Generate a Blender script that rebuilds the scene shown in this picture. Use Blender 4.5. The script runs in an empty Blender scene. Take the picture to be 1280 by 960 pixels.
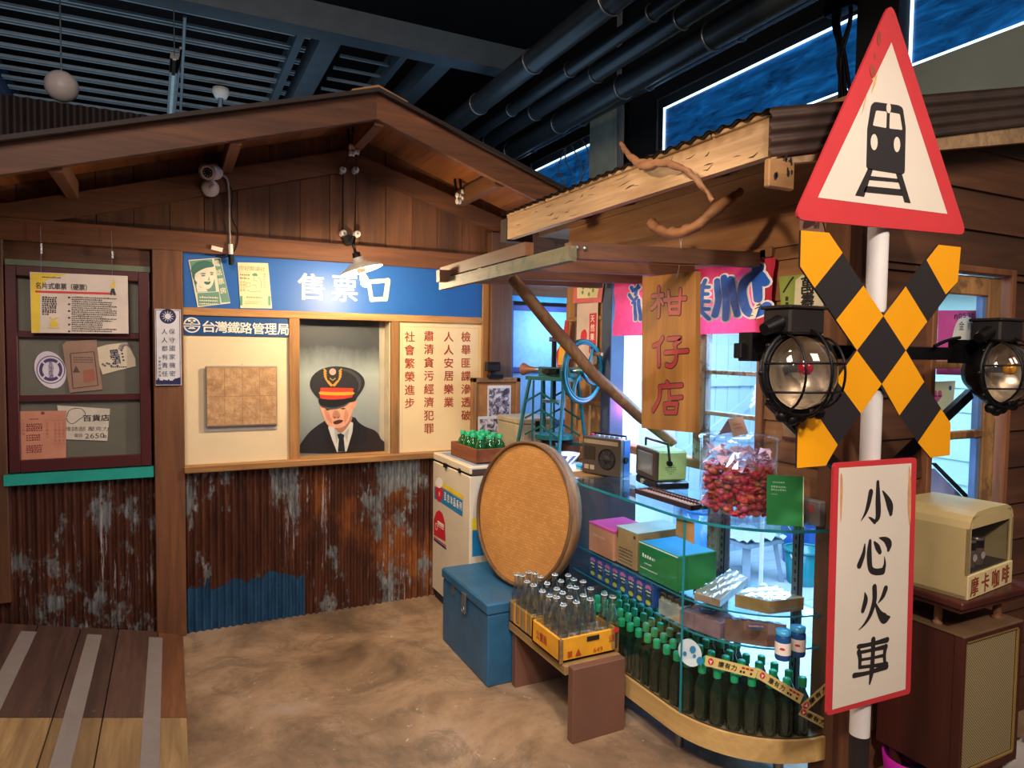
import bpy, bmesh, math, random
from mathutils import Vector, Matrix
from mathutils.geometry import tessellate_polygon
random.seed(7)
S = bpy.context.scene
COL = S.collection
PI = math.pi
# ------------------------------------------------------------------ camera
F = 855.4
YAW, PIT, ROL = math.radians(26.53), math.radians(-2.813), math.radians(.684)
CAM = Vector((0, 0, 1.55))
_f = Vector((math.sin(YAW)*math.cos(PIT), math.cos(YAW)*math.cos(PIT), math.sin(PIT)))
_r = Vector((math.cos(YAW), -math.sin(YAW), 0)); _u = _r.cross(_f)
_r2 = math.cos(ROL)*_r + math.sin(ROL)*_u
_u2 = -math.sin(ROL)*_r + math.cos(ROL)*_u
cd = bpy.data.cameras.new('camera'); cam = bpy.data.objects.new('camera', cd); COL.objects.link(cam)
cam.matrix_world = Matrix(((_r2.x, _u2.x, -_f.x, CAM.x), (_r2.y, _u2.y, -_f.y, CAM.y), (_r2.z, _u2.z, -_f.z, CAM.z), (0, 0, 0, 1)))
cd.sensor_width = 36; cd.lens = 36*F/1280; cd.clip_start = .05
S.camera = cam
def P(px, py, ax, v):
    """point of the photograph on the plane  x|y|z = v"""
    d = _f + _r2*((px-640)/F) + _u2*((480-py)/F)
    i = 'xyz'.index(ax)
    return CAM + d*((v-CAM[i])/d[i])
# ------------------------------------------------------------------ world, lights, exposure
S.view_settings.view_transform = 'Standard'; S.view_settings.look = 'None'
S.view_settings.exposure = 0.6; S.view_settings.gamma = 1
w = bpy.data.worlds.new('world'); S.world = w; w.use_nodes = True
w.node_tree.nodes['Background'].inputs[0].default_value = (.16, .2, .3, 1)
w.node_tree.nodes['Background'].inputs[1].default_value = .14
def light(name, kind, loc, energy, color, size=.1, sy=None, target=None, spot=None, blend=.5):
    l = bpy.data.lights.new(name, kind); l.energy = energy; l.color = color
    if kind == 'AREA':
        l.size = size
        if sy: l.shape = 'RECTANGLE'; l.size_y = sy
    elif kind in ('POINT', 'SPOT'): l.shadow_soft_size = size
    if kind == 'SPOT': l.spot_size = math.radians(spot or 60); l.spot_blend = blend
    o = bpy.data.objects.new(name, l); COL.objects.link(o); o.location = loc
    if target is not None:
        o.rotation_euler = (Vector(target)-Vector(loc)).to_track_quat('-Z', 'Y').to_euler()
    return o
LAMP = Vector((0.905, 3.511, 1.876))
light('bulb_light', 'POINT', LAMP, 40, (1, .76, .47), .036)
light('hall_track_spot', 'SPOT', (.3, -1.2, 3.4), 260, (1, .86, .76), .15, target=(1.75, 1.5, 1.3), spot=46, blend=.8)
light('hall_floor_spot', 'SPOT', (.6, 1.6, 3.6), 75, (1, .78, .62), .12, target=(.85, 2.6, 0), spot=75, blend=1)
light('hall_case_fill', 'SPOT', (.2, .6, 2.3), 95, (1, .84, .70), .1, target=(1.7, 2.5, .55), spot=50, blend=1)  # added warm fill for the box fronts in the glass case
light('hall_wall_wash', 'AREA', (-.8, 1.0, 3.5), 44, (1, .80, .68), 1.2, target=(.2, 4.0, 1.2))
light('hall_side_wash', 'AREA', (2.2, -.6, 3.3), 22, (1, .78, .62), 1.0, target=(2.6, 1.7, 1.2))
light('fascia_spot', 'SPOT', (-.1, 1.3, 2.35), 95, (1, .74, .48), .06, target=(1.8, 2.1, 2.05), spot=44, blend=.9)
light('shop_tube_light', 'AREA', (3.1, 2.7, 2.22), 60, (.45, .70, 1), 1.6, 1.3, target=(3.1, 2.7, 0))
light('shop_case_light', 'AREA', (2.3, 2.35, 1.80), 12, (.32, .62, 1), .8, .3, target=(1.95, 2.3, .5))
light('shop_low_fill', 'AREA', (2.9, 2.4, 1.3), 16, (.25, .60, 1), .6, .6, target=(1.9, 2.3, .45))  # unseen blue fill added behind the case to bring out the bottles
light('shop_pink_light', 'POINT', (2.2, 3.0, 1.25), 3.0, (1, .12, .55), .05)
light('alcove_light', 'POINT', (2.3, 3.8, 1.7), 5, (.35, .62, 1), .08)
light('ceiling_glow', 'AREA', (-.2, 7.0, 3.3), 7, (.6, .8, 1), 3, target=(-.2, 7.2, 5))  # unseen upward fill added to light the ceiling slats
light('ceiling_glow', 'AREA', (2.4, 5.2, 3.0), 3, (.5, .72, 1), 1.5, target=(2.6, 5.2, 5))
# ------------------------------------------------------------------ materials
def new_mat(name):
    m = bpy.data.materials.new(name); m.use_nodes = True
    nt = m.node_tree; b = nt.nodes['Principled BSDF']
    return m, nt, b
def N(nt, typ, **kw):
    n = nt.nodes.new(typ)
    for k, v in kw.items():
        if k in n.inputs.keys(): n.inputs[k].default_value = v
        else: setattr(n, k, v)
    return n
def coords(nt, scale=(1, 1, 1)):
    tc = N(nt, 'ShaderNodeTexCoord'); mp = N(nt, 'ShaderNodeMapping'); mp.inputs['Scale'].default_value = scale
    nt.links.new(tc.outputs['Object'], mp.inputs[0]); return mp.outputs[0]
def ramp(nt, fac, stops):
    r = N(nt, 'ShaderNodeValToRGB'); e = r.color_ramp.elements
    while len(e) < len(stops): e.new(.5)
    for i, (p, c) in enumerate(stops):
        e[i].position = p; e[i].color = (*c, 1) if len(c) == 3 else c
    nt.links.new(fac, r.inputs[0]); return r.outputs[0]
def mixc(nt, fac, a, b, mode='MIX'):
    m = N(nt, 'ShaderNodeMix', data_type='RGBA', blend_type=mode)
    for sock, v in ((m.inputs[0], fac), (m.inputs[6], a), (m.inputs[7], b)):
        if isinstance(v, (int, float)): sock.default_value = v
        elif isinstance(v, tuple): sock.default_value = (*v, 1) if len(v) == 3 else v
        else: nt.links.new(v, sock)
    return m.outputs[2]
def noise(nt, co, scale, detail=3, rough=.6, dist=0):
    n = N(nt, 'ShaderNodeTexNoise'); n.inputs['Scale'].default_value = scale; n.inputs['Detail'].default_value = detail
    n.inputs['Roughness'].default_value = rough; n.inputs['Distortion'].default_value = dist
    nt.links.new(co, n.inputs['Vector']); return n.outputs['Fac']
def bump(nt, b, h, strength=.3, dist=.01):
    n = N(nt, 'ShaderNodeBump'); n.inputs['Strength'].default_value = strength; n.inputs['Distance'].default_value = dist
    nt.links.new(h, n.inputs['Height']); nt.links.new(n.outputs[0], b.inputs['Normal'])
def s2l(c):
    if isinstance(c, str): c = tuple(int(c[i:i+2], 16)/255 for i in (0, 2, 4))
    return tuple(x/12.92 if x <= .04045 else ((x+.055)/1.055)**2.4 for x in c)
MC = {}
def mat(name, c, rough=.6, metal=0, var=.12, scale=8, emit=0, bmp=0):
    if name in MC: return MC[name]
    m, nt, b = new_mat(name); c = s2l(c)
    co = coords(nt); n = noise(nt, co, scale, 3)
    lo = tuple(x*(1-var) for x in c); hi = tuple(min(1, x*(1+var)) for x in c)
    nt.links.new(ramp(nt, n, [(.3, lo), (.7, hi)]), b.inputs['Base Color'])
    b.inputs['Roughness'].default_value = rough; b.inputs['Metallic'].default_value = metal
    if bmp: bump(nt, b, noise(nt, co, scale*4, 2), bmp)
    if emit: b.inputs['Emission Color'].default_value = (*c, 1); b.inputs['Emission Strength'].default_value = emit
    MC[name] = m; return m
def wood(name, c1, c2, axis='z', freq=14, rough=.65, knots=True, var=.25, bmp=.25, worn=None):
    if name in MC: return MC[name]
    m, nt, b = new_mat(name); c1, c2 = s2l(c1), s2l(c2)
    sc = {'x': (.08, 1, 1), 'y': (1, .08, 1), 'z': (1, 1, .08)}[axis]
    tc = N(nt, 'ShaderNodeTexCoord'); oi = N(nt, 'ShaderNodeObjectInfo')
    va = N(nt, 'ShaderNodeVectorMath', operation='ADD'); mul = N(nt, 'ShaderNodeMath', operation='MULTIPLY'); mul.inputs[1].default_value = 37
    nt.links.new(oi.outputs['Random'], mul.inputs[0]); nt.links.new(tc.outputs['Object'], va.inputs[0]); nt.links.new(mul.outputs[0], va.inputs[1])
    mp = N(nt, 'ShaderNodeMapping'); mp.inputs['Scale'].default_value = sc; nt.links.new(va.outputs[0], mp.inputs[0])
    g = noise(nt, mp.outputs[0], freq*3, 5, .65, .6)
    big = noise(nt, mp.outputs[0], freq*.5, 2, .5, 1.5)
    a = ramp(nt, g, [(.3, c1), (.68, c2)])
    dark = tuple(x*.55 for x in c1)
    a = mixc(nt, ramp(nt, big, [(.35, (0, 0, 0)), (.7, (.65,)*3)]), a, dark)
    hs = N(nt, 'ShaderNodeMapRange'); hs.inputs['To Min'].default_value = 1-var; hs.inputs['To Max'].default_value = 1+var
    nt.links.new(oi.outputs['Random'], hs.inputs['Value'])
    cm = N(nt, 'ShaderNodeCombineColor'); [nt.links.new(hs.outputs[0], cm.inputs[i]) for i in range(3)]
    a = mixc(nt, 1.0, a, cm.outputs[0], 'MULTIPLY')
    if worn:
        n2 = noise(nt, tc.outputs['Object'], 9, 4, .7)
        a = mixc(nt, ramp(nt, n2, [(.5, (0, 0, 0)), (.6, (1, 1, 1))]), a, s2l(worn))
    nt.links.new(a, b.inputs['Base Color']); b.inputs['Roughness'].default_value = rough
    bump(nt, b, g, bmp, .004)
    MC[name] = m; return m
def rust_mat(name, seed, white=.0, blue=None, orange=.5):
    m, nt, b = new_mat(name)
    tc = N(nt, 'ShaderNodeTexCoord'); co = tc.outputs['Object']
    def mapped(sc, off):
        mp = N(nt, 'ShaderNodeMapping'); mp.inputs['Scale'].default_value = sc; mp.inputs['Location'].default_value = (off, seed, off*2)
        nt.links.new(co, mp.inputs[0]); return mp.outputs[0]
    fine = noise(nt, mapped((1, 1, .18), 3), 16, 5, .7)
    base = ramp(nt, fine, [(.3, s2l('3a211b')), (.5, s2l('512f24')), (.7, s2l('6b402c'))])
    om = ramp(nt, noise(nt, mapped((1.1, 1, .8), seed*2+1), 1.9, 4, .6), [(.50, (0, 0, 0)), (.62, (orange,)*3)])
    a = mixc(nt, om, base, ramp(nt, fine, [(.3, s2l('6b3a20')), (.55, s2l('96592c')), (.72, s2l('b5763a'))]))
    grey = ramp(nt, noise(nt, mapped((1, 1, .25), 8), 24, 4, .75), [(.3, s2l('5a6266')), (.5, s2l('7d868a')), (.68, s2l('a4aaac'))])
    gm = ramp(nt, noise(nt, mapped((1.2, 1, .62), seed), 2.7, 6, .72), [(.535, (0, 0, 0)), (.575, (.9,)*3)])
    a = mixc(nt, gm, a, grey)
    if white:
        wm = ramp(nt, noise(nt, mapped((1, 1, .07), 5), 30, 5, .85), [(.585, (0, 0, 0)), (.62, (1, 1, 1))])
        wl = ramp(nt, noise(nt, mapped((1, 1, .5), 15), 3.2, 2), [(.52-white*.08, (0, 0, 0)), (.58, (1, 1, 1))])
        a = mixc(nt, mixc(nt, 1.0, wm, wl, 'MULTIPLY'), a, s2l('b4acb2'))  # pale streaks in the finish, also painting highlights on the ridges
    if blue:
        x0, x1, z1 = blue
        sp = N(nt, 'ShaderNodeSeparateXYZ'); nt.links.new(co, sp.inputs[0])
        nz = noise(nt, mapped((1, 1, 1), 2), 7, 4, .7)
        nm = N(nt, 'ShaderNodeMath', operation='MULTIPLY_ADD'); nm.inputs[1].default_value = .28; nm.inputs[2].default_value = -.14; nt.links.new(nz, nm.inputs[0])
        def lt(sock, v, plus=True):
            ad = N(nt, 'ShaderNodeMath', operation='ADD'); nt.links.new(sock, ad.inputs[0])
            if plus: nt.links.new(nm.outputs[0], ad.inputs[1])
            else: ad.inputs[1].default_value = 0
            l = N(nt, 'ShaderNodeMath', operation='LESS_THAN'); l.inputs[1].default_value = v; nt.links.new(ad.outputs[0], l.inputs[0]); return l.outputs[0]
        m1 = N(nt, 'ShaderNodeMath', operation='MULTIPLY'); nt.links.new(lt(sp.outputs[0], x1, False), m1.inputs[0]); nt.links.new(lt(sp.outputs[2], z1), m1.inputs[1])
        bl = ramp(nt, noise(nt, mapped((1, 1, .3), 11), 16, 4), [(.3, s2l('1d4468')), (.7, s2l('2f6088'))])
        a = mixc(nt, m1.outputs[0], a, bl)
    nt.links.new(a, b.inputs['Base Color']); b.inputs['Roughness'].default_value = .42; b.inputs['Metallic'].default_value = .3
    bump(nt, b, noise(nt, co, 60, 3), .25, .003)
    return m
def floor_mat():
    m, nt, b = new_mat('concrete_floor'); co = coords(nt)
    a = ramp(nt, noise(nt, co, 1.9, 8, .68, .5), [(.32, s2l('5d4c3c')), (.45, s2l('846c54')), (.56, s2l('a08569')), (.72, s2l('ac9c90'))])
    a = mixc(nt, ramp(nt, noise(nt, co, 3.3, 6, .75, .8), [(.52, (0, 0, 0)), (.62, (.55,)*3)]), a, s2l('5e5040'))
    a = mixc(nt, ramp(nt, noise(nt, co, 26, 4, .7, .3), [(.66, (0, 0, 0)), (.70, (.7,)*3)]), a, s2l('c9bda8'))
    mp_ = coords(nt, (1, .35, 1)); a = mixc(nt, ramp(nt, noise(nt, mp_, 9, 6, .85), [(.64, (0, 0, 0)), (.68, (.5,)*3)]), a, s2l('c2b29a'))
    nt.links.new(a, b.inputs['Base Color'])
    r = ramp(nt, noise(nt, co, 2.2, 4), [(.35, (.32,)*3), (.7, (.62,)*3)]); nt.links.new(r, b.inputs['Roughness'])
    bump(nt, b, noise(nt, co, 30, 5), .15, .004); return m
def glass(name, c=(1, 1, 1), trans=.88, rough=.03, power=4.0, gain=.55):
    """thin pane / wall: tinted see-through with mirror-like sheen"""
    if name in MC: return MC[name]
    m = bpy.data.materials.new(name); m.use_nodes = True; nt = m.node_tree; nt.nodes.clear()
    o = N(nt, 'ShaderNodeOutputMaterial'); t = N(nt, 'ShaderNodeBsdfTransparent'); g = N(nt, 'ShaderNodeBsdfGlossy')
    t.inputs[0].default_value = (*c, 1); g.inputs['Roughness'].default_value = rough; g.inputs[0].default_value = (1, 1, 1, 1)
    lw = N(nt, 'ShaderNodeLayerWeight'); lw.inputs[0].default_value = .5
    pw = N(nt, 'ShaderNodeMath', operation='POWER'); pw.inputs[1].default_value = power; nt.links.new(lw.outputs['Facing'], pw.inputs[0])
    ma = N(nt, 'ShaderNodeMath', operation='MULTIPLY_ADD'); ma.inputs[1].default_value = gain; ma.inputs[2].default_value = 1-trans if trans < .9 else .025; ma.use_clamp = True
    nt.links.new(pw.outputs[0], ma.inputs[0])
    mx = N(nt, 'ShaderNodeMixShader'); nt.links.new(ma.outputs[0], mx.inputs[0]); nt.links.new(t.outputs[0], mx.inputs[1]); nt.links.new(g.outputs[0], mx.inputs[2])
    nt.links.new(mx.outputs[0], o.inputs[0]); MC[name] = m; return m
def glossy(name, c, rough=.2, coat=.6, metal=0):
    if name in MC: return MC[name]
    m = mat(name, c, rough, metal, .1, 5); b = m.node_tree.nodes['Principled BSDF']
    b.inputs['Coat Weight'].default_value = coat; b.inputs['Coat Roughness'].default_value = .08
    return m
def emitter(name, c, s):
    if name in MC: return MC[name]
    m = mat(name, c, .5, 0, 0, 5, s); return m
# ------------------------------------------------------------------ mesh builder
class MB:
    def __init__(s): s.v = []; s.f = []; s.sm = []
    def add(s, vs, fs, smooth=False):
        n = len(s.v); s.v += [Vector(v) for v in vs]; s.f += [tuple(i+n for i in f) for f in fs]; s.sm += [smooth]*len(fs); return s
    def box(s, a, b):
        (x0, y0, z0), (x1, y1, z1) = a, b
        if x0 > x1: x0, x1 = x1, x0
        if y0 > y1: y0, y1 = y1, y0
        if z0 > z1: z0, z1 = z1, z0
        return s.add([(x0,y0,z0),(x1,y0,z0),(x1,y1,z0),(x0,y1,z0),(x0,y0,z1),(x1,y0,z1),(x1,y1,z1),(x0,y1,z1)],
                     [(0,3,2,1),(4,5,6,7),(0,1,5,4),(1,2,6,5),(2,3,7,6),(3,0,4,7)])
    def bbox(s, a, b, r=.004):
        """box with chamfered edges"""
        bm = bmesh.new(); bmesh.ops.create_cube(bm, size=1)
        a = Vector(a); b = Vector(b); c = (a+b)/2; d = b-a
        for v in bm.verts: v.co = Vector((v.co.x*abs(d.x), v.co.y*abs(d.y), v.co.z*abs(d.z)))+c
        bmesh.ops.bevel(bm, geom=bm.edges[:], offset=r, segments=1, affect='EDGES', profile=.5)
        bm.verts.index_update(); s.add([v.co for v in bm.verts], [tuple(v.index for v in f.verts) for f in bm.faces]); bm.free(); return s
    def bar(s, p, q, w, h, up=(0, 0, 1)):
        """beam p->q, w sideways, h along up"""
        p = Vector(p); q = Vector(q); d = (q-p).normalized(); up = Vector(up)
        if abs(d.dot(up)) > .99: up = Vector((0, 1, 0))
        a = d.cross(up).normalized(); u = a.cross(d).normalized()
        vs = [c+a*(i*w/2)+u*(j*h/2) for c in (p, q) for i, j in ((-1,-1),(1,-1),(1,1),(-1,1))]
        return s.add(vs, [(0,1,2,3),(7,6,5,4),(0,4,5,1),(1,5,6,2),(2,6,7,3),(3,7,4,0)])
    def tube(s, pts, r, n=8, cap=True):
        pts = [Vector(p) for p in pts]; rs = r if isinstance(r, (list, tuple)) else [r]*len(pts)
        ref = None; vs = []; fs = []
        for i, p in enumerate(pts):
            d = (pts[min(i+1, len(pts)-1)]-pts[max(i-1, 0)])
            d = d.normalized() if d.length > 1e-9 else Vector((0, 0, 1))
            if ref is None:
                ref = d.cross(Vector((0, 0, 1)) if abs(d.z) < .9 else Vector((1, 0, 0))).normalized()
            else: ref = (ref-d*ref.dot(d)).normalized()
            o = d.cross(ref)
            for k in range(n):
                t = 2*PI*k/n; vs.append(p+(ref*math.cos(t)+o*math.sin(t))*rs[i])
        for i in range(len(pts)-1):
            for k in range(n):
                a = i*n+k; b = i*n+(k+1) % n; fs.append((a, b, b+n, a+n))
        s.add(vs, fs, True)
        if cap: s.add(vs[:n], [tuple(range(n))[::-1]]); s.add(vs[-n:], [tuple(range(n))])
        return s
    def cyl(s, p, q, r, n=16, r2=None): return s.tube([p, q], [r, r if r2 is None else r2], n)
    def lathe(s, prof, c=(0, 0, 0), n=20, frame=None, smooth=True, cap=True):
        """prof [(r, z)] about z at c; frame (3 vectors) optional"""
        c = Vector(c); X, Y, Z = frame or (Vector((1, 0, 0)), Vector((0, 1, 0)), Vector((0, 0, 1)))
        vs = []; fs = []
        for r, z in prof:
            for k in range(n):
                t = 2*PI*k/n; vs.append(c+X*(r*math.cos(t))+Y*(r*math.sin(t))+Z*z)
        for i in range(len(prof)-1):
            for k in range(n):
                a = i*n+k; b = i*n+(k+1) % n; fs.append((a, b, b+n, a+n))
        s.add(vs, fs, smooth)
        for idx in (0, len(prof)-1):
            if cap and prof[idx][0] > 1e-5 and prof[0] != prof[-1]:
                q = list(range(idx*n, idx*n+n)); s.add([vs[i] for i in q], [tuple(range(n)) if idx else tuple(range(n))[::-1]])
        return s
    def ring(s, c, nrm, R, r, n=28, m=6, a0=0, a1=2*PI, xdir=None):
        c = Vector(c); nrm = Vector(nrm).normalized()
        x = (Vector(xdir) if xdir else (nrm.cross(Vector((0, 0, 1))) if abs(nrm.z) < .9 else Vector((1, 0, 0)))).normalized(); y = nrm.cross(x)
        full = abs(a1-a0-2*PI) < 1e-6
        k = n+1
        return s.tube([c+x*(R*math.cos(a0+(a1-a0)*i/n))+y*(R*math.sin(a0+(a1-a0)*i/n)) for i in range(k)], r, m, cap=not full)
    def sphere(s, c, r, n=14, m=9, sc=(1, 1, 1)):
        c = Vector(c); vs = []; fs = []
        for i in range(m+1):
            p = PI*i/m
            for k in range(n):
                t = 2*PI*k/n; vs.append(c+Vector((r*sc[0]*math.sin(p)*math.cos(t), r*sc[1]*math.sin(p)*math.sin(t), r*sc[2]*math.cos(p))))
        for i in range(m):
            for k in range(n): a = i*n+k; b = i*n+(k+1) % n; fs.append((a, a+n, b+n, b))
        return s.add(vs, fs, True)
    def prism(s, pts, fr, c0, c1):
        """2-D outline in frame fr extruded from depth c0 to c1"""
        n = len(pts); ar = sum(pts[i][0]*pts[(i+1) % n][1]-pts[(i+1) % n][0]*pts[i][1] for i in range(n))
        if ar < 0: pts = pts[::-1]
        vs = [fr(a, b, c0) for a, b in pts]+[fr(a, b, c1) for a, b in pts]
        tris = tessellate_polygon([[Vector((a, b, 0)) for a, b in pts]])
        def ori(t):
            A, B, Cc = (Vector((*pts[i], 0)) for i in t); return t if (B-A).cross(Cc-A).z > 0 else (t[0], t[2], t[1])
        tris = [ori(t) for t in tris]
        fs = [tuple(i+n for i in t) for t in tris]+[t[::-1] for t in tris]
        fs += [(i, (i+1) % n, (i+1) % n+n, i+n) for i in range(n)]
        return s.add(vs, fs)
    def flat(s, pts, fr, c):
        n = len(pts); ar = sum(pts[i][0]*pts[(i+1) % n][1]-pts[(i+1) % n][0]*pts[i][1] for i in range(n))
        if ar < 0: pts = pts[::-1]
        tris = tessellate_polygon([[Vector((a, b, 0)) for a, b in pts]])
        def ori(t):
            A, B, Cc = (Vector((*pts[i], 0)) for i in t); return t if (B-A).cross(Cc-A).z > 0 else (t[0], t[2], t[1])
        return s.add([fr(a, b, c) for a, b in pts], [ori(t) for t in tris])
    def rect(s, fr, a0, b0, a1, b1, c): return s.flat([(a0, b0), (a1, b0), (a1, b1), (a0, b1)], fr, c)
    def stroke(s, pts, wd, fr, c, cap=True):
        """brush stroke: 2-D centre line with widths, flat at depth c (each stroke a hair above the one before)"""
        s.lv = getattr(s, 'lv', 0)+5e-5; c = c+s.lv
        wd = wd if isinstance(wd, (list, tuple)) else [wd]*len(pts)
        L = []; R = []
        for i, (x, y) in enumerate(pts):
            x0, y0 = pts[max(i-1, 0)]; x1, y1 = pts[min(i+1, len(pts)-1)]
            dx, dy = x1-x0, y1-y0; l = math.hypot(dx, dy) or 1; nx, ny = -dy/l, dx/l; h = wd[i]/2
            L.append((x+nx*h, y+ny*h)); R.append((x-nx*h, y-ny*h))
        n = len(pts); vs = [fr(a, b, c) for a, b in R]+[fr(a, b, c) for a, b in L]; fs = [(i, i+1, n+i+1, n+i) for i in range(n-1)]
        s.add(vs, fs)
        if cap:
            for i, j in ((0, 1), (n-1, n-2)):
                dx, dy = pts[i][0]-pts[j][0], pts[i][1]-pts[j][1]; a0 = math.atan2(dy, dx)-PI/2
                s.add([fr(pts[i][0]+wd[i]/2*math.cos(a0+PI*k/6), pts[i][1]+wd[i]/2*math.sin(a0+PI*k/6), c) for k in range(7)], [tuple(range(7))])
        return s
    def disc(s, p, r, fr, c, n=16, sy=1):
        return s.add([fr(p[0]+r*math.cos(2*PI*k/n), p[1]+r*sy*math.sin(2*PI*k/n), c) for k in range(n)], [tuple(range(n))])
    def corr(s, fr, a0, a1, b0, b1, pitch, amp, c=0, along='b', top=None, thick=.0):
        """corrugated sheet, ribs run along b (or a); top(a)->b1 optional"""
        seg = 6; L = (a1-a0) if along == 'b' else (b1-b0); n = max(6, int(L/pitch*seg)); vs = []; fs = []
        for i in range(n+1):
            t = i/n*L; h = c+amp*math.sin(2*PI*t/pitch)
            if along == 'b': x = a0+t; vs += [fr(x, b0, h), fr(x, top(x) if top else b1, h)]
            else: y = b0+t; vs += [fr(a0, y, h), fr(a1, y, h)]
        for i in range(n): fs.append((2*i, 2*i+2, 2*i+3, 2*i+1))
        return s.add(vs, fs, True)
def frame(o, r, u):
    o = Vector(o); r = Vector(r).normalized(); u = Vector(u); u = (u-r*u.dot(r)).normalized(); n = r.cross(u)
    g = lambda a, b, c=0: o+r*a+u*b+n*c
    g.o, g.r, g.u, g.n = o, r, u, n; return g
def south(y): return frame((0, y, 0), (1, 0, 0), (0, 0, 1))      # a wall that faces the viewer: a = x, b = z
def west(x): return frame((x, 0, 0), (0, -1, 0), (0, 0, 1))      # a wall that faces left: a = -y, b = z
def ptsY(pts, y): return [(P(a, b, 'y', y).x, P(a, b, 'y', y).z) for a, b in pts]
def ptsX(pts, x): return [(-P(a, b, 'x', x).y, P(a, b, 'x', x).z) for a, b in pts]
def curve2(pts, n=5, closed=True):
    """smooth a 2-D outline"""
    out = []; m = len(pts)
    for i in range(m if closed else m-1):
        p = [pts[(i+k-1) % m] if closed else pts[max(0, min(m-1, i+k-1))] for k in range(4)]
        for j in range(n):
            t = j/n
            out.append(tuple(.5*((2*p[1][d])+(-p[0][d]+p[2][d])*t+(2*p[0][d]-5*p[1][d]+4*p[2][d]-p[3][d])*t*t+(-p[0][d]+3*p[1][d]-3*p[2][d]+p[3][d])*t**3) for d in range(len(p[1]))))
    if not closed: out.append(pts[-1])
    return out
# ------------------------------------------------------------------ objects
WM = {}
def thing(name, label, cat, loc=(0, 0, 0), rz=0, group=None):
    o = bpy.data.objects.new(name, None); COL.objects.link(o); o.location = loc; o.rotation_euler = (0, 0, rz); o.empty_display_size = .05
    o['label'] = label; o['category'] = cat
    if group: o['group'] = group
    WM[o.name] = Matrix.Translation(Vector(loc)) @ Matrix.Rotation(rz, 4, 'Z')
    return o
def struct(name, loc=(0, 0, 0)):
    o = bpy.data.objects.new(name, None); COL.objects.link(o); o.location = loc; o['kind'] = 'structure'; WM[o.name] = Matrix.Translation(Vector(loc)); return o
def part(name, mb, m, parent=None, label=None, local=False, kind=None, origin=None):
    """link a mesh; its vertices are world coordinates unless local"""
    me = bpy.data.meshes.new(name)
    o = bpy.data.objects.new(name, me)
    vs = mb.v
    if parent is not None:
        if not local:
            inv = WM[parent.name].inverted(); vs = [inv @ v for v in vs]; WM[o.name] = WM[parent.name].copy()
        else: WM[o.name] = WM[parent.name].copy()
        o.parent = parent
    else:
        c = Vector(origin) if origin is not None else (Vector((sum(v.x for v in vs)/len(vs), sum(v.y for v in vs)/len(vs), min(v.z for v in vs))))
        o.location = c; vs = [v-c for v in vs]; WM[o.name] = Matrix.Translation(c)
    me.from_pydata([tuple(v) for v in vs], [], mb.f)
    me.polygons.foreach_set('use_smooth', mb.sm)
    me.materials.append(m); me.update()
    COL.objects.link(o)
    if label: o['label'] = label
    if kind is None and parent is not None and name in ('lettering', 'print', 'small_print', 'tag_writing', 'wormhole', 'flower_print', 'sketch', 'hat_and_lips', 'border_line', 'fold', 'divider', 'rust_stain', 'lattice', 'yellow_doodle', 'red_print'): kind = 'stuff'
    if kind: o['kind'] = kind
    return o
def solo(name, mb, m, label, cat, group=None, origin=None):
    o = part(name, mb, m, None, label, origin=origin); o['category'] = cat
    if group: o['group'] = group
    return o
def trim(name, mb, m):
    return part(name, mb, m, None, kind='structure')
def copy_tree(o, loc=None, rz=None, label=None, group=None, parent=None):
    c = o.copy(); COL.objects.link(c)
    if parent is not None: c.parent = parent
    if loc is not None: c.location = loc
    if rz is not None: c.rotation_euler = (0, 0, rz)
    if label: c['label'] = label
    if group: c['group'] = group
    for ch in list(KIDS.get(o.name, [])) or list(o.children): copy_tree(ch, parent=c)
    return c
KIDS = {}
TC = {}
def glyphs(txt, bold=0.0):
    k = (txt, bold)
    if k in TC: return TC[k]
    cu = bpy.data.curves.new('t', 'FONT'); cu.body = txt; cu.size = 1; cu.resolution_u = 2; cu.align_x = 'CENTER'
    ob = bpy.data.objects.new('t', cu); COL.objects.link(ob)
    dg = bpy.context.evaluated_depsgraph_get(); dg.update(); me = bpy.data.meshes.new_from_object(ob.evaluated_get(dg))
    vs = [v.co.copy() for v in me.vertices]; fs = [tuple(p.vertices) for p in me.polygons]
    bpy.data.objects.remove(ob); bpy.data.curves.remove(cu); bpy.data.meshes.remove(me)
    if bold > .012 and vs:      # heavier strokes: the same outline laid over itself with small shifts
        n = len(vs); sh = [(0, 0)]+[(bold*math.cos(q*PI/3), bold*math.sin(q*PI/3)*.8) for q in range(6)]
        fs = [tuple(i+n*j for i in f) for j in range(len(sh)) for f in fs]; vs = [Vector((v.x+dx, v.y+dy, j*8e-5)) for j, (dx, dy) in enumerate(sh) for v in vs]
    if vs:
        x0 = min(v.x for v in vs); x1 = max(v.x for v in vs); y0 = min(v.y for v in vs); y1 = max(v.y for v in vs)
        vs = [Vector((v.x-(x0+x1)/2, v.y-(y0+y1)/2, v.z)) for v in vs]; TC[k] = (vs, fs, x1-x0, y1-y0)
    else: TC[k] = ([], [], 1, 1)
    return TC[k]
def text(mb, txt, fr, cx, cy, h, c, w=None, bold=0.0, mirror=False, rot=0):
    """flat lettering centred at (cx, cy); h = height of the whole string, w = its width (else same scale)"""
    vs, fs, tw, th = glyphs(txt, bold); sy = h/th; sx = (w/tw) if w else sy
    if mirror: sx = -sx; fs = [f[::-1] for f in fs]
    cr, sr = math.cos(rot), math.sin(rot)
    mb.add([fr(cx+v.x*sx*cr-v.y*sy*sr, cy+v.x*sx*sr+v.y*sy*cr, c+v.z) for v in vs], fs); return mb
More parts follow.
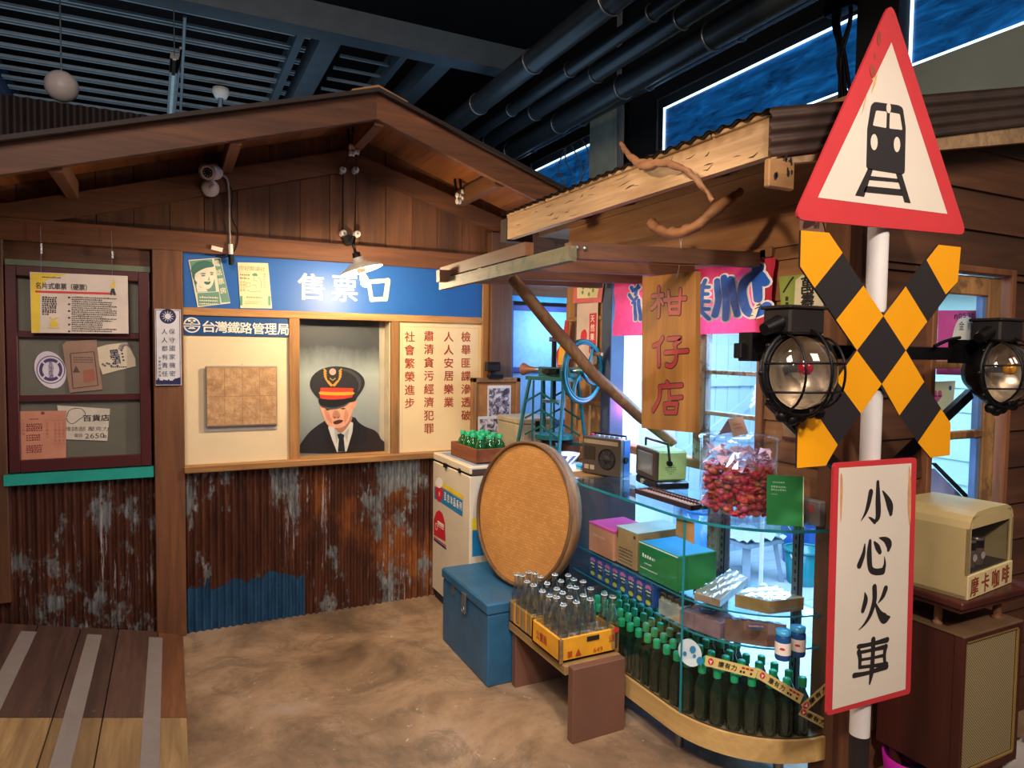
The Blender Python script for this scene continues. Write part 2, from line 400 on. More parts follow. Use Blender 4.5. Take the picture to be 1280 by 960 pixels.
def column(mb, txt, fr, cx, ytop, size, pitch, c, bold=0.01, rot=0, wd=None):
    """vertical writing, one sign under the other"""
    for i, ch in enumerate(txt):
        if ch == ' ': continue
        vs, fs, tw, th = glyphs(ch, bold); k = size if max(tw, th) < .01 else size/1.0
        cr, sr = math.cos(rot), math.sin(rot); kx = (wd or size)
        ox, oy = 0, -size/2-i*pitch
        mb.add([fr(cx+(ox+v.x*kx)*cr-(oy+v.y*size)*sr, ytop+(ox+v.x*kx)*sr+(oy+v.y*size)*cr, c+v.z) for v in vs], fs)
    return mb
def scribble(mb, fr, a0, a1, b, h, c, n=8):
    """a row of small unreadable print: little dashes"""
    x = a0; 
    while x < a1:
        wv = h*random.uniform(.5, 1.0); mb.rect(fr, x, b-h/2, min(x+wv, a1), b+h/2*random.uniform(.2, 1), c); x += wv+h*.35
    return mb
# ================================================================== SETTING
W_BROWN = wood('brown timber', '55331f', '7a4c2d', 'x', 10)
W_BROWNZ = wood('brown timber upright', '5c3a25', '7d5132', 'z', 10)
W_BROWNY = wood('brown timber deep', '59361f', '80502e', 'y', 10)
W_GABLE = wood('gable board', '4d2f1c', '75492b', 'z', 9, var=.28)
W_ROOF = wood('roof board', '7a4420', 'a8652e', 'y', 9, var=.2)
W_PALEX = wood('pale trim', '9a6b3c', 'c4935a', 'x', 16)
W_PALEZ = wood('pale trim upright', '96683a', 'bd8b52', 'z', 16)
W_OLD = wood('weathered fascia', '9c7c5a', 'c9a982', 'y', 12, var=.1, bmp=.6)
W_FLAP = wood('flap timber', '4b2f22', '6d4731', 'x', 12)
W_SIDE = wood('siding board', '7a5233', 'a3744a', 'y', 8, var=.2)
W_SIDEX = wood('siding board south', '523322', '74492d', 'x', 8, var=.22)
W_DARKX = wood('dark plank', '3f2a24', '5f4338', 'y', 12, var=.2)
W_YELL = wood('yellow plank', '7c6040', 'ab8d5e', 'y', 10, var=.15)
CREAM = mat('cream board', 'e9d6b0', .6, var=.05, scale=3)
BLUE = mat('blue painted board', '1f5fae', .45, var=.08, scale=3)
BLUED = mat('blue name board', '124a86', .45, var=.06)
WHITE = mat('white paint', 'f2ece0', .6, var=.03)
BLACKI = mat('black ink', '1c1a1b', .6, var=.05)
REDI = mat('red ink', 'a8412e', .6, var=.08)
DARK = mat('dark recess', '141013', .8)
STEEL = mat('grey steel', '8a8f94', .35, .8)
CAST = mat('black cast iron', '131214', .45, .5, bmp=.15)
YW = 4.04
floor = part('floor', MB().box((-6, -3, -.1), (9, 14, 0)), floor_mat(), None, kind='structure', origin=(0, 0, 0))
# ---- ticket office wall
wb = struct('wall_back', (0, YW, 0))
BKB = mat('backing board', '3a2418', .8)
for a_, b_ in (((-3, 0), (.645, 2.1)), ((1.2, 0), (1.98, 2.1)), ((.645, 0), (1.2, .9)), ((.645, 1.73), (1.2, 2.1))): part('backing', MB().box((a_[0], YW+.03, a_[1]), (b_[0], YW+.10, b_[1])), BKB, wb)
def zl(x): return 2.673+.291*(x-.889) if x < .93 else 2.69-.30*(x-.93)
bs = south(YW)
x = -2.47
while x < 2.3:
    bw = .165; x0, x1 = x+.0015, x+bw-.0015
    dz = random.uniform(-.004, .004)
    pts = [(x0, 2.05), (x1, 2.05), (x1, zl(x1)+.12)]+([(.93, zl(.93)+.12)] if x0 < .93 < x1 else [])+[(x0, zl(x0)+.12)]
    part('board', MB().prism(pts, bs, -.03, .0+dz), W_GABLE, wb); x += bw
part('batten', MB().box((.905, YW-.02, 2.15), (.965, YW, 2.62)), W_BROWNZ, wb)
# trims
trim('trim_1', MB().bbox((-3, YW-.045, 2.045), (1.88, YW+.01, 2.152)), W_BROWN)
def sloped(x0, z0, x1, z1, h, y0, y1):
    return MB().prism([(x0, z0-h), (x1, z1-h), (x1, z1), (x0, z0)], south(0), -y1, -y0)
trim('trim_2', sloped(-2.6, zl(-2.6), .93, zl(.93), .118, YW-.04, YW+.005), W_BROWN)
trim('trim_3', sloped(.93, zl(.93), 2.3, zl(2.3), .10, YW-.04, YW+.005), W_BROWN)
trim('trim_4', MB().bbox((-.08, YW-.05, 0), (.062, YW+.02, 2.05)), W_BROWNZ)
trim('trim_5', MB().bbox((-1.3, YW-.05, .3), (-.705, YW+.02, 2.05)), W_BROWNZ)
trim('trim_6', MB().box((-1.0, YW-.02, 1.955), (-.09, YW+.01, 2.045)), W_BROWN)
trim('trim_7', MB().box((-.70, YW-.03, 1.928), (-.09, YW-.005, 1.957)), mat('faded green strip', '6f7a66', .7))
trim('trim_8', MB().bbox((1.787, YW-.03, .88), (1.832, YW+.01, 2.06)), W_PALEZ)
trim('trim_9', MB().bbox((1.832, YW-.06, 0), (1.985, YW+.02, 2.3)), W_BROWNZ)
trim('trim_10', MB().bbox((.058, YW-.03, 1.716), (1.787, YW+.0, 1.757), .003), W_PALEX)
trim('trim_11', MB().bbox((.058, YW-.07, .878), (1.80, YW+.0, .915), .004), W_PALEX)
trim('trim_12', MB().box((.60, YW-.025, .915), (.655, YW, 1.72)), W_PALEZ)
trim('trim_13', MB().box((1.19, YW-.025, .915), (1.238, YW, 1.72)), W_PALEZ)
ts = MB(); ts.box((-.72, YW-.06, .872), (-.085, YW-.005, .925)); trim('trim_14', ts, mat('turquoise sill paint', '1fa093', .5, var=.12, scale=14))
# cream wall panels
part('panel', MB().box((.062, YW-.005, .915), (.605, YW+.03, 1.62)), CREAM, wb)
# corrugated lower wall
sh = MB().corr(south(YW-.013), .062, .748, 0, .88, .038, .0095)
part('corrugated_sheet', sh, rust_mat('rusty corrugated iron middle', 4.2, .3, (0, .68, .25), .25), wb)
sh = MB().corr(south(YW-.016), .738, 1.80, 0, .88, .038, .0095)
part('corrugated_sheet', sh, rust_mat('rusty corrugated iron right', 12.7, .3, None, .95), wb)
sh = MB().corr(south(YW-.013), -2.2, -.08, 0, .875, .038, .0095)
part('corrugated_sheet', sh, rust_mat('rusty corrugated iron left', 1.3, 1.0, None, .1), wb)
# ---- left show window
wn = struct('window_1', (-.4, YW, .93))
RED = glossy('dark red window paint', '4a1a1c', .45, .1)
wf = MB()
wx0, wx1, wz0, wz1 = -.700, -.094, .93, 1.928
for a, b in (((wx0, wz0), (wx0+.045, wz1)), ((wx1-.05, wz0), (wx1, wz1)), ((wx0+.044, wz1-.05), (wx1-.049, wz1)), ((wx0+.044, wz0), (wx1-.049, wz0+.06))):
    part('sash_bar', MB().bbox((a[0], YW-.045, a[1]), (b[0], YW+.0, b[1]), .003), RED, wn)
for zz in (1.60, 1.288):
    part('glazing_bar', MB().bbox((wx0+.04, YW-.035, zz-.016), (wx1-.045, YW-.005, zz+.016), .003), RED, wn)
GREYP = mat('grey green backing panel', '6c6b60', .35, var=.06)
for a, b in ((.985, 1.275), (1.303, 1.585), (1.615, 1.88)):
    part('backing_panel', MB().box((wx0+.04, YW-.012, a-.02), (wx1-.045, YW+.0, b+.02)), GREYP, wn)
# ---- ticket window (recessed box with glass)
tw = struct('window_2', (.92, YW, .915))
part('glass_pane', MB().box((.655, YW-.015, .915), (1.19, YW-.012, 1.716)), glass('office pane', (1, 1, 1), .97), tw)
nb = MB(); nb.box((.655, YW+.11, .9), (1.19, YW+.12, 1.73)); part('recess_back', nb, mat('recess lining', 'b9b3a2', .6), tw)
part('recess_side', MB().box((1.185, YW, .9), (1.195, YW+.12, 1.73)), mat('recess side', 'd9cdb0', .6), tw)
part('recess_side', MB().box((.65, YW, .9), (.655, YW+.12, 1.73)), mat('recess side', 'd9cdb0', .6), tw)
part('recess_top', MB().box((.65, YW, 1.716), (1.195, YW+.12, 1.73)), DARK, tw)
part('recess_bottom', MB().box((.65, YW-.01, .90), (1.195, YW+.12, .915)), W_PALEX, tw)
# ---- roof of the ticket office
rf = struct('roof_1', (.93, 3.4, 2.7))
def rz(x): return 2.812-.301*(.93-x) if x < .93 else 2.812-.335*(x-.93)
# boards run front to back under the roofing
x = .93
while x > -2.6:
    x1 = x-.14; part('roof_board', MB().prism([(x1, rz(x1)-.015), (x-.002, rz(x)-.015), (x-.002, rz(x)), (x1, rz(x1))], south(0), -5.3, -3.42), W_ROOF, rf); x = x1
x = .93
while x < 2.3:
    x1 = x+.14; part('roof_board', MB().prism([(x+.002, rz(x)-.015), (x1, rz(x1)-.015), (x1, rz(x1)), (x+.002, rz(x))], south(0), -5.3, -3.42), W_ROOF, rf); x = x1
part('roofing_sheet', MB().prism([(-2.6, rz(-2.6)), (.93, rz(.93)), (.93, rz(.93)+.02), (-2.6, rz(-2.6)+.02)], south(0), -5.3, -3.36), mat('dark roofing', '2b2322', .8), rf)
part('roofing_sheet', MB().prism([(.93, rz(.93)), (2.3, rz(2.3)), (2.3, rz(2.3)+.02), (.93, rz(.93)+.02)], south(0), -5.3, -3.36), mat('dark roofing', '2b2322', .8), rf)
part('bargeboard', MB().prism([(-2.6, rz(-2.6)-.125), (.93, rz(.93)-.122), (.93, rz(.93)), (-2.6, rz(-2.6))], south(0), -3.44, -3.40), W_BROWN, rf)
part('bargeboard', MB().prism([(.93, rz(.93)-.122), (2.25, rz(2.25)-.122), (2.25, rz(2.25)), (.93, rz(.93))], south(0), -3.44, -3.399), W_BROWN, rf)
part('ridge_cap', MB().prism([(.80, rz(.80)+.018), (.93, rz(.93)+.02), (1.08, rz(1.08)+.018), (1.08, rz(1.08)+.03), (.93, rz(.93)+.034), (.80, rz(.80)+.03)], south(0), -5.3, -3.37), W_PALEX, rf)
for xx in (-1.15, -.42, .28, .95, 1.62, 2.05):
    zc = rz(xx)-.06
    part('rafter', MB().bar((xx, 3.43, zc-.035), (xx, 5.2, zc-.035), .05, .085), W_BROWNY, rf)
# ---- hall behind: corrugated screen, ceiling, beams, ducts, high windows
hs = struct('wall_north', (0, 5.6, 0))
part('corrugated_sheet', MB().corr(south(5.6), -4, .9, 1.5, 3.19, .075, .014), mat('dark corrugated screen', '2a1f1f', .6, .2, var=.3, scale=6), hs)
BK = mat('black hall surface', '0d0e13', .8)
part('wall_far', MB().box((-8, 13, 0), (12, 13.1, 6)), BK, None, kind='structure', origin=(0, 13, 0))
part('ceiling', MB().box((-8, -3, 4.9), (12, 13.1, 5.0)), BK, None, kind='structure', origin=(0, 5, 4.9))
cg = struct('ceiling_grid', (0, 7, 4))
STL = mat('painted steel slat', 'a3b0b6', .45, .3); BEAM = mat('painted steel beam', '56646e', .6, .2)
y = 5.62
while y < 10.5:
    part('slat', MB().box((-1.35, y, 3.99), (1.02, y+.019, 4.01)), STL, cg)
    part('slat', MB().box((-1.35, y+.055, 3.99), (1.02, y+.074, 4.01)), STL, cg)
    if y < 9: part('slat', MB().box((1.3, y, 3.99), (1.72, y+.026, 4.01)), STL, cg)
    y += .27
cb = struct('ceiling_beam', (0, 5.4, 4))
part('beam', MB().box((-6, 5.28, 3.9), (2.75, 5.46, 4.1)), BEAM, cb)
part('joist', MB().box((1.06, 5.46, 3.92), (1.22, 12, 4.1)), BEAM, cb)
part('joist', MB().box((.90, 5.46, 3.95), (.96, 12, 4.1)), BEAM, cb)
part('joist', MB().box((1.72, 5.46, 3.95), (1.78, 12, 4.1)), BEAM, cb)
part('joist', MB().box((-1.62, 4.5, 3.92), (-1.36, 12, 4.15)), mat('slate blue beam', '39466a', .6), cb)
part('joist', MB().box((2.0, 5.46, 3.92), (2.14, 12, 4.1)), BEAM, cb)
part('rod', MB().cyl((.12, 5.6, 3.93), (.12, 12, 3.93), .012, 6), STL, cb)
for i, (xx, rr, hh) in enumerate(((2.44, .085, 3.7), (2.76, .05, 3.7), (3.0, .07, 3.72), (3.26, .09, 3.66), (3.50, .07, 3.75))):
    o = solo('ventilation_duct', MB().tube([(xx, 1.2, hh), (xx, 3, hh), (xx, 5, hh), (xx, 12, hh)], rr, 14), mat('duct metal', '4a5358', .35, .6),
         ['leftmost and fat round ceiling duct above the ridge of the ticket office', 'thin dark pipe right of the fat round ceiling duct', 'middle one of the five parallel ceiling ducts', 'fat dark ceiling duct just above the pale pillar', 'rightmost ceiling duct nearest the blue high windows'][i], 'duct', 'parallel ceiling ducts', origin=(xx, 5, hh))
    for yy in (3.6, 4.6, 5.6, 6.6): part('clamp', MB().ring((xx, yy, hh), (0, 1, 0), rr+.004, .008, 18, 5), STEEL, o)
wr = struct('wall_right', (4, 4, 3))
GW = mat('grey green plaster', '9aa69c', .7, var=.1, scale=2)
part('plaster', MB().box((4.0, -1, 2.0), (4.1, 12, 3.28)), GW, wr)
part('plaster', MB().box((4.05, -1, 3.28), (4.1, 12, 4.9)), BK, wr)
part('pillar', MB().box((3.86, 5.62, 2.4), (4.0, 6.02, 4.07)), mat('pale pillar paint', 'b9c0ac', .6), wr)
def hwmat():
    m, nt, b = new_mat('blue glowing glass'); tc = N(nt, 'ShaderNodeTexCoord'); mp = N(nt, 'ShaderNodeMapping'); mp.inputs['Scale'].default_value = (1, .5, 2.2); mp.inputs['Rotation'].default_value = (.3, 0, 0)
    nt.links.new(tc.outputs['Object'], mp.inputs[0])
    c = ramp(nt, noise(nt, mp.outputs[0], 5, 5, .7, .6), [(.35, s2l('06203f')), (.55, s2l('0b4377')), (.75, s2l('1566a8'))])
    nt.links.new(c, b.inputs['Base Color']); nt.links.new(c, b.inputs['Emission Color']); b.inputs['Emission Strength'].default_value = .62; b.inputs['Roughness'].default_value = .3  # pane given its own blue glow in place of light on it
    return m
HW = hwmat(); LED = emitter('cold light strip', 'bfe4ff', 2.0)
for i, (ya, yb) in enumerate(((6.04, 7.5), (3.02, 5.03), (.3, 2.72))):
    wd_ = struct('window_%d' % (i+3), (4, (ya+yb)/2, 3.3))
    part('pane', MB().box((4.02, ya, 3.29), (4.04, yb, 3.745)), HW, wd_)
    part('light_strip', MB().box((4.005, ya, 3.738), (4.02, yb, 3.75)), LED, wd_)
    if i: part('light_strip', MB().box((4.005, ya, 3.285), (4.02, yb, 3.297)), LED, wd_)
    part('light_strip', MB().box((4.005, yb-.012, 3.285), (4.02, yb, 3.75)), LED, wd_)
    if i == 1: part('light_strip', MB().box((4.005, ya, 3.285), (4.02, ya+.012, 3.75)), LED, wd_)
    part('outer_trim', MB().box((4.03, ya-.1, 3.86), (4.045, yb+.12, 3.868)), STEEL, wd_)
    part('outer_trim', MB().box((4.03, yb+.12, 3.3), (4.045, yb+.128, 3.868)), STEEL, wd_)
# cables hanging by the pillar
CB = mat('grey cable', '7d7f84', .6)
cab = MB()
for k in range(4):
    y0 = 6.5-.12*k; pts = [(3.85, y0+.12*math.sin(t*1.3+k), 3.75-.16*t) for t in range(6)]
    cab.tube([(a, b, c) for a, b, c in curve2(pts, 4, False)], .007, 5)
cab.ring((3.84, 6.62, 3.36), (1, .1, .1), .14, .006, 20, 5)
solo('cable_bundle', cab, CB, 'loose grey cables looping left of the pale pillar', 'cable')
cab = MB()
for k in range(3): cab.tube([(3.83, 5.52-.03*k, 4.9), (3.84, 5.5-.02*k, 3.5), (3.83, 5.44-.03*k, 2.9)], .01, 5)
solo('cable_bundle', cab, CB, 'straight grey cables dropping right of the pale pillar', 'cable')
cab = MB(); base = P(1052, 60, 'x', 3.9)
for k in range(5):
    cab.tube(curve2([(3.9, base.y+.05*math.sin(k), 4.0), (3.88, base.y-.08*math.cos(k*2), 3.7), (3.9, base.y+.06*math.sin(k*3), 3.45), (3.9, base.y-.02*k, 3.2)], 4, False), .012, 5)
cab.box((3.85, base.y-.1, 3.75), (3.95, base.y+.1, 4.0))
solo('cable_bundle', cab, CAST, 'black cables and junction box left of the triangular sign tip', 'cable')
trim('trim_20', MB().box((3.9, 2.72, 2.9), (4.0, 3.0, 4.6)), BK)
# things hanging from the hall ceiling
g = thing('globe_lamp', 'white globe lamp hanging from the slatted ceiling', 'lamp', P(77, 108, 'z', 3.35))
gp = P(77, 108, 'z', 3.35)
part('globe', MB().sphere(gp, .105, 20, 14), mat('white globe', 'e6dcd8', .4), g)
part('stem', MB().cyl(gp+Vector((0, 0, .1)), gp+Vector((0, 0, .64)), .006, 6), STEEL, g)
part('ceiling_plate', MB().cyl(gp+Vector((0, 0, .62)), gp+Vector((0, 0, .65)), .07, 14), WHITE, g)
for (px, py, zz, lab) in ((214, 105, 3.5, 'long steel lamp housing on ceiling slats left of round sensor'),):
    a = P(218, 70, 'z', zz); b = P(213, 140, 'z', zz)
    t = thing('strip_lamp', lab, 'lamp', a)
    part('housing', MB().bar(a, b, .05, .04), STEEL, t); part('diffuser', MB().bar(a-Vector((0, 0, .022)), b-Vector((0, 0, .022)), .02, .01), mat('diffuser', 'cfe0d8', .4), t)
    part('conduit', MB().tube([P(226, 60, 'z', zz), P(218, 142, 'z', zz)], .01, 6), STEEL, t)
    part('hanger', MB().cyl(a, a+Vector((0, 0, .5)), .004, 5), STEEL, t)
q = P(276, 116, 'z', 3.9)
t = thing('smoke_sensor', 'white round sensor with a pipe below the ceiling slats', 'sensor', q)
part('body', MB().lathe([(.0, .05), (.07, .04), (.075, .0), (.05, -.05), (0, -.05)], q, 16), WHITE, t)
part('pipe', MB().cyl(q-Vector((0, 0, .04)), q+Vector((-.02, .3, -.5)), .022, 8), STEEL, t)
# ---- wooden ramp (left foreground)
ra = struct('ramp', (-.5, 3, 0))
def ramp_z(x): return .235*(.05-x) if x < .05 else 0
def slab(x0, x1, y0, y1, m, nm='plank', up=.012, th=.02):
    o = MB(); zA, zB = ramp_z(x0)+up, ramp_z(x1)+up
    o.add([(x0,y0,zA-th),(x1,y0,zB-th),(x1,y1,zB-th),(x0,y1,zA-th),(x0,y0,zA),(x1,y0,zB),(x1,y1,zB),(x0,y1,zA)], [(0,3,2,1),(4,5,6,7),(0,1,5,4),(1,2,6,5),(2,3,7,6),(3,0,4,7)])
    return part(nm, o, m, ra)
xs_ = [.045, -.075, -.255, -.42, -.60, -.78, -.96, -1.14, -1.32, -1.5]
for i in range(len(xs_)-1):
    slab(xs_[i+1]+.0025, xs_[i]-.0025, 3.07, YW-.03, W_DARKX if i else W_BROWNY)
    slab(xs_[i+1]+.0025, xs_[i]-.0025, 1.6, 3.066, W_YELL)
GRIP = mat('grey anti slip tape', '7f7672', .9, var=.06, bmp=.3)
for xa in (-.115, -.385, -.655, -.93): slab(xa, xa+.062, 1.6, YW-.12, GRIP, 'grip_strip', .0145, .003)
nl = MB()
for i in range(2, 9):
    for dx in (.03, .13): nl.cyl((xs_[i]+dx, 3.12, ramp_z(xs_[i]+dx)+.010), (xs_[i]+dx, 3.12, ramp_z(xs_[i]+dx)+.0135), .006, 6)
part('nail', nl, STEEL, ra, kind='stuff')
slab(-1.5, .04, 1.6, YW-.02, W_BROWNY, 'underframe', -.01, .02)
# ---- shop: west wall X = 2.12, south wall Y = 1.63
XS, YS = 2.12, 1.63
ww = struct('wall_left', (XS, 2.5, 0))
wf_ = west(XS)
def boards_w(y0, y1, z0, z1, n=None, pitch=.155):
    z = z0
    while z < z1-.01:
        zt = min(z+pitch, z1)
        o = MB(); o.add([(XS+.0, y0, z), (XS-.016, y0, z), (XS-.004, y0, zt), (XS+.0, y0, zt), (XS, y1, z), (XS-.016, y1, z), (XS-.004, y1, zt), (XS, y1, zt)],
              [(0, 1, 2, 3), (7, 6, 5, 4), (0, 4, 5, 1), (1, 5, 6, 2), (2, 6, 7, 3), (3, 7, 4, 0)])
        part('board', o, W_SIDE, ww); z = zt
boards_w(YS, 3.5, 1.96, 2.45)
boards_w(YS, 1.975, .98, 1.96)
part('backing', MB().box((XS, YS+.01, 1.96), (XS+.06, 3.5, 2.4)), mat('backing board', '3a2418', .8), ww)
part('backing', MB().box((XS, YS+.02, .96), (XS+.06, 1.97, 1.96)), mat('backing board', '3a2418', .8), ww)
wsx = struct('wall_front', (3, YS, 0))
z = .0
def boards_s(x0, x1, z0, z1):
    z = z0
    while z < z1-.01:
        zt = min(z+.155, z1, ); zt2 = zt
        o = MB(); o.add([(x0, YS, z), (x0, YS-.016, z), (x0, YS-.004, zt), (x0, YS, zt), (x1, YS, z), (x1, YS-.016, z), (x1, YS-.004, zt), (x1, YS, zt)],
              [(3, 2, 1, 0), (4, 5, 6, 7), (1, 5, 4, 0), (2, 6, 5, 1), (3, 7, 6, 2), (0, 4, 7, 3)])
        part('board', o, W_SIDEX, wsx); z = zt
boards_s(XS, 2.565, 0, 1.888); boards_s(3.085, 4.5, 0, 1.888); boards_s(2.565, 3.085, 0, .93)
z = 1.888
while z < 2.7:
    zt = z+.155; xa = max(XS, 1.6+(z-2.14)/.225); xb = max(XS, 1.6+(zt-2.14)/.225)
    if xb < 4.5:
        o = MB(); o.add([(xa, YS, z), (xa, YS-.016, z), (xb, YS-.004, zt), (xb, YS, zt), (4.5, YS, z), (4.5, YS-.016, z), (4.5, YS-.004, zt), (4.5, YS, zt)],
              [(3, 2, 1, 0), (4, 5, 6, 7), (1, 5, 4, 0), (2, 6, 5, 1), (3, 7, 6, 2), (0, 4, 7, 3)])
        part('board', o, W_SIDEX, wsx)
    z = zt
part('backing', MB().box((XS+.01, YS, 0), (2.565, YS+.05, 2.1)), mat('backing board', '3a2418', .8), wsx)
part('backing', MB().box((3.085, YS, 0), (4.5, YS+.05, 2.1)), mat('backing board', '3a2418', .8), wsx)
part('backing', MB().prism([(XS+.01, 1.888), (4.5, 1.888), (4.5, 2.76), (XS+.01, 2.22)], south(0), -YS-.05, -YS), mat('backing board', '3a2418', .8), wsx)
part('backing', MB().box((2.5, YS, 0), (3.1, YS+.05, .93)), mat('backing board', '3a2418', .8), wsx)
trim('trim_30', MB().bbox((XS-.05, YS-.04, 0), (XS+.02, YS+.06, 2.2)), W_BROWNZ)
trim('trim_31', MB().bbox((XS-.02, YS-.03, 0), (XS+.085, YS-.016, 2.15)), W_BROWNZ)
# opening frame
trim('trim_32', MB().bbox((XS-.03, 1.975, .95), (XS+.06, 2.01, 1.96)), W_BROWNZ)
trim('trim_33', MB().bbox((XS-.03, 1.95, 1.925), (XS+.06, 3.5, 1.965)), W_SIDE)
trim('trim_34', MB().bbox((XS-.03, 3.02, 0), (XS+.06, 3.11, 1.96)), mat('dark blue post', '3b4a63', .6, var=.2, scale=4))
trim('trim_35', MB().bbox((XS-.02, 2.0, 1.03), (XS+.05, 3.05, 1.07)), W_SIDE)
# sash window at the right half of the opening
ws = struct('window_6', (XS, 2.2, 1.1))
WSH = wood('whitewashed sash', '8d8a86', 'b9b6ad', 'z', 14, worn='6a5340')
part('stile', MB().bbox((XS-.005, 2.325, 1.06), (XS+.035, 2.40, 1.90)), WSH, ws)
for zz in (1.465, 1.285): part('glazing_bar', MB().bbox((XS, 2.0, zz-.009), (XS+.03, 2.33, zz+.009), .003), WSH, ws)
part('pane', MB().box((XS+.012, 2.0, 1.07), (XS+.015, 2.33, 1.90)), glass('shop pane', (1, 1, 1), .96), ws)
# boards with posters left of opening
z = .0
for (a, b) in ((3.11, 3.22), (3.24, 3.38), (3.40, 3.50)):
    part('upright_board', MB().bbox((XS-.02, a, 0), (XS+.02, b, 1.96)), W_PALEZ, ww)
for zz in (1.02, 1.25, 1.5, 1.72): part('cross_batten', MB().bbox((XS-.03, 3.1, zz), (XS-.005, 3.46, zz+.025)), W_PALEX, ww)
# alcove: blue glazed door in the plane of the ticket office wall
dr = struct('door_1', (2.3, YW, 0))
PB = mat('violet blue door frame', '3f4784', .5); PG = mat('patterned blue glass', '86b8e8', .4, bmp=.4, scale=30)
part('head_trim', MB().box((1.985, YW-.01, 1.875), (2.6, YW+.03, 1.91)), mat('light blue trim', '4fa0d8', .5), dr)
part('frame_bar', MB().bbox((1.985, YW-.02, .1), (2.015, YW+.02, 1.875)), PB, dr)
for zz in (1.83, 1.42, 1.06): part('frame_bar', MB().bbox((2.0, YW-.02, zz-.017), (2.6, YW+.01, zz+.02)), PB, dr)
for a, b in ((1.44, 1.815), (1.08, 1.405), (.1, 1.045)): part('glass_pane', MB().box((2.01, YW, a), (2.6, YW+.01, b)), PG, dr)
part('lintel', MB().box((1.98, YW-.03, 1.91), (2.62, YW+.03, 2.6)), W_BROWN, dr)
iw = struct('wall_inner', (3.5, 3.5, 0))
WP = mat('white interior wall', 'e4ecf4', .6, var=.03); PBL = mat('pale blue plank', 'b8d2e2', .6, var=.1, scale=3); MINT = mat('mint plank', 'c0e2cf', .6, var=.06, scale=3)
part('plaster', MB().box((XS+.03, 3.5, 0), (2.62, 3.53, 2.4)), WP, iw)
part('plaster', MB().box((2.62, 3.5, 0), (2.65, 3.98, 2.4)), WP, iw)
part('plaster', MB().box((2.62, 3.95, 0), (4.6, 4.0, 2.4)), WP, iw)
for k in range(9): part('plank', MB().bbox((3.32+k*.12, 3.925, .0), (3.436+k*.12, 3.955, 2.3), .004), PBL, iw)
o = MB().bar((3.4, 3.915, .8), (4.3, 3.915, 1.35), .02, .08); part('brace', o, PBL, iw)
o = MB().box((3.4, 3.90, 1.3), (4.4, 3.925, 1.36)); part('brace', o, PBL, iw)
we = struct('wall_east', (4.4, 3, 0))
for k in range(16): part('plank', MB().add([(4.4, YS, k*.15), (4.385, YS, k*.15), (4.397, YS, k*.15+.149), (4.4, 4, k*.15), (4.385, 4, k*.15), (4.397, 4, k*.15+.149)], [(0, 1, 2), (5, 4, 3), (1, 4, 5, 2), (0, 3, 4, 1)]), MINT, we)
part('backing', MB().box((4.4, YS, 0), (4.45, 4.0, 2.4)), WP, we)
part('ceiling_shop', MB().box((XS+.06, YS+.05, 2.30), (4.5, 4.0, 2.34)), mat('shop ceiling board', '6b5440', .8), None, kind='structure', origin=(3, 3, 2.3))
fl = struct('floor_shop', (3, 3, .0))
FP = mat('white painted floor plank', 'c9d6e2', .5, var=.1, scale=4)
for k in range(13): part('plank', MB().box((XS+.07, 1.7+k*.176, .0), (4.39, 1.7+k*.176+.172, .012)), FP, fl)
# ---- south window of the shop
w5 = struct('window_7', (2.8, YS, .95))
OUT = wood('reddish outer frame', '7a4a2c', '9d6640', 'z', 12); INN = wood('worn inner frame', '9a6f42', 'c8975c', 'z', 14, worn='7c5a38')
part('casing', MB().bbox((2.555, YS-.035, .92), (2.585, YS+.03, 1.90)), OUT, w5); part('casing', MB().bbox((3.062, YS-.035, .92), (3.094, YS+.03, 1.90)), OUT, w5)
part('casing', MB().bbox((2.584, YS-.035, 1.873), (3.063, YS+.03, 1.90)), OUT, w5)
part('sash_bar', MB().bbox((2.585, YS-.009, 1.79), (2.951, YS+.019, 1.865)), INN, w5)
part('sash_bar', MB().bbox((2.95, YS-.01, .93), (3.035, YS+.02, 1.865)), INN, w5)
part('sash_bar', MB().bbox((2.585, YS-.01, .93), (2.615, YS+.02, 1.791)), INN, w5)
for zz in (1.235, 1.515): part('glazing_bar', MB().bbox((2.60, YS-.008, zz-.016), (2.96, YS+.018, zz+.016)), INN, w5)
part('bead', MB().box((2.925, YS+.0, .93), (2.952, YS+.025, 1.80)), mat('blue bead', '5d7fae', .5), w5)  # plain blue strip beside the sash bar
part('pane', MB().box((2.61, YS+.004, .93), (2.95, YS+.007, 1.80)), glass('shop pane', (1, 1, 1), .96), w5)
# ---- shop roof
r2 = struct('roof_2', (1.6, 2.4, 2.2))
XE = 1.60; Y0, Y1 = 1.50, 3.30
RC = mat('brown roofing iron', '4a3a33', .55, .3, var=.3, scale=6)
def ez(x): return 2.262+.225*(x-XE)
o = MB(); n = 180; vs = []; fs = []
for i in range(n+1):
    yy = Y0+(Y1-Y0)*i/n; h = .006*math.sin(2*PI*yy/.032*.5); vs += [(XE-.03, yy, ez(XE-.03)+.01+h), (4.2, yy, ez(4.2)+.01+h)]
for i in range(n): fs.append((2*i, 2*i+1, 2*i+3, 2*i+2))
o.add(vs, fs, True); o.add([(a, b, c-.006) for a, b, c in vs], [f[::-1] for f in fs], True); part('corrugated_sheet', o, mat('dark brown iron', '2e2320', .6, .3), r2)
part('fascia', MB().prism([(0, 0), (Y1-Y0-.02, 0), (Y1-Y0-.02, .118), (0, .118)], frame((XE+.04, Y1, 2.138), (0, -1, 0), (0, 0, 1)), 0, .035), W_OLD, r2)
cr_ = MB(); fwf = west(XE+.0045)
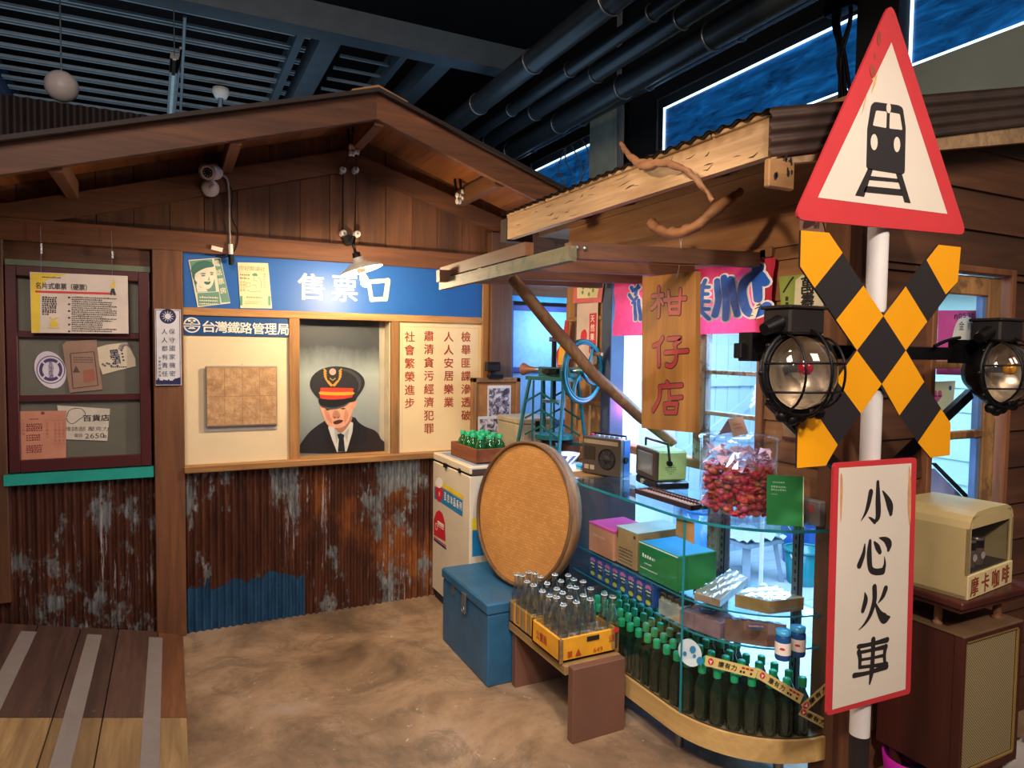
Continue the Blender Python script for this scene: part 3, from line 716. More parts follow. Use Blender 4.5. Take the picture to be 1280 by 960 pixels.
for k in range(26):
    a0_ = random.uniform(Y0+.05, Y1-.1); z0_ = random.uniform(2.15, 2.25); L_ = random.uniform(.02, .09); cr_.stroke([(-a0_, z0_), (-a0_+L_*.5, z0_+random.uniform(-.004, .006)), (-a0_+L_, z0_+random.uniform(-.004, .012))], [.001, random.uniform(.002, .005), .001], fwf, 0, False)
part('crack', cr_, mat('dark crack', '3c2a1c', .9), r2, kind='stuff')
# split battens on top of the fascia
yy = Y0+.02
while yy < Y1-.1:
    L = random.uniform(.18, .3); part('batten', MB().bbox((XE-.012, yy, 2.252), (XE+.05, min(yy+L-.008, Y1), 2.268), .003), W_OLD, r2); yy += L
# timber ends at the far end of the eave
part('beam_end', MB().bbox((XE+.0, Y1-.01, 2.13), (XE+.16, Y1+.07, 2.25)), mat('dark end grain', '33291f', .8, bmp=.5), r2)
for yy in (1.56, 2.2, 2.85, 3.25): part('rafter', MB().prism([(XE+.04, ez(XE)-.075), (4.2, ez(4.2)-.075), (4.2, ez(4.2)-.0), (XE+.04, ez(XE)-.0)], south(0), -yy-.04, -yy), W_FLAP, r2)
k = 0; xx = XE+.05
while xx < 2.3: part('roof_board', MB().prism([(xx, ez(xx)-.02), (xx+.118, ez(xx+.118)-.02), (xx+.118, ez(xx+.118)), (xx, ez(xx))], south(0), -Y1, -Y0-.02), W_SIDE, r2); xx += .12
# rake: corrugated strip, ribs follow the slope
sl = frame((XE-.02, Y0-.01, ez(XE-.02)+.015), (1, 0, .225), (0, 0, 1)); sl.u = Vector((0, 0, 1))
def rk(a, b, c=0): return Vector((XE-.02+a, Y0-.01-c, ez(XE-.02+a)+.012+b))
part('rake_sheet', MB().corr(rk, 0, 2.3, -.145, 0, .036, .006, 0, 'a'), RC, r2)
part('bargeboard', MB().prism([(XE+.02, ez(XE)-.15), (4.2, ez(4.2)-.235), (4.2, ez(4.2)-.12), (XE+.02, ez(XE)-.12)], south(0), -Y0-.03, -Y0), W_OLD, r2)
bo = P(962, 197, 'y', 1.49); bq = P(993, 238, 'y', 1.49)
part('beam_end', MB().bbox((bo.x, 1.49, bq.z), (bq.x, 1.512, bo.z)), wood('holed beam end', '7c5c38', 'a3794a', 'x', 14), r2)
hm = MB()
for i in range(9): hm.disc((bo.x+random.uniform(.015, bq.x-bo.x-.012), bq.z+random.uniform(.02, .1)), random.uniform(.003, .007), south(1.489), 0, 8, 1.8)
part('wormhole', hm, DARK, r2, kind='stuff')
# ---- propped shutter above the counter
hinge_n = Vector((2.045, 1.985, 1.913)); out_n = Vector((1.195, 1.985, 1.885)); out_f = Vector((1.195, 3.07, 1.897)); hinge_f = Vector((2.045, 3.06, 1.913))
fp = thing('propped_shutter', 'open wooden shutter frame propped out over the glass counter', 'shutter', (1.6, 2.5, 1.87))
part('rafter', MB().bar(hinge_n, out_n, .045, .055), W_FLAP, fp)
for t in (.34, .68): part('rafter', MB().bar(hinge_n.lerp(hinge_f, t)-Vector((0, 0, .01)), out_n.lerp(out_f, t)-Vector((0, 0, .01)), .04, .045), W_FLAP, fp)
part('rafter', MB().bar(hinge_f, out_f+Vector((-.06, 0, 0)), .045, .055), W_FLAP, fp)
part('edge_bar', MB().bar(out_n+Vector((0, -.03, -.012)), out_f+Vector((0, .10, -.03)), .03, .05), wood('green grey weathered bar', '5d5a44', '8c8265', 'y', 14, worn='3f4a3a'), fp, 'grey green weathered edge bar')
part('edge_bar', MB().bar(out_n+Vector((.012, .30, .045)), out_f+Vector((.012, .12, .03)), .035, .05), W_BROWNY, fp)
part('end_grain', MB().bar(out_f+Vector((0, .10, -.03)), out_f+Vector((0, .104, -.03)), .031, .051), mat('pale cut wood', 'd9bd92', .7), fp)
part('bolt', MB().sphere(out_n+Vector((.02, -.024, .008)), .008, 8, 5).sphere(out_n+Vector((.05, -.024, .008)), .008, 8, 5), STEEL, fp)
pr = thing('prop_stick', 'diagonal brown prop stick holding the shutter open', 'stick', (2.09, 2.44, 1.08))
part('stick', MB().tube([P(640, 347, 'x', 1.26), P(690, 408, 'x', 1.45), P(740, 466, 'x', 1.62), P(800, 520, 'x', 1.90), P(842, 553, 'x', 2.10)], [.026, .03, .027, .029, .026], 4), wood('prop wood', '60432c', '8f6c4a', 'z', 10), pr)
# ================================================================== TICKET OFFICE THINGS
def zoomY(pts, ox, oy, sc, y): return ptsY([(ox+u/sc, oy+v/sc) for u, v in pts], y)
def zoomX(pts, ox, oy, sc, x): return ptsX([(ox+u/sc, oy+v/sc) for u, v in pts], x)
INKW = mat('cream lettering', 'efe9c4', .5, var=.03)
# main blue sign
t = thing('sign_board', 'wide blue sign board with three large cream characters above the ticket window', 'sign', (.93, YW, 1.757))
part('board', MB().box((.064, YW-.018, 1.757), (1.787, YW, 2.046)), BLUE, t)
fr = south(YW-.0185)
for ch, px, py, hh in (('售', 389, 358.5, .150), ('票', 431, 361, .150)):
    m = MB(); c = P(px, py, 'y', YW-.02); text(m, ch, fr, c.x, c.z, hh, 0, hh*1.0, bold=.017); part('character', m, INKW, t)
m = MB()
for pts, wd in (([(460, 352.5), (485, 350.5)], .026), ([(461, 352), (464.5, 375)], .024), ([(485, 350.5), (482, 373.5)], .03), ([(464.5, 374.5), (482, 373.5)], .026)):
    m.stroke(ptsY(pts, YW-.02), wd, fr, 0)
part('character', m, INKW, t)
# small name board
t = thing('name_board', 'narrow dark blue board with a white ring emblem and seven white characters', 'sign', (.33, YW, 1.615))
part('board', MB().box((.064, YW-.016, 1.612), (.598, YW, 1.716)), BLUED, t)
m = MB(); fr = south(YW-.0175); c = P(239.7, 406.5, 'y', YW)
R_ = .041
for k in range(32):
    a0, a1 = 2*PI*k/32, 2*PI*(k+1)/32
    if abs(math.sin((a0+a1)/2)) < .12: continue
    m.add([fr(c.x+r*math.cos(a), c.z+r*math.sin(a), 0) for r, a in ((R_*.82, a0), (R_, a0), (R_, a1), (R_*.82, a1))], [(0, 1, 2, 3)])
m.rect(fr, c.x-R_, c.z+.003, c.x+R_, c.z+.008, 0); m.rect(fr, c.x-R_, c.z-.008, c.x+R_, c.z-.003, 0)
m.rect(fr, c.x-.018, c.z+.018, c.x+.018, c.z+.028, 0); m.rect(fr, c.x-.006, c.z-.012, c.x+.006, c.z+.026, 0); m.flat([(c.x-.02, c.z-.02), (c.x+.02, c.z-.02), (c.x+.008, c.z-.010), (c.x-.008, c.z-.010)], fr, 0)
for i, ch in enumerate('台灣鐵路管理局'):
    q = P(261+i*15.4, 408.3+i*.6, 'y', YW); mc = MB(); text(mc, ch, fr, q.x, q.z, .062, 0, .064, bold=.018); part('character', mc, WHITE, t)
part('ring_emblem', m, WHITE, t)
# framed paper bag
t = thing('framed_paper', 'clear framed sheet of creased brown paper on the cream wall', 'picture', (.36, YW, 1.1))
a, b = P(257.5, 459, 'y', YW-.03), P(346, 530, 'y', YW-.03)
part('backing', MB().box((a.x-.012, YW-.012, b.z-.03), (b.x+.004, YW-.005, a.z-.01)), mat('soft grey mount', 'b9b4ae', .7), t)
part('frame', MB().bbox((a.x-.004, YW-.03, b.z-.006), (b.x+.004, YW-.016, a.z+.006)), mat('frame edge', '9c8b74', .5), t)
pm, nt, bb = new_mat('creased kraft paper'); co = coords(nt); n_ = noise(nt, co, 22, 5, .7, .25)
nt.links.new(ramp(nt, n_, [(.35, s2l('a9815a')), (.65, s2l('d3ab7d'))]), bb.inputs['Base Color']); bump(nt, bb, n_, .8, .01); bb.inputs['Roughness'].default_value = .7
part('paper', MB().box((a.x+.004, YW-.033, b.z+.004), (b.x-.004, YW-.030, a.z-.004)), pm, t)
m = MB()
for k in range(1, 4): m.box((a.x+k*(b.x-a.x)/4, YW-.0335, b.z+.006), (a.x+k*(b.x-a.x)/4+.002, YW-.033, a.z-.006))
m.box((a.x+.006, YW-.0335, (a.z+b.z)/2), (b.x-.006, YW-.033, (a.z+b.z)/2+.002)); part('fold', m, mat('paper fold', '8f6c49', .8), t)
part('hook', MB().sphere((b.x-.05, YW-.03, b.z-.008), .004, 6, 4).sphere(((a.x+b.x)/2, YW-.03, a.z+.014), .003, 6, 4), STEEL, t)
# notice with slogans
t = thing('slogan_notice', 'cream notice board with four columns of red handwritten characters', 'notice', (1.5, YW, .915))
part('board', MB().box((1.238, YW-.008, .915), (1.787, YW, 1.716)), mat('notice board cream', 'ead3a6', .6, var=.05, scale=3), t)
m = MB(); fr = south(YW-.0095)
for (cx_, y0_, s_) in (((511.5, 414, '社會繁榮進步')), (535.5, 413, '肅清貪污經濟犯罪'), (560.2, 414, '人人安居樂業'), (581.7, 414, '檢舉匪諜滲透破')):
    pit = 16.55 if len(s_) < 8 else 16.5
    for i, ch in enumerate(s_):
        q = P(cx_+(i*.0), y0_+7+i*pit*(1 if cx_ < 550 else .985), 'y', YW); vs_, fs_, tw_, th_ = glyphs(ch, .016)
        k_ = .062/.92
        mc = MB(); mc.add([fr(q.x+v.x*k_, q.z+v.y*k_, v.z) for v in vs_], fs_); part('character', mc, REDI, t)
m = MB(); fr = south(YW-.009)
for (x0, z0, x1, z1) in ((1.262, .94, 1.266, 1.69), (1.262, 1.686, 1.77, 1.69), (1.768, .94, 1.772, 1.69)): m.rect(fr, x0, z0, x1, z1, 0)
part('border_line', m, mat('faint border', 'd8bd8c', .6), t)
# portrait behind the office glass
t = thing('portrait_painting', 'painted portrait of a person in a black peaked cap, uniform and tie', 'painting', (.92, YW+.1, .93))
YP = YW+.10; fr = south(YP)
def pz(pts): return zoomY(pts, 360, 380, 4.571, YP)
def bg_mat():
    m, nt, b = new_mat('painted misty background'); tc = N(nt, 'ShaderNodeTexCoord'); sp = N(nt, 'ShaderNodeSeparateXYZ'); nt.links.new(tc.outputs['Object'], sp.inputs[0])
    co = coords(nt, (1, 1, .5)); nz = noise(nt, co, 9, 4, .65)
    ad = N(nt, 'ShaderNodeMath', operation='MULTIPLY_ADD'); ad.inputs[1].default_value = .12; nt.links.new(nz, ad.inputs[0]); nt.links.new(sp.outputs[2], ad.inputs[2])
    c = ramp(nt, ad.outputs[0], [(.05, s2l('6f7d84')), (.22, s2l('94a2a6')), (.52, s2l('b4c2c2')), (.63, s2l('7c8688')), (.69, s2l('474d52'))])
    nt.links.new(c, b.inputs['Base Color']); b.inputs['Roughness'].default_value = .5; return m
part('canvas', MB().prism([(.657, .915), (1.15, .915), (1.15, 1.716), (.657, 1.716)], fr, -.004, 0), bg_mat(), t)
def lay(nm, pts, c, lv, n=4, lab=None, close=True):
    m = MB()
    for q in (pts if isinstance(pts[0][0], (tuple, list)) else [pts]): m.flat(pz(curve2(q, n) if n > 1 else q), fr, .0006*lv)
    return part(nm, m, mat('portrait '+nm+c, c, .55, var=.12, scale=14), t, lab)
lay('coat', [(52, 852), (62, 815), (110, 745), (160, 700), (215, 665), (240, 655), (370, 645), (400, 672), (440, 700), (500, 725), (530, 770), (548, 842)], '1d1f25', 1, 3)
lay('shirt', [(232, 668), (262, 700), (300, 735), (352, 668), (372, 680), (368, 730), (335, 842), (280, 846), (250, 770), (230, 715)], 'd9dedc', 2, 1)
lay('collar_shade', [[(262, 705), (296, 742), (276, 800)], [(352, 700), (322, 742), (336, 790)]], 'b4bcc0', 3, 1)
lay('neck', [(250, 655), (262, 700), (300, 738), (348, 690), (362, 640)], 'b98268', 3, 3)
lay('tie', [(280, 745), (300, 738), (322, 748), (318, 770), (326, 842), (284, 844), (290, 775)], '14222f', 4, 1)
lay('lapel', [[(215, 672), (232, 715), (275, 846), (230, 848), (190, 700)], [(378, 655), (372, 715), (338, 842), (385, 840), (420, 700)]], '15171c', 3, 1)
lay('face', [(180, 585), (200, 640), (225, 690), (262, 705), (295, 708), (330, 690), (358, 640), (372, 590), (365, 560), (270, 560), (190, 572)], 'efb294', 5, 4)
lay('ear', [(365, 560), (378, 532), (391, 545), (388, 578), (372, 600), (360, 595)], 'e8a488', 6, 4)
lay('cheek_shade', [[(205, 610), (222, 655), (250, 685), (240, 640), (222, 600)], [(330, 600), (345, 640), (325, 680), (318, 640)]], 'da9678', 6, 3)
lay('eye', [[(212, 602), (225, 600), (238, 604), (225, 607)], [(300, 598), (316, 594), (330, 597), (315, 602)]], '3a2622', 7, 3)
lay('nose', [(262, 610), (252, 640), (262, 652), (285, 650), (298, 640), (285, 612)], 'c58a70', 7, 4)
lay('nostril', [[(260, 646), (268, 644), (272, 650), (262, 652)], [(282, 647), (290, 643), (292, 649), (284, 652)]], '8c5444', 8, 3)
lay('mouth', [(256, 675), (270, 667), (286, 662), (300, 661), (314, 666), (302, 678), (282, 686), (266, 686)], '532c2f', 8, 4)
lay('cap_crown', [(124, 460), (140, 410), (190, 372), (260, 356), (340, 364), (400, 390), (434, 430), (432, 475), (395, 530), (365, 560), (200, 560), (178, 545), (140, 500)], '2a2b2f', 9, 4)
lay('cap_highlight', [(300, 372), (360, 380), (410, 420), (415, 470), (396, 500), (402, 455), (370, 405)], '4a4c52', 10, 4)
lay('cap_band', [(185, 484), (200, 478), (360, 480), (371, 490), (366, 530), (350, 538), (270, 545), (200, 542), (180, 530)], 'd8452e', 10, 2)
lay('cap_stripe', [(184, 500), (270, 504), (369, 502), (368, 518), (270, 522), (183, 516)], 'f0b13a', 11, 2)
lay('cap_visor', [(174, 545), (200, 544), (270, 548), (340, 538), (364, 536), (350, 560), (320, 582), (270, 598), (220, 596), (185, 580)], '16181d', 11, 4)
lay('visor_edge', [(182, 576), (220, 588), (270, 590), (320, 575), (352, 556), (322, 582), (270, 598), (220, 597)], '4e545c', 12, 2)
m = MB()
for s_ in (-1, 1):
    for k in range(7):
        a = math.radians(-70+k*22); x_ = 254+s_*(18+34*math.cos(a*.55))*1.0; y_ = 462-k*14
        x_ = 254+s_*(14+30*math.sin(min(1, k/4)*PI/2)); m.stroke(pz([(x_-s_*6, y_+6), (x_+s_*5, y_-6)]), .009, fr, .0006*11, True)
m.stroke(pz([(228, 440), (254, 465), (280, 440)]), .008, fr, .0006*11); m.stroke(pz([(240, 425), (254, 436), (268, 425)]), .006, fr, .0006*11)
part('cap_emblem', m, mat('gold braid', 'd9a441', .5, var=.1), t)
m = MB(); c = pz([(254, 387)])[0]; m.disc(c, .020, fr, .0006*11, 20); part('cap_badge', m, mat('pale pink badge', 'e2b6a6', .5), t)
# girl poster and scholar poster on the blue board
def card_px(nm, lab, cat, quad, y, c, group=None, lift=0):
    t = thing(nm, lab, cat, P(*quad[3], 'y', y)); fr = south(y-lift)
    m = MB(); q = ptsY(quad, y); m.prism(q, fr, 0, .002); part('sheet', m, c, t); return t, south(y-lift-.0025)
t, fr = card_px('poster', 'tilted green and cream poster of a smiling woman in a hat on the blue board', 'poster', [(235.5, 325), (275.5, 322), (288, 379), (247, 384)], YW-.02, mat('poster cream', 'e6e2c6', .6))
def pg(pts, n=1): return zoomY(curve2(pts, n) if n > 1 else pts, 220, 310, 8, YW-.02)
GR = mat('poster green', '6d9a88', .6, var=.1); GRD = mat('poster dark green', '3f7363', .6, var=.1)
m = MB(); m.flat(pg([(135, 130), (360, 110), (400, 435), (205, 445)]), fr, 0); m.flat(pg([(380, 108), (440, 104), (540, 540), (455, 548), (440, 470)]), fr, 0); m.flat(pg([(212, 452), (430, 438), (445, 560), (225, 580)]), fr, 0); part('print', m, GR, t)
m = MB(); m.flat(pg([(185, 275), (215, 240), (280, 205), (378, 190), (385, 290), (368, 360), (335, 405), (290, 410), (240, 385), (205, 350), (190, 310)], 3), fr, .0006); m.flat(pg([(205, 350), (240, 392), (300, 412), (320, 435), (215, 440), (205, 400)]), fr, .0004); part('face', m, mat('poster skin', 'e9e4cd', .6), t)
m = MB(); m.flat(pg([(150, 235), (165, 180), (215, 140), (290, 128), (350, 140), (378, 185), (300, 200), (235, 228), (185, 258)], 3), fr, .0012); m.flat(pg([(278, 342), (300, 336), (322, 340), (345, 334), (338, 358), (316, 368), (292, 360)], 3), fr, .0012); m.flat(pg([(183, 325), (200, 330), (210, 352), (198, 368), (184, 352)], 3), fr, .0012); m.flat(pg([(160, 250), (190, 258), (182, 320), (168, 300)], 2), fr, .0012)
m.flat(pg([(250, 280), (272, 270), (296, 278), (274, 284)], 2), fr, .0012); m.flat(pg([(340, 266), (356, 259), (374, 266), (358, 272)], 2), fr, .0012); m.stroke(pg([(245, 262), (270, 252), (296, 258)], 3), .003, fr, .0012, False); m.stroke(pg([(338, 250), (358, 243), (376, 250)], 3), .003, fr, .0012, False); m.stroke(pg([(330, 290), (334, 315), (322, 322)], 2), .002, fr, .0012, False); part('hat_and_lips', m, GRD, t)
m = MB()
for i, ch in enumerate('電話票房'):
    q = pg([(405+i*22, 155+i*90)])[0]; text(m, ch, fr, q[0], q[1], .032, .0008, .032, bold=.02, rot=.2)
for k in range(3): q = pg([(235, 490+k*32), (420, 475+k*32)]); scribble(m, fr, q[0][0], q[1][0], q[0][1], .009, .0008)
part('lettering', m, mat('poster cream', 'e6e2c6', .6), t)
t, fr = card_px('poster', 'cream poster with a green sketch of a person reading, right of the tilted one', 'poster', [(297, 328), (335, 329), (340, 385.5), (300.5, 385)], YW-.02, mat('aged print paper', 'ead9ab', .6))
m = MB()
text(m, '你好閱讀社', fr, *pg([(760, 205)])[0], .024, 0, .135, bold=.01)
for k in range(2): q = pg([(640, 265+k*35), (740, 262+k*35)]); scribble(m, fr, q[0][0], q[1][0], q[0][1], .009, 0)
for cx in (650, 680, 885): q = pg([(cx, 250 if cx > 800 else 330)])[0]; column(m, '讀書創造未來' if cx > 800 else '知識力量', fr, q[0], q[1], .013, .0145, 0)
q = pg([(705, 490), (860, 490)]); scribble(m, fr, q[0][0], q[1][0], q[0][1], .008, 0)
for k in range(2): q = pg([(685, 535+k*18), (900, 548+k*16)]); scribble(m, fr, q[0][0], q[1][0], q[0][1], .004, 0)
part('lettering', m, mat('poster olive ink', '77815c', .6), t)
m = MB(); m.flat(pg([(760, 265), (790, 250), (815, 265), (810, 282), (770, 278)], 3), fr, 0)
for pts in ([(775, 280), (780, 320), (820, 340)], [(820, 290), (850, 330), (855, 400)], [(700, 350), (740, 345), (745, 385), (705, 390), (700, 350)], [(705, 420), (760, 440), (840, 430), (850, 450)], [(760, 370), (800, 372), (800, 400)]): m.stroke(pg(pts), .003, fr, 0, False)
for a in (640, 920): q = pg([(a, 480), (a+25, 575)]); m.rect(fr, q[0][0], q[1][1], q[1][0], q[0][1], 0)
part('sketch', m, mat('poster sketch green', '5f9a7a', .6), t)
# enamel plate on the post
t = thing('slogan_plate', 'narrow white enamel plate with dark blue sun emblem on the brown post', 'sign', (0, YW-.06, 1.4))
a, b = P(193.3, 386, 'y', YW-.06), P(227, 481.5, 'y', YW-.06); fr = south(YW-.064)
part('plate', MB().bbox((a.x, YW-.063, b.z), (b.x, YW-.05, a.z), .001), mat('white enamel', 'dcdce4', .35), t)
m = MB(); w_ = .0025
for (x0, z0, x1, z1) in ((a.x+.004, b.z+.004, a.x+.004+w_, a.z-.004), (b.x-.004-w_, b.z+.004, b.x-.004, a.z-.004), (a.x+.004, a.z-.004-w_, b.x-.004, a.z-.004), (a.x+.004, b.z+.004, b.x-.004, b.z+.004+w_)): m.rect(fr, x0, z0, x1, z1, 0)
cx, cz = (a.x+b.x)/2, P(210, 395.5, 'y', YW-.06).z
for k in range(40):
    a0, a1 = 2*PI*k/40, 2*PI*(k+1)/40; m.add([fr(cx+r*math.cos(q), cz+r*math.sin(q), 0) for r, q in ((.022, a0), (.038, a0), (.038, a1), (.022, a1))], [(0, 1, 2, 3)])
m.disc((cx, cz), .023, fr, 0, 24)
q0 = P(215, 411, 'y', YW-.06); column(m, '保守國家機密', fr, q0.x, q0.z, .030, .0435, 0, .0)
q0 = P(205.5, 411, 'y', YW-.06); column(m, '人人都有責任', fr, q0.x, q0.z, .030, .0435, 0, .0)
q0 = P(199.5, 446, 'y', YW-.06); column(m, '中華民國防諜', fr, q0.x, q0.z, .013, .018, 0, .0)
pts = [(195, 480)]+[(195+i*1.6, 476-(5 if i % 4 == 2 else 2)*random.random()-(3 if i > 14 else 0)) for i in range(20)]+[(226, 480)]
m.flat(ptsY(pts, YW-.06), fr, 0); part('lettering', m, mat('navy enamel', '2a2f5c', .4), t)
m = MB()
for k in range(12):
    a_ = 2*PI*k/12; m.flat([(cx+.017*math.cos(a_-.14), cz+.017*math.sin(a_-.14)), (cx+.031*math.cos(a_), cz+.031*math.sin(a_)), (cx+.017*math.cos(a_+.14), cz+.017*math.sin(a_+.14))], fr, .0006)
m.disc((cx, cz), .0145, fr, .0006, 18); part('sun_emblem', m, mat('white enamel', 'dcdce4', .35), t)
# ---- papers in the left show window
def zz(pts, n=1): return zoomY(curve2(pts, n) if n > 1 else pts, 0, 320, 3.4292, YW-.03)
t = thing('information_panel', 'clear hanging panel with yellow edged text sheet and red line', 'panel', (-.45, YW-.05, 1.6)); FY = YW-.065
q = ptsY([(38, 340.5), (158, 345.5), (159, 416.5), (40, 415.5)], FY)
part('acrylic_sheet', MB().prism([(q[0][0]-.002, q[0][1]+.002), (q[1][0]+.006, q[1][1]+.002), (q[2][0]+.006, q[2][1]-.002), (q[3][0]-.002, q[3][1]-.002)], south(FY), -.004, .004), mat('warm acrylic', 'ded2c6', .3), t)
fr = south(FY-.005)
def zf(pts, n=1): return zoomY(curve2(pts, n) if n > 1 else pts, 0, 320, 3.4292, FY)
part('yellow_band', MB().flat(zf([(132, 72), (290, 78), (200, 102), (172, 140), (172, 325), (136, 326)]), fr, 0), mat('yellow print', 'e6c83a', .5), t)
part('red_line', MB().flat(zf([(152, 148), (470, 157), (470, 166), (152, 157)]), fr, .0006), mat('red print', 'd8313a', .5), t)
m = MB(); c = zf([(265, 131)])[0]; text(m, '名片式車票（硬票）', fr, c[0], c[1], .032, .0006, .21, bold=.02)
q = zf([(182, 90), (262, 92)]); scribble(m, fr, q[0][0], q[1][0], q[0][1], .006, .0006)
for k in range(9): q = zf([(182, 176+k*9), (244, 177+k*9)]); scribble(m, fr, q[0][0], q[1][0]-(.03 if k == 8 else 0), q[0][1], .009, .0006)
for k in range(17):
    q = zf([(308, 176+k*9), (500-random.choice((0, 20, 60)), 177+k*9)]); scribble(m, fr, q[0][0], q[1][0], q[0][1], .007, .0006)
for k in range(6): m.disc(zf([(297, 178+k*29)])[0], .005, fr, .0006, 8)
m.flat(zf([(470, 166), (478, 140), (490, 140), (498, 168), (486, 168), (483, 155), (480, 168)]), fr, .001); part('lettering', m, mat('dark print', '3a3236', .6), t)
m = MB(); m.disc(zf([(484, 128)])[0], .010, fr, .001, 10); m.flat(zf([(490, 98), (484, 122), (494, 120)]), fr, .001)
m.stroke(zf([(215, 262), (230, 275), (250, 262)]), .006, fr, .001, False); m.disc(zf([(232, 290)])[0], .018, fr, .001, 14, .8); m.stroke(zf([(206, 308), (256, 308)]), .005, fr, .001, False); part('yellow_doodle', m, mat('yellow print', 'c9a83a', .5), t)
for px in (50, 139):
    a = P(px, 262, 'y', FY); 
    part('wire', MB().cyl((a.x, FY, 2.12), (a.x, FY, 1.87), .0012, 5), STEEL, t); part('wire_clamp', MB().cyl((a.x, FY, 2.015+(.005 if px > 100 else .02)), (a.x, FY, 1.985), .008, 8), mat('bright clip', 'c8c8c8', .25, .9), t)
def wcard(nm, lab, cat, outline, c, lift, n=1):
    t = thing(nm, lab, cat, P(0+outline[-1][0]/3.4292, 320+outline[-1][1]/3.4292, 'y', YW-.013)); fr = south(YW-.013-lift)
    part('sheet', MB().prism(zoomY(curve2(outline, n) if n > 1 else outline, 0, 320, 3.4292, YW-.013), fr, 0, .002), c, t); return t, south(YW-.0155-lift)
PUR = mat('purple print', '4a3a6a', .6); LAV = mat('pale lavender paper', 'd8d0de', .5)
oc = (216, 488); ov = [(oc[0]+72*math.cos(2*PI*k/24)*math.cos(-.35)-80*math.sin(2*PI*k/24)*math.sin(-.35)*.5, oc[1]+80*math.sin(2*PI*k/24)) for k in range(24)]
t, fr = wcard('label_card', 'oval purple and white label behind the left window', 'label', ov, LAV, 0)
m = MB(); cc = zz([oc])[0]
for r0, r1 in ((.064, .060), (.052, .038)):
    for k in range(36):
        if r1 < .05 and k % 9 == 4: continue
        a0, a1 = 2*PI*k/36, 2*PI*(k+1)/36; m.add([fr(cc[0]+r*math.cos(a)*.92, cc[1]+r*math.sin(a)*1.08, 0) for r, a in ((r1, a0), (r0, a0), (r0, a1), (r1, a1))], [(0, 1, 2, 3)])
column(m, '五加皮酒', fr, cc[0], cc[1]+.042, .022, .021, 0, .02); part('print', m, PUR, t)
t, fr = wcard('paper_pouch', 'tan paper pouch between the oval label and the cream label', 'pouch', [(268, 382), (285, 366), (415, 358), (418, 400), (440, 572), (300, 586)], mat('tan pouch', '9a7c6a', .5), .004)
m = MB(); o = zz([(300, 418), (402, 410), (420, 555), (312, 568)])
for i in range(4): m.stroke([o[i], o[(i+1) % 4]], .004, fr, 0, False)
for k in range(3): q = zz([(315, 435+k*10), (398, 430+k*10)]); scribble(m, fr, q[0][0], q[1][0], q[0][1], .006, 0)
m.flat(zz([(310, 500), (325, 470), (342, 500)]), fr, 0); part('print', m, mat('pouch print', '5a4440', .6), t)
m = MB(); m.flat(zz([(355, 490), (402, 484), (408, 535), (360, 542)]), fr, .0005); part('red_panel', m, mat('faded red print', 'a0604e', .6), t)
t, fr = wcard('label_card', 'torn cream label with two dark characters, right of the tan pouch', 'label', [(402, 396), (460, 380), (545, 370), (580, 440), (582, 472), (500, 492), (440, 508)], mat('old cream label', 'd6ccb2', .6), .002)
m = MB(); q = zz([(490, 420)])[0]; text(m, '黑', fr, q[0], q[1], .045, 0, .045, bold=.02, rot=.14); q = zz([(498, 447)])[0]; text(m, '酒', fr, q[0], q[1], .038, 0, .038, bold=.02, rot=.14)
for k in range(4): m.disc(zz([(520+k*3, 405+k*14)])[0], .005, fr, 0, 8)
q = zz([(475, 475), (545, 465)]); scribble(m, fr, q[0][0], q[1][0], q[0][1], .008, 0); part('lettering', m, mat('navy ink', '2c2f5a', .6), t)
m = MB()
for k in range(14):
    a_ = PI*k/13+.3; c0 = zz([(540, 395)])[0]; m.stroke([(c0[0]+.012*math.cos(a_), c0[1]+.012*math.sin(a_)), (c0[0]+.035*math.cos(a_), c0[1]+.03*math.sin(a_))], .003, fr, 0, False)
for k in range(8): c0 = zz([(440+k*9, 465+6*math.sin(k*2))])[0]; m.disc(c0, .006, fr, 0, 7)
part('flower_print', m, mat('brown print', '6e6472', .6), t)
t, fr = wcard('receipt_sheet', 'white department receipt with the number 2650 in a clear sleeve', 'receipt', [(245, 640), (472, 655), (460, 792), (270, 785)], mat('receipt paper', 'cfc8ba', .5), .002)
m = MB(); q = zz([(412, 695)])[0]; text(m, '百貨店', fr, q[0], q[1], .034, 0, .115, bold=.025); q = zz([(370, 742)])[0]; text(m, '雜誌部 壓克力', fr, q[0], q[1], .022, 0, .19, bold=.0, rot=-.04)
q = zz([(405, 772)])[0]; text(m, '2650', fr, q[0], q[1], .025, 0, .085, bold=.0); q = zz([(335, 770)])[0]; text(m, '電話', fr, q[0], q[1], .018, 0, .035); q = zz([(448, 775)])[0]; text(m, '號', fr, q[0], q[1], .016, 0, .016)
m.stroke(zz(curve2([(285, 690), (300, 660), (345, 655), (365, 680), (340, 700), (310, 720), (290, 710)], 4)), .003, fr, 0, False); part('lettering', m, mat('dark print', '3a3236', .6), t)
t, fr = wcard('receipt_sheet', 'orange pink receipt at the lower left of the left window', 'receipt', [(85, 665), (285, 662), (284, 876), (84, 888)], mat('orange receipt paper', 'c98a70', .5), .006)
m = MB(); m.disc(zz([(182, 674)])[0], .008, fr, 0, 10)
for (x0, x1, ys) in ((112, 180, range(722, 752, 9)), (112, 170, range(770, 800, 10)), (112, 180, range(815, 850, 9))):
    for y_ in ys: q = zz([(x0, y_), (x1, y_)]); scribble(m, fr, q[0][0], q[1][0], q[0][1], .009, 0)
q = zz([(125, 700), (165, 700)]); scribble(m, fr, q[0][0], q[1][0], q[0][1], .006, 0)
for cx, n_ in ((200, 6), (235, 8), (252, 8), (270, 8), (98, 5)): q = zz([(cx, 700)])[0]; column(m, '一二三四五六七八'[:n_], fr, q[0], q[1], .012, .0165, 0, .01)
part('lettering', m, mat('red brown print', '83403a', .6), t)
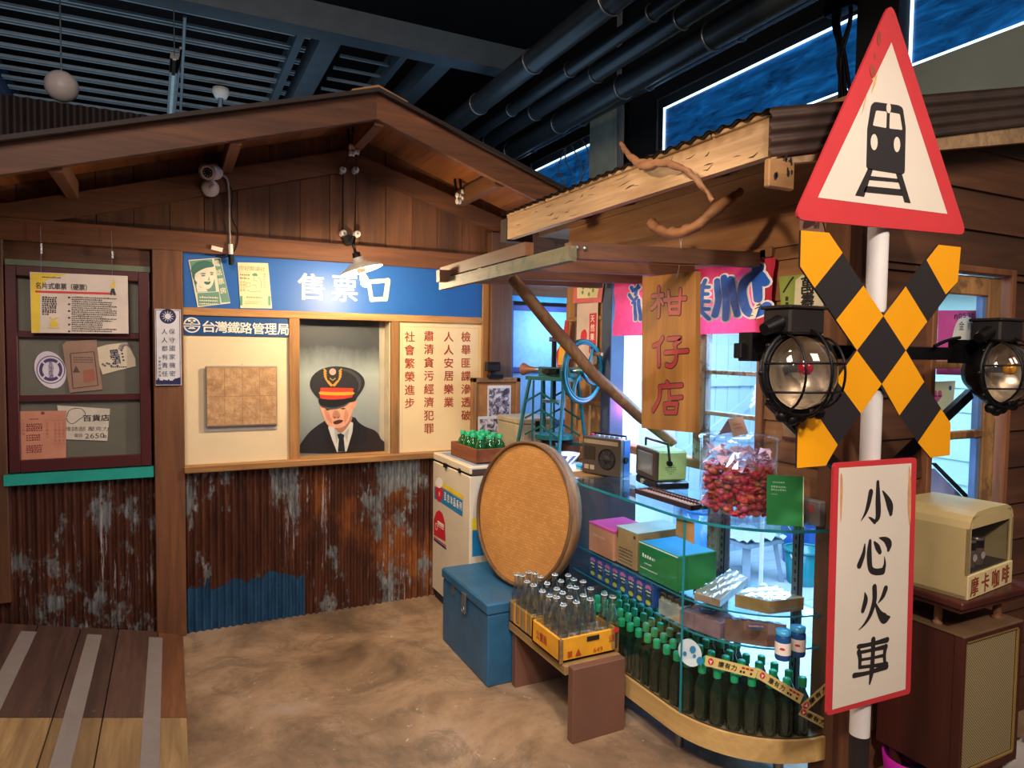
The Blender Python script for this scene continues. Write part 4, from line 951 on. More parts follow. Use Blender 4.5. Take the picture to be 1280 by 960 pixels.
# ---- camera, insulators, pendant lamp
t = thing('security_camera', 'small white bullet security camera on the sloping beam', 'camera', P(262, 235, 'y', YW-.05))
c = P(263, 230, 'y', YW-.06); d = Vector((-.35, -.8, -.25)).normalized(); X = d.cross(Vector((0, 0, 1))).normalized(); Y = d.cross(X)
cc = c+Vector((0, -.05, .05))
WHC = mat('white camera plastic', 'cfc6c2', .35)
part('mount', MB().lathe([(.045, 0), (.045, .012), (.03, .02), (0, .02)], (c.x+.0, YW-.045, c.z-.02), 16, (Vector((1, 0, 0)), Vector((0, 0, 1)), Vector((0, -1, 0)))), WHC, t)
part('body', MB().lathe([(.0, -.07), (.036, -.07), (.040, -.05), (.040, .04), (.037, .045)], cc, 18, (X, Y, d)), WHC, t)
part('sunshade', MB().lathe([(.043, -.06), (.043, .05)], cc+Vector((0, 0, .002)), 18, (X, Y, d), cap=False), WHC, t)
part('lens_face', MB().lathe([(0, .046), (.024, .046), (.026, .044)], cc, 18, (X, Y, d)), mat('dark camera glass', '1b171c', .2), t)
m = MB(); m.ring(cc+d*.047, d, .032, .005, 20, 6); part('bezel', m, WHC, t)
m = MB()
for k in range(9): a_ = 2*PI*k/9; m.sphere(cc+d*.046+X*(.017*math.cos(a_))+Y*(.017*math.sin(a_)), .003, 6, 4)
part('infrared_led', m, mat('led grey', 'b8b4ba', .3), t, kind='stuff')
part('lens', MB().sphere(cc+d*.044, .008, 8, 6), mat('lens black', '050508', .1), t)
part('arm', MB().tube([(c.x, YW-.07, c.z-.02), (c.x+.02, YW-.11, c.z-.01), tuple(cc-d*.02-Vector((0, 0, .038)))], .009, 8), WHC, t)
m = MB(); m.tube(curve2([tuple(cc-d*.06), (.25, YW-.06, 2.46), (.285, YW-.06, 2.42), (.29, YW-.055, 2.2), (.294, YW-.05, 2.08)], 4, False), .006, 6); part('cable', m, mat('pale cable', 'a49a98', .5), t)
m = MB(); m.tube(curve2([(.27, YW-.06, 2.44), (.305, YW-.05, 2.38), (.30, YW-.05, 2.25), (.33, YW-.05, 2.17), (.32, YW-.05, 2.08), (.27, YW-.05, 2.03), (.22, YW-.05, 2.03)], 4, False), .0035, 5); part('thin_cable', m, CAST, t, 'thin black cable')
part('connector', MB().cyl((.294, YW-.055, 2.10), (.296, YW-.055, 2.045), .012, 8), WHITE, t); part('connector', MB().cyl((.296, YW-.055, 2.045), (.298, YW-.055, 1.99), .014, 8), CAST, t, 'black connector')
part('tag', MB().bar((.20, YW-.06, 2.075), (.255, YW-.06, 2.065), .004, .022), WHITE, t)
# insulators
CER = mat('white ceramic', 'd4ccc2', .25)
ip = [((428, 213), 'left knob insulator above the batten top'), ((444, 213), 'right knob insulator above the batten top'), ((429, 292), 'left knob insulator just above the lamp'), ((446, 293), 'right knob insulator just above the lamp')]
for (p_, lab) in ip:
    c = P(*p_, 'y', YW-.045); t = thing('knob_insulator', 'white ceramic '+lab, 'insulator', c, group='ceramic knob insulators')
    fr3 = (Vector((1, 0, 0)), Vector((0, 0, 1)), Vector((0, -1, 0)))
    part('knob', MB().lathe([(.012, -.03), (.020, -.02), (.020, -.008), (.012, -.002), (.012, .006), (.020, .010), (.018, .022), (.006, .024), (0, .024)], c, 14, fr3), CER, t)
    part('screw', MB().lathe([(.005, .024), (.005, .028), (0, .028)], c, 8, fr3), STEEL, t)
for i, (p_, lab) in enumerate((((436, 183), 'upper left of the pair at the roof ridge'), ((442, 181), 'upper right of the pair at the roof ridge'), ((570, 244), 'left of the pair at the right eave rafter'), ((576, 240), 'right of the pair at the right eave rafter'))):
    c = P(*p_, 'y', YW-.16); t = thing('reel_insulator', 'small white double reel insulator, '+lab, 'insulator', c, group='ceramic reel insulators')
    m = MB()
    for k in range(2): m.lathe([(.012, -.0), (.018, .004), (.018, .014), (.010, .018), (.018, .022), (.016, .030), (0, .03)], c+Vector((0, 0, -.035*k)), 12, (Vector((0, 1, 0)), Vector((0, 0, 1)), Vector((1, 0, 0))))
    part('reel', m, CER, t)
    part('bracket', MB().bar(c+Vector((0, 0, .02)), c+Vector((0, .02, .10)), .012, .012), CAST, t)
m = MB()
for dx in (-.028, .028):
    m.tube([(.935+dx*.5, YW-.15, 2.68), (.932+dx*1.3, YW-.06, 2.57), (.932+dx*1.35, YW-.03, 2.22)], .003, 5)
solo('wire_run', m, CAST, 'pair of thin black wires running down the centre batten', 'wire')
# pendant lamp: white dish shade tilted, glowing bulb
t = thing('dish_lamp', 'glowing bulb under a tilted white dish shade above the ticket window', 'lamp', (.93, 3.9, 2.13))
hd = Vector((0.878, 3.520, 1.967)); ax = Vector((-.30, .10, 1)).normalized(); X = Vector((1, 0, .30)).normalized(); Y = ax.cross(X).normalized(); X = Y.cross(ax)
SHW = mat('white enamel shade', 'f4ead4', .3)
part('shade', MB().lathe([(.112, -.016), (.10, -.004), (.06, .014), (.028, .028), (.028, .05)], hd, 32, (X, Y, ax), cap=False), SHW, t)
part('rim', MB().ring(hd+ax*-.016, ax, .112, .003, 32, 6, xdir=X), SHW, t)
part('socket', MB().lathe([(.022, -.03), (.024, .03), (.02, .075), (.008, .08), (.008, .12)], hd, 14, (X, Y, ax)), mat('dark bakelite', '2a2022', .4), t)
bm_ = emitter('glowing bulb', 'ffe2b0', 26)
part('bulb', MB().lathe([(.012, -.03), (.018, -.055), (.022, -.08), (.018, -.098), (.0, -.106)], hd, 16, (X, Y, ax)), bm_, t)
part('bracket', MB().tube(curve2([tuple(hd+ax*.12), (hd.x+.0, hd.y+.12, hd.z+.17), (.91, 3.86, 2.17), (.93, YW-.04, 2.16)], 4, False), .006, 6), CAST, t)
part('socket_cap', MB().cyl((.92, YW-.05, 2.17), (.92, YW-.09, 2.17), .03, 14), CAST, t)
# ================================================================== FRIDGE, TRUNK, BENCH
FRW = mat('off white enamel', 'd9ccb4', .35, var=.06, scale=4)
t = thing('freezer', 'off-white ice cream freezer with blue and red stickers by the corrugated wall', 'freezer', (1.74, 3.7, 0))
X0, X1, FY0, FY1 = 1.45, 2.06, 3.40, 3.99
part('body', MB().bbox((X0, FY0, .06), (X1, FY1, .862), .006), FRW, t)
part('gasket', MB().box((X0+.004, FY0+.004, .862), (X1-.004, FY1-.004, .872)), DARK, t)
part('lid', MB().bbox((X0-.003, FY0-.003, .872), (X1, FY1, .915), .006), FRW, t)
part('lid_band', MB().box((X0+.01, FY0-.006, .868), (X1, FY0-.001, .9)), mat('brown lid band', '4a3a34', .5), t)
part('plinth', MB().box((X0+.02, FY0+.02, 0), (X1, FY1, .06)), mat('dark blue plinth', '1b2838', .6), t)
part('latch', MB().box((X0-.012, 3.74, .855), (X0-.001, 3.78, .88)), CAST, t); part('latch', MB().box((X0-.010, 3.53, .86), (X0-.001, 3.55, .885)), CAST, t)
part('lid_decal', MB().box((X0+.03, 3.42, .9155), (X0+.14, 3.93, .917)), mat('blue red lid decal', '7e9cc0', .5), t)
fw = west(X0-.0015)
def fz(pts, n=1): return zoomX(curve2(pts, n) if n > 1 else pts, 535, 560, 4.8, X0)
SB, SY, SR = mat('sticker blue', '1f7fb8', .4), mat('sticker yellow', 'ecd02e', .4), mat('sticker red', 'd02a38', .4)
m = MB(); m.flat(fz([(40, 230), (85, 238), (210, 316), (208, 412), (40, 300)]), fw, 0); part('sticker', m, SB, t, 'blue sticker band')
m = MB(); m.flat(fz([(88, 210), (213, 284), (213, 310), (90, 236)]), fw, .0005); part('sticker', m, SY, t, 'yellow sticker strip')
m = MB(); m.flat(fz([(48, 235), (90, 245), (88, 300), (72, 320), (55, 305)], 3), fw, .001); part('sticker', m, SR, t, 'red cup drawing')
m = MB(); m.flat(fz([(45, 215), (55, 185), (70, 176), (86, 190), (90, 225), (68, 240)], 3), fw, .0012)
cen = fz([(150, 320)])[0]
for i, ch in enumerate('百吉冰品系列'):
    q = fz([(106+i*18.5, 291+i*11.5)])[0]; text(m, ch, fw, q[0], q[1], .050, .0012, .034, bold=.03)
q = fz([(71, 275)])[0]; text(m, '冰', fw, q[0], q[1], .03, .0016, .022, bold=.02)
part('lettering', m, WHITE, t)
m = MB(); m.flat(fz([(36, 520), (36, 430), (50, 385), (68, 373), (88, 392), (103, 450), (106, 560)], 1), fw, 0); m.flat(fz([(36, 530), (110, 585), (110, 592), (36, 537)]), fw, 0); part('sticker', m, SR, t, 'red dome sticker')
m = MB(); m.flat(fz([(36, 540), (110, 597), (110, 610), (36, 552)]), fw, 0); part('sticker', m, mat('sticker navy', '1c2d66', .4), t)
m = MB(); q = fz([(52, 470)])[0]
for k in range(14): a_ = k*.45; m.stroke([(q[0]+.018*math.cos(a_), q[1]+.02*math.sin(a_)), (q[0]+.018*math.cos(a_+.45), q[1]+.02*math.sin(a_+.45))], .005, fw, .0005, False)
for k in range(3): a_ = fz([(60, 440+k*12), (98, 466+k*12)]); m.stroke(a_, [.012, .007, .004][k], fw, .0005, False)
part('print', m, WHITE, t)
fs_ = south(FY0-.001)
q = ptsY([(587, 660), (600, 662), (601, 700), (588, 688)], FY0)
part('sticker', MB().rect(fs_, X0+.012, .56, X0+.12, .63, .0005), SY, t); part('sticker', MB().rect(fs_, X0+.015, .42, X0+.13, .565, .001), SB, t)
# bottle box on the freezer
GREENG = None
def glass_bottle_mat(name, c, rough=.05, alpha=.5):
    m, nt, b = new_mat(name); b.inputs['Base Color'].default_value = (*s2l(c), 1); b.inputs['Roughness'].default_value = rough
    b.inputs['Transmission Weight'].default_value = 0; b.inputs['Alpha'].default_value = alpha; b.inputs['Specular IOR Level'].default_value = .7; b.inputs['Coat Weight'].default_value = .5
    return m
GB = glass_bottle_mat('dark green glass', '0c2617', .08, .92); GBF = glass_bottle_mat('bright green glass', '0f5a2c', .06, .82)
CAPG = mat('green plastic cap', '16a066', .4, var=.1); CAPG2 = mat('green plastic cap bright', '14b078', .4, var=.1)
def green_bottle(loc, h, r, label, group, body=GB, cap=CAPG, cat='bottle'):
    t = thing('green_bottle', label, cat, loc, group=group)
    k = h/.2
    part('body', MB().lathe([(r*.9, 0), (r, .008*k), (r, .115*k), (r*.82, .135*k), (r*.42, .158*k), (r*.40, .172*k)], (0, 0, 0), 12), body, t, local=True)
    part('cap', MB().lathe([(r*.52, .168*k), (r*.54, .196*k), (r*.45, .2*k), (0, .2*k)], (0, 0, 0), 12), cap, t, local=True)
    return t
t = thing('bottle_box', 'open reddish wooden box of green bottles on the freezer', 'box', (1.62, 3.62, .918))
bx0, bx1, by0, by1 = 1.505, 1.73, 3.445, 3.83
RW = wood('reddish box wood', '7a3f22', 'a45c34', 'y', 12)
for a, b in (((bx0, by0), (bx0+.012, by1)), ((bx1-.012, by0), (bx1, by1)), ((bx0, by0), (bx1, by0+.012)), ((bx0, by1-.012), (bx1, by1))): part('side', MB().bbox((a[0], a[1], .918), (b[0], b[1], 1.0), .002), RW, t)
part('bottom', MB().box((bx0, by0, .918), (bx1, by1, .926)), RW, t)
k = 0; proto = None
for j in range(4):
    for i in range(3):
        x_, y_ = bx0+.05+i*.062, by0+.065+j*.085+random.uniform(-.01, .01)
        if proto is None: proto = green_bottle((x_, y_, .926), .145, .0315, 'small green capped bottle in the reddish wooden box on the freezer', 'small green bottles in the wooden box', GBF, CAPG2)
        else: copy_tree(proto, (x_, y_, .926))
# picture frame with photographs
t = thing('photo_board', 'wood framed corkboard with two old photographs on the freezer', 'picture', (1.85, 3.94, .918))
W_FR = wood('frame wood', '94633a', 'bd8752', 'z', 14); fr = south(3.95)
q = ptsY([(593, 473), (650, 471), (645, 570), (583, 570)], 3.95)
x0, x1, z0, z1 = 1.69, 2.03, .92, 1.375
part('backing', MB().box((x0+.02, 3.955, z0), (x1-.02, 3.965, z1-.02)), mat('cork board', 'a06c3a', .8, var=.15, scale=20), t)
for a, b in (((x0, z0), (x0+.03, z1)), ((x1-.03, z0), (x1, z1)), ((x0, z1-.03), (x1, z1))): part('frame_side', MB().bbox((a[0], 3.94, a[1]), (b[0], 3.975, b[1]), .003), W_FR, t)
PH = mat('photo border', 'd8d2d0', .4)
def photo_mat():
    m, nt, b = new_mat('faded photograph'); co = coords(nt); c = ramp(nt, noise(nt, co, 26, 4, .7, 1), [(.42, s2l('3d3442')), (.5, s2l('8d8492')), (.58, s2l('d8d2d6'))]); nt.links.new(c, b.inputs['Base Color']); b.inputs['Roughness'].default_value = .35; return m
PM = photo_mat()
for (a, b) in (((1.80, 1.10), (1.965, 1.325)), ((1.735, .925), (1.90, 1.13))):
    dy = 0 if a[0] > 1.75 else .004
    part('photograph', MB().box((a[0], 3.950-dy, a[1]), (b[0], 3.954-dy, b[1])), PH, t); part('photo_print', MB().box((a[0]+.01, 3.949-dy, a[1]+.012), (b[0]-.01, 3.950-dy, b[1]-.018)), PM, t)
part('hanging_clip', MB().box((1.80, 3.93, 1.37), (1.90, 3.965, 1.375+.02)), CAST, t)
t = thing('wall_speaker', 'small black box on the dark pillar above the photo board', 'speaker', (1.83, 3.96, 1.4)); part('body', MB().bbox((1.79, 3.93, 1.415), (1.88, 3.98, 1.475)), CAST, t); part('opening', MB().box((1.80, 3.928, 1.425), (1.87, 3.931, 1.455)), DARK, t)
# tin box
t = thing('tin_box', 'worn pale metal tin box with a clasp behind the sieve', 'box', (1.98, 3.7, .918), 0)
TIN = mat('worn pale tin', 'a99f86', .45, .2, var=.2, scale=10); tx0, tx1, ty0, ty1 = 1.80, 2.03, 3.50, 3.80
part('body', MB().bbox((tx0, ty0, .918), (tx1, ty1, 1.12), .006), TIN, t); part('lid', MB().bbox((tx0-.004, ty0-.004, 1.122), (tx1+.004, ty1+.004, 1.155), .006), TIN, t)
part('side_panel', MB().box((tx1+.001, ty0+.01, .925), (tx1+.003, ty1-.01, 1.11)), mat('grey blue tin side', '5a6a78', .5), t)
part('clasp', MB().box((tx0+.10, ty0-.014, 1.08), (tx0+.125, ty0-.004, 1.14)), CAST, t)
m = MB(); column(m, '餅乾', south(ty0-.006), tx0+.07, 1.08, .04, .05, 0, .01); part('lettering', m, mat('faded red lettering', '9a5a44', .7), t)
# blue trunk
t = thing('metal_trunk', 'blue painted metal trunk on the floor in front of the freezer', 'trunk', (1.45, 3.05, 0))
TB = mat('blue trunk paint', '2a5f86', .45, .1, var=.2, scale=7, bmp=.1)
part('body', MB().bbox((1.285, 2.79, 0), (1.66, 3.37, .335), .006), TB, t); part('lid', MB().bbox((1.278, 2.783, .338), (1.666, 3.376, .392), .008), TB, t)
part('hasp', MB().bbox((1.268, 3.03, .26), (1.280, 3.07, .36), .002), STEEL, t); part('hasp_loop', MB().ring((1.268, 3.05, .28), (1, 0, 0), .014, .003, 12, 5), STEEL, t)
part('hinge_plate', MB().box((1.2805, 3.2, .30), (1.285, 3.24, .345)), STEEL, t)
# bench
BR = mat('brown painted board', '6d4a3c', .55, var=.12, scale=5); 
t = thing('low_bench', 'low bench with brown slab legs under the yellow crates', 'bench', (1.52, 2.5, 0))
part('leg', MB().bbox((1.40, 2.235, 0), (1.65, 2.275, .302), .003), BR, t); part('leg', MB().bbox((1.40, 2.735, 0), (1.65, 2.772, .262), .003), BR, t)
part('top_board', MB().bbox((1.385, 2.275, .262), (1.655, 2.778, .30), .003), wood('bench rail wood', '8a6a3e', 'b08f58', 'y', 12), t)
# crates
YC = mat('yellow crate paint', 'd99a26', .5, var=.15, scale=10); YCD = wood('crate bare wood', '6d5130', '9a7848', 'x', 14)
RD = mat('crate red print', 'a63a1c', .6)
def crate(x0, x1, y0, y1, z0, h, lab):
    t = thing('bottle_crate', lab, 'crate', ((x0+x1)/2, (y0+y1)/2, z0), group='wooden bottle crates on the bench')
    for (a, b) in (((x0, y0), (x0+.012, y1)), ((x1-.012, y0), (x1, y1)), ((x0, y0), (x1, y0+.012)), ((x0, y1-.012), (x1, y1))): part('side', MB().bbox((a[0], a[1], z0), (b[0], b[1], z0+h), .002), YC, t)
    part('bottom', MB().box((x0, y0, z0), (x1, y1, z0+.01)), YCD, t)
    for xx in (x0, x1-.012): part('corner_post', MB().box((xx-.002, y0-.004, z0), (xx+.014, y0+.002, z0+h)), YCD, t)
    m = MB()
    for k in range(1, 4): m.box((x0+.012, y0+k*(y1-y0)/4-.004, z0+.02), (x1-.012, y0+k*(y1-y0)/4+.004, z0+h-.012))
    for k in range(1, 3): m.box((x0+k*(x1-x0)/3-.004, y0+.012, z0+.02), (x0+k*(x1-x0)/3+.004, y1-.012, z0+h-.014))
    part('divider', m, mat('printed divider', 'b8a898', .7, var=.3, scale=30), t)
    return t
t = crate(1.375, 1.655, 2.30, 2.535, .302, .098, 'nearer yellow crate of empty bottles, marked 649')
fr = south(2.2955); m = MB()
mt = m; text(m, '649', fr, 1.555, .330, .020, 0, .045, bold=.01); text(m, '公賣', fr, 1.622, .365, .032, 0, .03, bold=.02); text(m, '禁', fr, 1.42, .335, .028, 0, .024, bold=.02); m.flat([(1.445, .322), (1.475, .322), (1.46, .352)], fr, 0)
fw = west(1.3745); text(m, '公賣局', fw, -2.45, .352, .04, 0, .09, bold=.02); part('lettering', m, RD, t)
m = MB(); m.rect(south(2.296), 1.50, .372, 1.56, .392, 0); part('handle_slot', m, DARK, t)
crate(1.385, 1.655, 2.545, 2.775, .302, .098, 'farther yellow crate of empty bottles, against the trunk')
CG = glass('clear bottle glass', (.74, .82, .86), .80, .15, 1.5, .7)
proto = None
def clear_bottle(loc):
    global proto
    if proto is None:
        t = thing('soda_bottle', 'clear empty glass soda bottle standing among the others in the yellow crates', 'bottle', loc, group='empty clear bottles in the crates')
        part('body', MB().lathe([(.0, .004), (.024, .0), (.027, .01), (.027, .11), (.022, .135), (.0125, .175), (.0105, .205), (.013, .208), (.013, .22), (.0095, .222), (.0095, .20)], (0, 0, 0), 14), CG, t, local=True)
        part('mouth_ring', MB().ring((0, 0, .214), (0, 0, 1), .0125, .0025, 14, 5), mat('bright glass lip', 'cfd8dc', .15), t, local=True)
        proto = t
        return t
    return copy_tree(proto, loc)
for (y0, y1, ny) in ((2.30, 2.535, 4), (2.545, 2.775, 4)):
    for j in range(ny):
        for i in range(4):
            if (random.random() < .06 and proto is not None) or (y0 > 2.5 and i > 1 and j > 1): continue
            clear_bottle((1.405+i*.068+random.uniform(-.004, .004), y0+.033+j*.056+random.uniform(-.004, .004), .313+random.choice((0, 0, .012))))
t = copy_tree(proto, (1.64, 2.275+.045, .313), label='clear soda bottle with a small red and white badge near the crate corner')
t['group'] = 'empty clear bottles in the crates'
m = MB(); m.disc((0, .085), .012, frame((0, -.0276, 0), (1, 0, 0), (0, 0, 1)), 0, 12); WM[t.name] = Matrix(); part('badge', m, SR, t, 'red badge', local=True)
# flat winnowing sieve leaning against the display case
sc_ = Vector((1.55, 2.956, .752)); nd = Vector((-.96, -.22, .15)).normalized(); sx = nd.cross(Vector((0, 0, 1))).normalized()*-1; sy = nd.cross(sx); 
if sy.z < 0: sy = -sy
sx = sy.cross(nd)
t = thing('winnowing_sieve', 'large round woven bamboo sieve leaning against the glass case', 'sieve', sc_-sy*.35)
def weave():
    m, nt, b = new_mat('woven bamboo'); tc = N(nt, 'ShaderNodeTexCoord'); sp = N(nt, 'ShaderNodeSeparateXYZ'); nt.links.new(tc.outputs['Object'], sp.inputs[0])
    cm = N(nt, 'ShaderNodeCombineXYZ'); nt.links.new(sp.outputs[1], cm.inputs[0]); nt.links.new(sp.outputs[2], cm.inputs[1])
    br = N(nt, 'ShaderNodeTexBrick'); br.inputs['Scale'].default_value = 24; br.inputs['Mortar Size'].default_value = .022; br.inputs['Mortar Smooth'].default_value = .4; br.inputs['Brick Width'].default_value = .62; br.inputs['Row Height'].default_value = .30
    br.inputs['Color1'].default_value = (*s2l('b57f42'), 1); br.inputs['Color2'].default_value = (*s2l('c48d4e'), 1); br.inputs['Mortar'].default_value = (*s2l('9c6a34'), 1)
    nt.links.new(cm.outputs[0], br.inputs['Vector'])
    n_ = noise(nt, tc.outputs['Object'], 6, 3); c = mixc(nt, ramp(nt, n_, [(.4, (0, 0, 0)), (.7, (.35,)*3)]), br.outputs['Color'], s2l('93622f'))
    nt.links.new(c, b.inputs['Base Color']); b.inputs['Roughness'].default_value = .6; bump(nt, b, br.outputs['Fac'], -.6, .005); return m
part('woven_base', MB().lathe([(0, -.045), (.30, -.04), (.335, -.01), (.338, .012)], sc_, 48, (sx, sy, nd)), weave(), t)
RIM = wood('bamboo rim', '61432a', '84603a', 'z', 10)
part('rim', MB().lathe([(.338, .012), (.338, -.045), (.352, -.045), (.354, .018), (.338, .012)], sc_, 48, (sx, sy, nd)), RIM, t)
part('rim_hoop', MB().ring(sc_+nd*.02, nd, .346, .009, 48, 8), RIM, t)
# dark cabinet between freezer and glass case
t = thing('side_cabinet', 'dark wooden side cabinet between freezer and glass case', 'cabinet', (1.95, 3.1, 0))
part('body', MB().bbox((1.74, 2.83, 0), (2.09, 3.37, .915)), wood('dark cabinet wood', '2e2427', '4a3a3a', 'z', 8), t)
part('top', MB().bbox((1.71, 2.81, .915), (2.095, 3.39, .935)), W_PALEX, t)
t = thing('white_tray', 'white sheet on the cabinet top under the bowl', 'tray', (1.85, 3.05, .936)); part('sheet', MB().bbox((1.76, 2.95, .936), (2.0, 3.25, .942), .001), WHITE, t)
t = thing('rice_bowl', 'white bowl with blue painted stripes behind the sieve', 'bowl', (1.885, 3.12, .943))
part('bowl', MB().lathe([(.03, 0), (.032, .008), (.055, .03), (.075, .062), (.072, .062), (.05, .03), (0, .014)], (1.885, 3.12, .943), 24), WHITE, t)
m = MB()
for k in range(9):
    a_ = 2*PI*k/9; vs = []
    for (rr, zz_) in ((.0345, .010), (.057, .031), (.0755, .058)):
        for da in (0, .34): vs.append((1.885+rr*1.012*math.cos(a_+da+zz_*8), 3.12+rr*1.012*math.sin(a_+da+zz_*8), .943+zz_))
    m.add(vs, [(0, 1, 3, 2), (2, 3, 5, 4)])
part('blue_stripe', m, mat('cobalt glaze', '2a5aa8', .3), t, kind='stuff')
t = thing('blue_case', 'small bright blue case beside the striped bowl', 'case', (1.93, 2.98, .943)); part('body', MB().bbox((1.87, 2.945, .943), (1.965, 3.0, .968), .004), mat('bright blue plastic', '2f9fd0', .4), t); part('lid_line', MB().box((1.869, 2.944, .957), (1.966, 3.001, .959)), DARK, t)
# ---- ice shaver (cast iron) on the cabinet
TE = mat('teal cast iron paint', '155a5c', .4, .2, var=.15, scale=12); TEB = mat('bright teal wheel paint', '0e6274', .35, .2, var=.12, scale=12)
t = thing('ice_shaver', 'teal cast iron hand-cranked ice shaver with a large flywheel', 'machine', (1.9, 3.2, .936))
ax_ = Vector((.33, -.94, 0)).normalized(); sd = Vector((ax_.y*-1, ax_.x, 0)); cA = Vector((1.875, 3.20, 0))
def sh_(a, b, z): return cA+ax_*a+sd*b+Vector((0, 0, z))
for a in (-.17, .10):
    for b in (-.10, .10):
        part('leg', MB().tube([sh_(a*1.25, b*1.3, .936), sh_(a*1.1, b*1.1, 1.05), sh_(a, b*.8, 1.25), sh_(a*.9, b*.55, 1.40)], [.013, .010, .010, .010], 6), TE if a < 0 else TEB, t)
for b in (-.10, .10):
    m = MB()
    for z_ in (1.09, 1.18, 1.27):
        m.bar(sh_(-.155, b*.9, z_), sh_(-.04, b*.9, z_+.055), .006, .010); m.bar(sh_(.085, b*.9, z_), sh_(-.04, b*.9, z_+.055), .006, .010)
    for a in (-.10, -.04, .03): m.bar(sh_(a, b*.9, 1.04), sh_(a, b*.85, 1.39), .007, .009, (1, 0, 0))
    m.bar(sh_(-.16, b, 1.04), sh_(.10, b, 1.04), .008, .014)
    part('lattice', m, TE, t)
part('top_plate', MB().bar(sh_(-.18, 0, 1.40), sh_(.12, 0, 1.40), .13, .02), TE, t)
part('bowl_plate', MB().cyl(sh_(-.02, 0, 1.075), sh_(-.02, 0, 1.098), .105, 24), TE, t)
part('ice_plate', MB().cyl(sh_(-.03, 0, 1.27), sh_(-.03, 0, 1.285), .06, 20), STEEL, t)
part('spindle', MB().cyl(sh_(-.03, 0, 1.285), sh_(-.03, 0, 1.60), .014, 10), CAST, t)
part('spindle_cap', MB().cyl(sh_(-.03, 0, 1.60), sh_(-.03, 0, 1.625), .028, 12), mat('violet cap', '3f3a5c', .4), t)
part('gear', MB().cyl(sh_(-.03, 0, 1.43), sh_(-.03, 0, 1.455), .065, 18), CAST, t)
part('bearing_block', MB().bar(sh_(-.12, 0, 1.435), sh_(.10, 0, 1.435), .05, .055), TE, t)
part('axle', MB().cyl(sh_(-.26, 0, 1.445), sh_(.17, 0, 1.445), .012, 10), STEEL, t)
part('crank_horn', MB().lathe([(.012, 0), (.018, .05), (.036, .095), (.032, .095), (.012, .06)], sh_(-.16, 0, 1.445), 18, (sd, Vector((0, 0, 1)), -ax_), cap=False), mat('rusty horn', '8a5a4a', .5), t)
wc = sh_(.17, 0, 1.445)
fwh = part('flywheel_rim', MB().ring(wc, ax_, .158, .013, 40, 8), TEB, t)
part('flywheel_rim', MB().ring(wc+ax_*.008, ax_, .145, .006, 40, 6), TEB, t)
part('hub', MB().cyl(wc-ax_*.02, wc+ax_*.03, .03, 14), TEB, t)
for k in range(4):
    a0 = k*PI/2+.5; pts = [wc+(sd*math.cos(a0+s*.55)+Vector((0, 0, 1))*math.sin(a0+s*.55))*(.025+.125*s) for s in (0, .33, .66, 1)]
    part('spoke', MB().tube(pts, [.012, .010, .009, .011], 6), TEB, t)
part('handle', MB().cyl(wc+sd*.09+Vector((0, 0, .09)), wc+sd*.09+Vector((0, 0, .09))+ax_*.055, .010, 10), mat('handle wood', '8a6038', .6), t)
for i, (x_, y_, h_) in enumerate(((1.86, 3.30, .13), (2.0, 3.27, .12))):
    t = thing('clay_jar', ['red brown clay jar under the ice shaver, left one', 'red brown clay jar behind the radio, right one'][i], 'jar', (x_, y_, .936)); part('jar', MB().lathe([(.045, 0), (.055, .03), (.058, h_*.7), (.05, h_), (.045, h_)], (x_, y_, .936), 18), mat('red brown clay', '6a3a2a', .5), t); part('lid', MB().lathe([(.052, h_), (.04, h_+.012), (0, h_+.015)], (x_, y_, .936), 18), mat('red brown clay', '6a3a2a', .5), t)
# advertising cards on the upright boards behind the shaver
fw = west(XS-.036)
t = thing('hanging_card', 'pink bordered flower card at the top of the wooden boards', 'card', (XS-.03, 3.25, 1.7))
q = ptsX([(718, 355), (755, 355), (752, 378), (717, 379)], XS-.036)
part('sheet', MB().prism(q, fw, 0, .003), mat('pink card', 'd96a6c', .5), t); q2 = ptsX([(722, 355), (750, 355), (747, 372), (722, 373)], XS-.036); fw2 = west(XS-.0395)
part('print', MB().flat(q2, fw2, 0), mat('pale yellow print', 'e6dfae', .5), t)
m = MB()
for k in range(5): c0 = ptsX([(735+7*math.cos(k*1.3), 363+5*math.sin(k*1.3))], XS-.036)[0]; m.disc(c0, .012, fw2, .0006, 8)
part('flower_print', m, mat('olive leaf print', '7c9a5a', .6), t)
t = thing('hanging_scroll', 'long cream paper strip with a red column and lantern, below the flower card', 'poster', (XS-.03, 3.3, 1.2)); q = ptsX([(722, 380), (748, 378), (746, 455), (720, 458)], XS-.034); fw = west(XS-.034)
part('sheet', MB().prism(q, fw, 0, .002), mat('pinkish paper', 'd9c2b4', .6), t)
fw2 = west(XS-.0365); part('red_column', MB().flat(ptsX([(737, 392), (746, 391), (745, 440), (736, 441)], XS-.036), fw2, 0), mat('sticker red', 'd02a38', .4), t)
m = MB(); c0 = ptsX([(741, 396)], XS-.036)[0]; column(m, '天然果汁', fw2, c0[0], c0[1]+.01, .042, .05, .0006, .02); part('lettering', m, WHITE, t)
m = MB(); m.flat(ptsX(curve2([(727, 415), (732, 412), (734, 420), (731, 427), (726, 425)], 3), XS-.036), fw2, .0006); part('lantern_print', m, mat('sticker red', 'd02a38', .4), t)
t = thing('hanging_banner', 'narrow red and yellow pennant left of the wooden boards', 'banner', P(700, 400, 'x', 2.08)); o = MB(); xp = 2.06; fw = west(xp)
part('red_cloth', MB().prism(ptsX([(707, 400), (711, 402), (709, 455), (697, 462), (696, 440), (703, 427)], xp), fw, 0, .003), mat('red cloth', 'b8382f', .7), t); part('yellow_panel', MB().prism(ptsX([(700, 433), (708, 432), (707, 456), (698, 456)], xp), fw, .003, .005), mat('yellow cloth', 'e8a83a', .7), t)
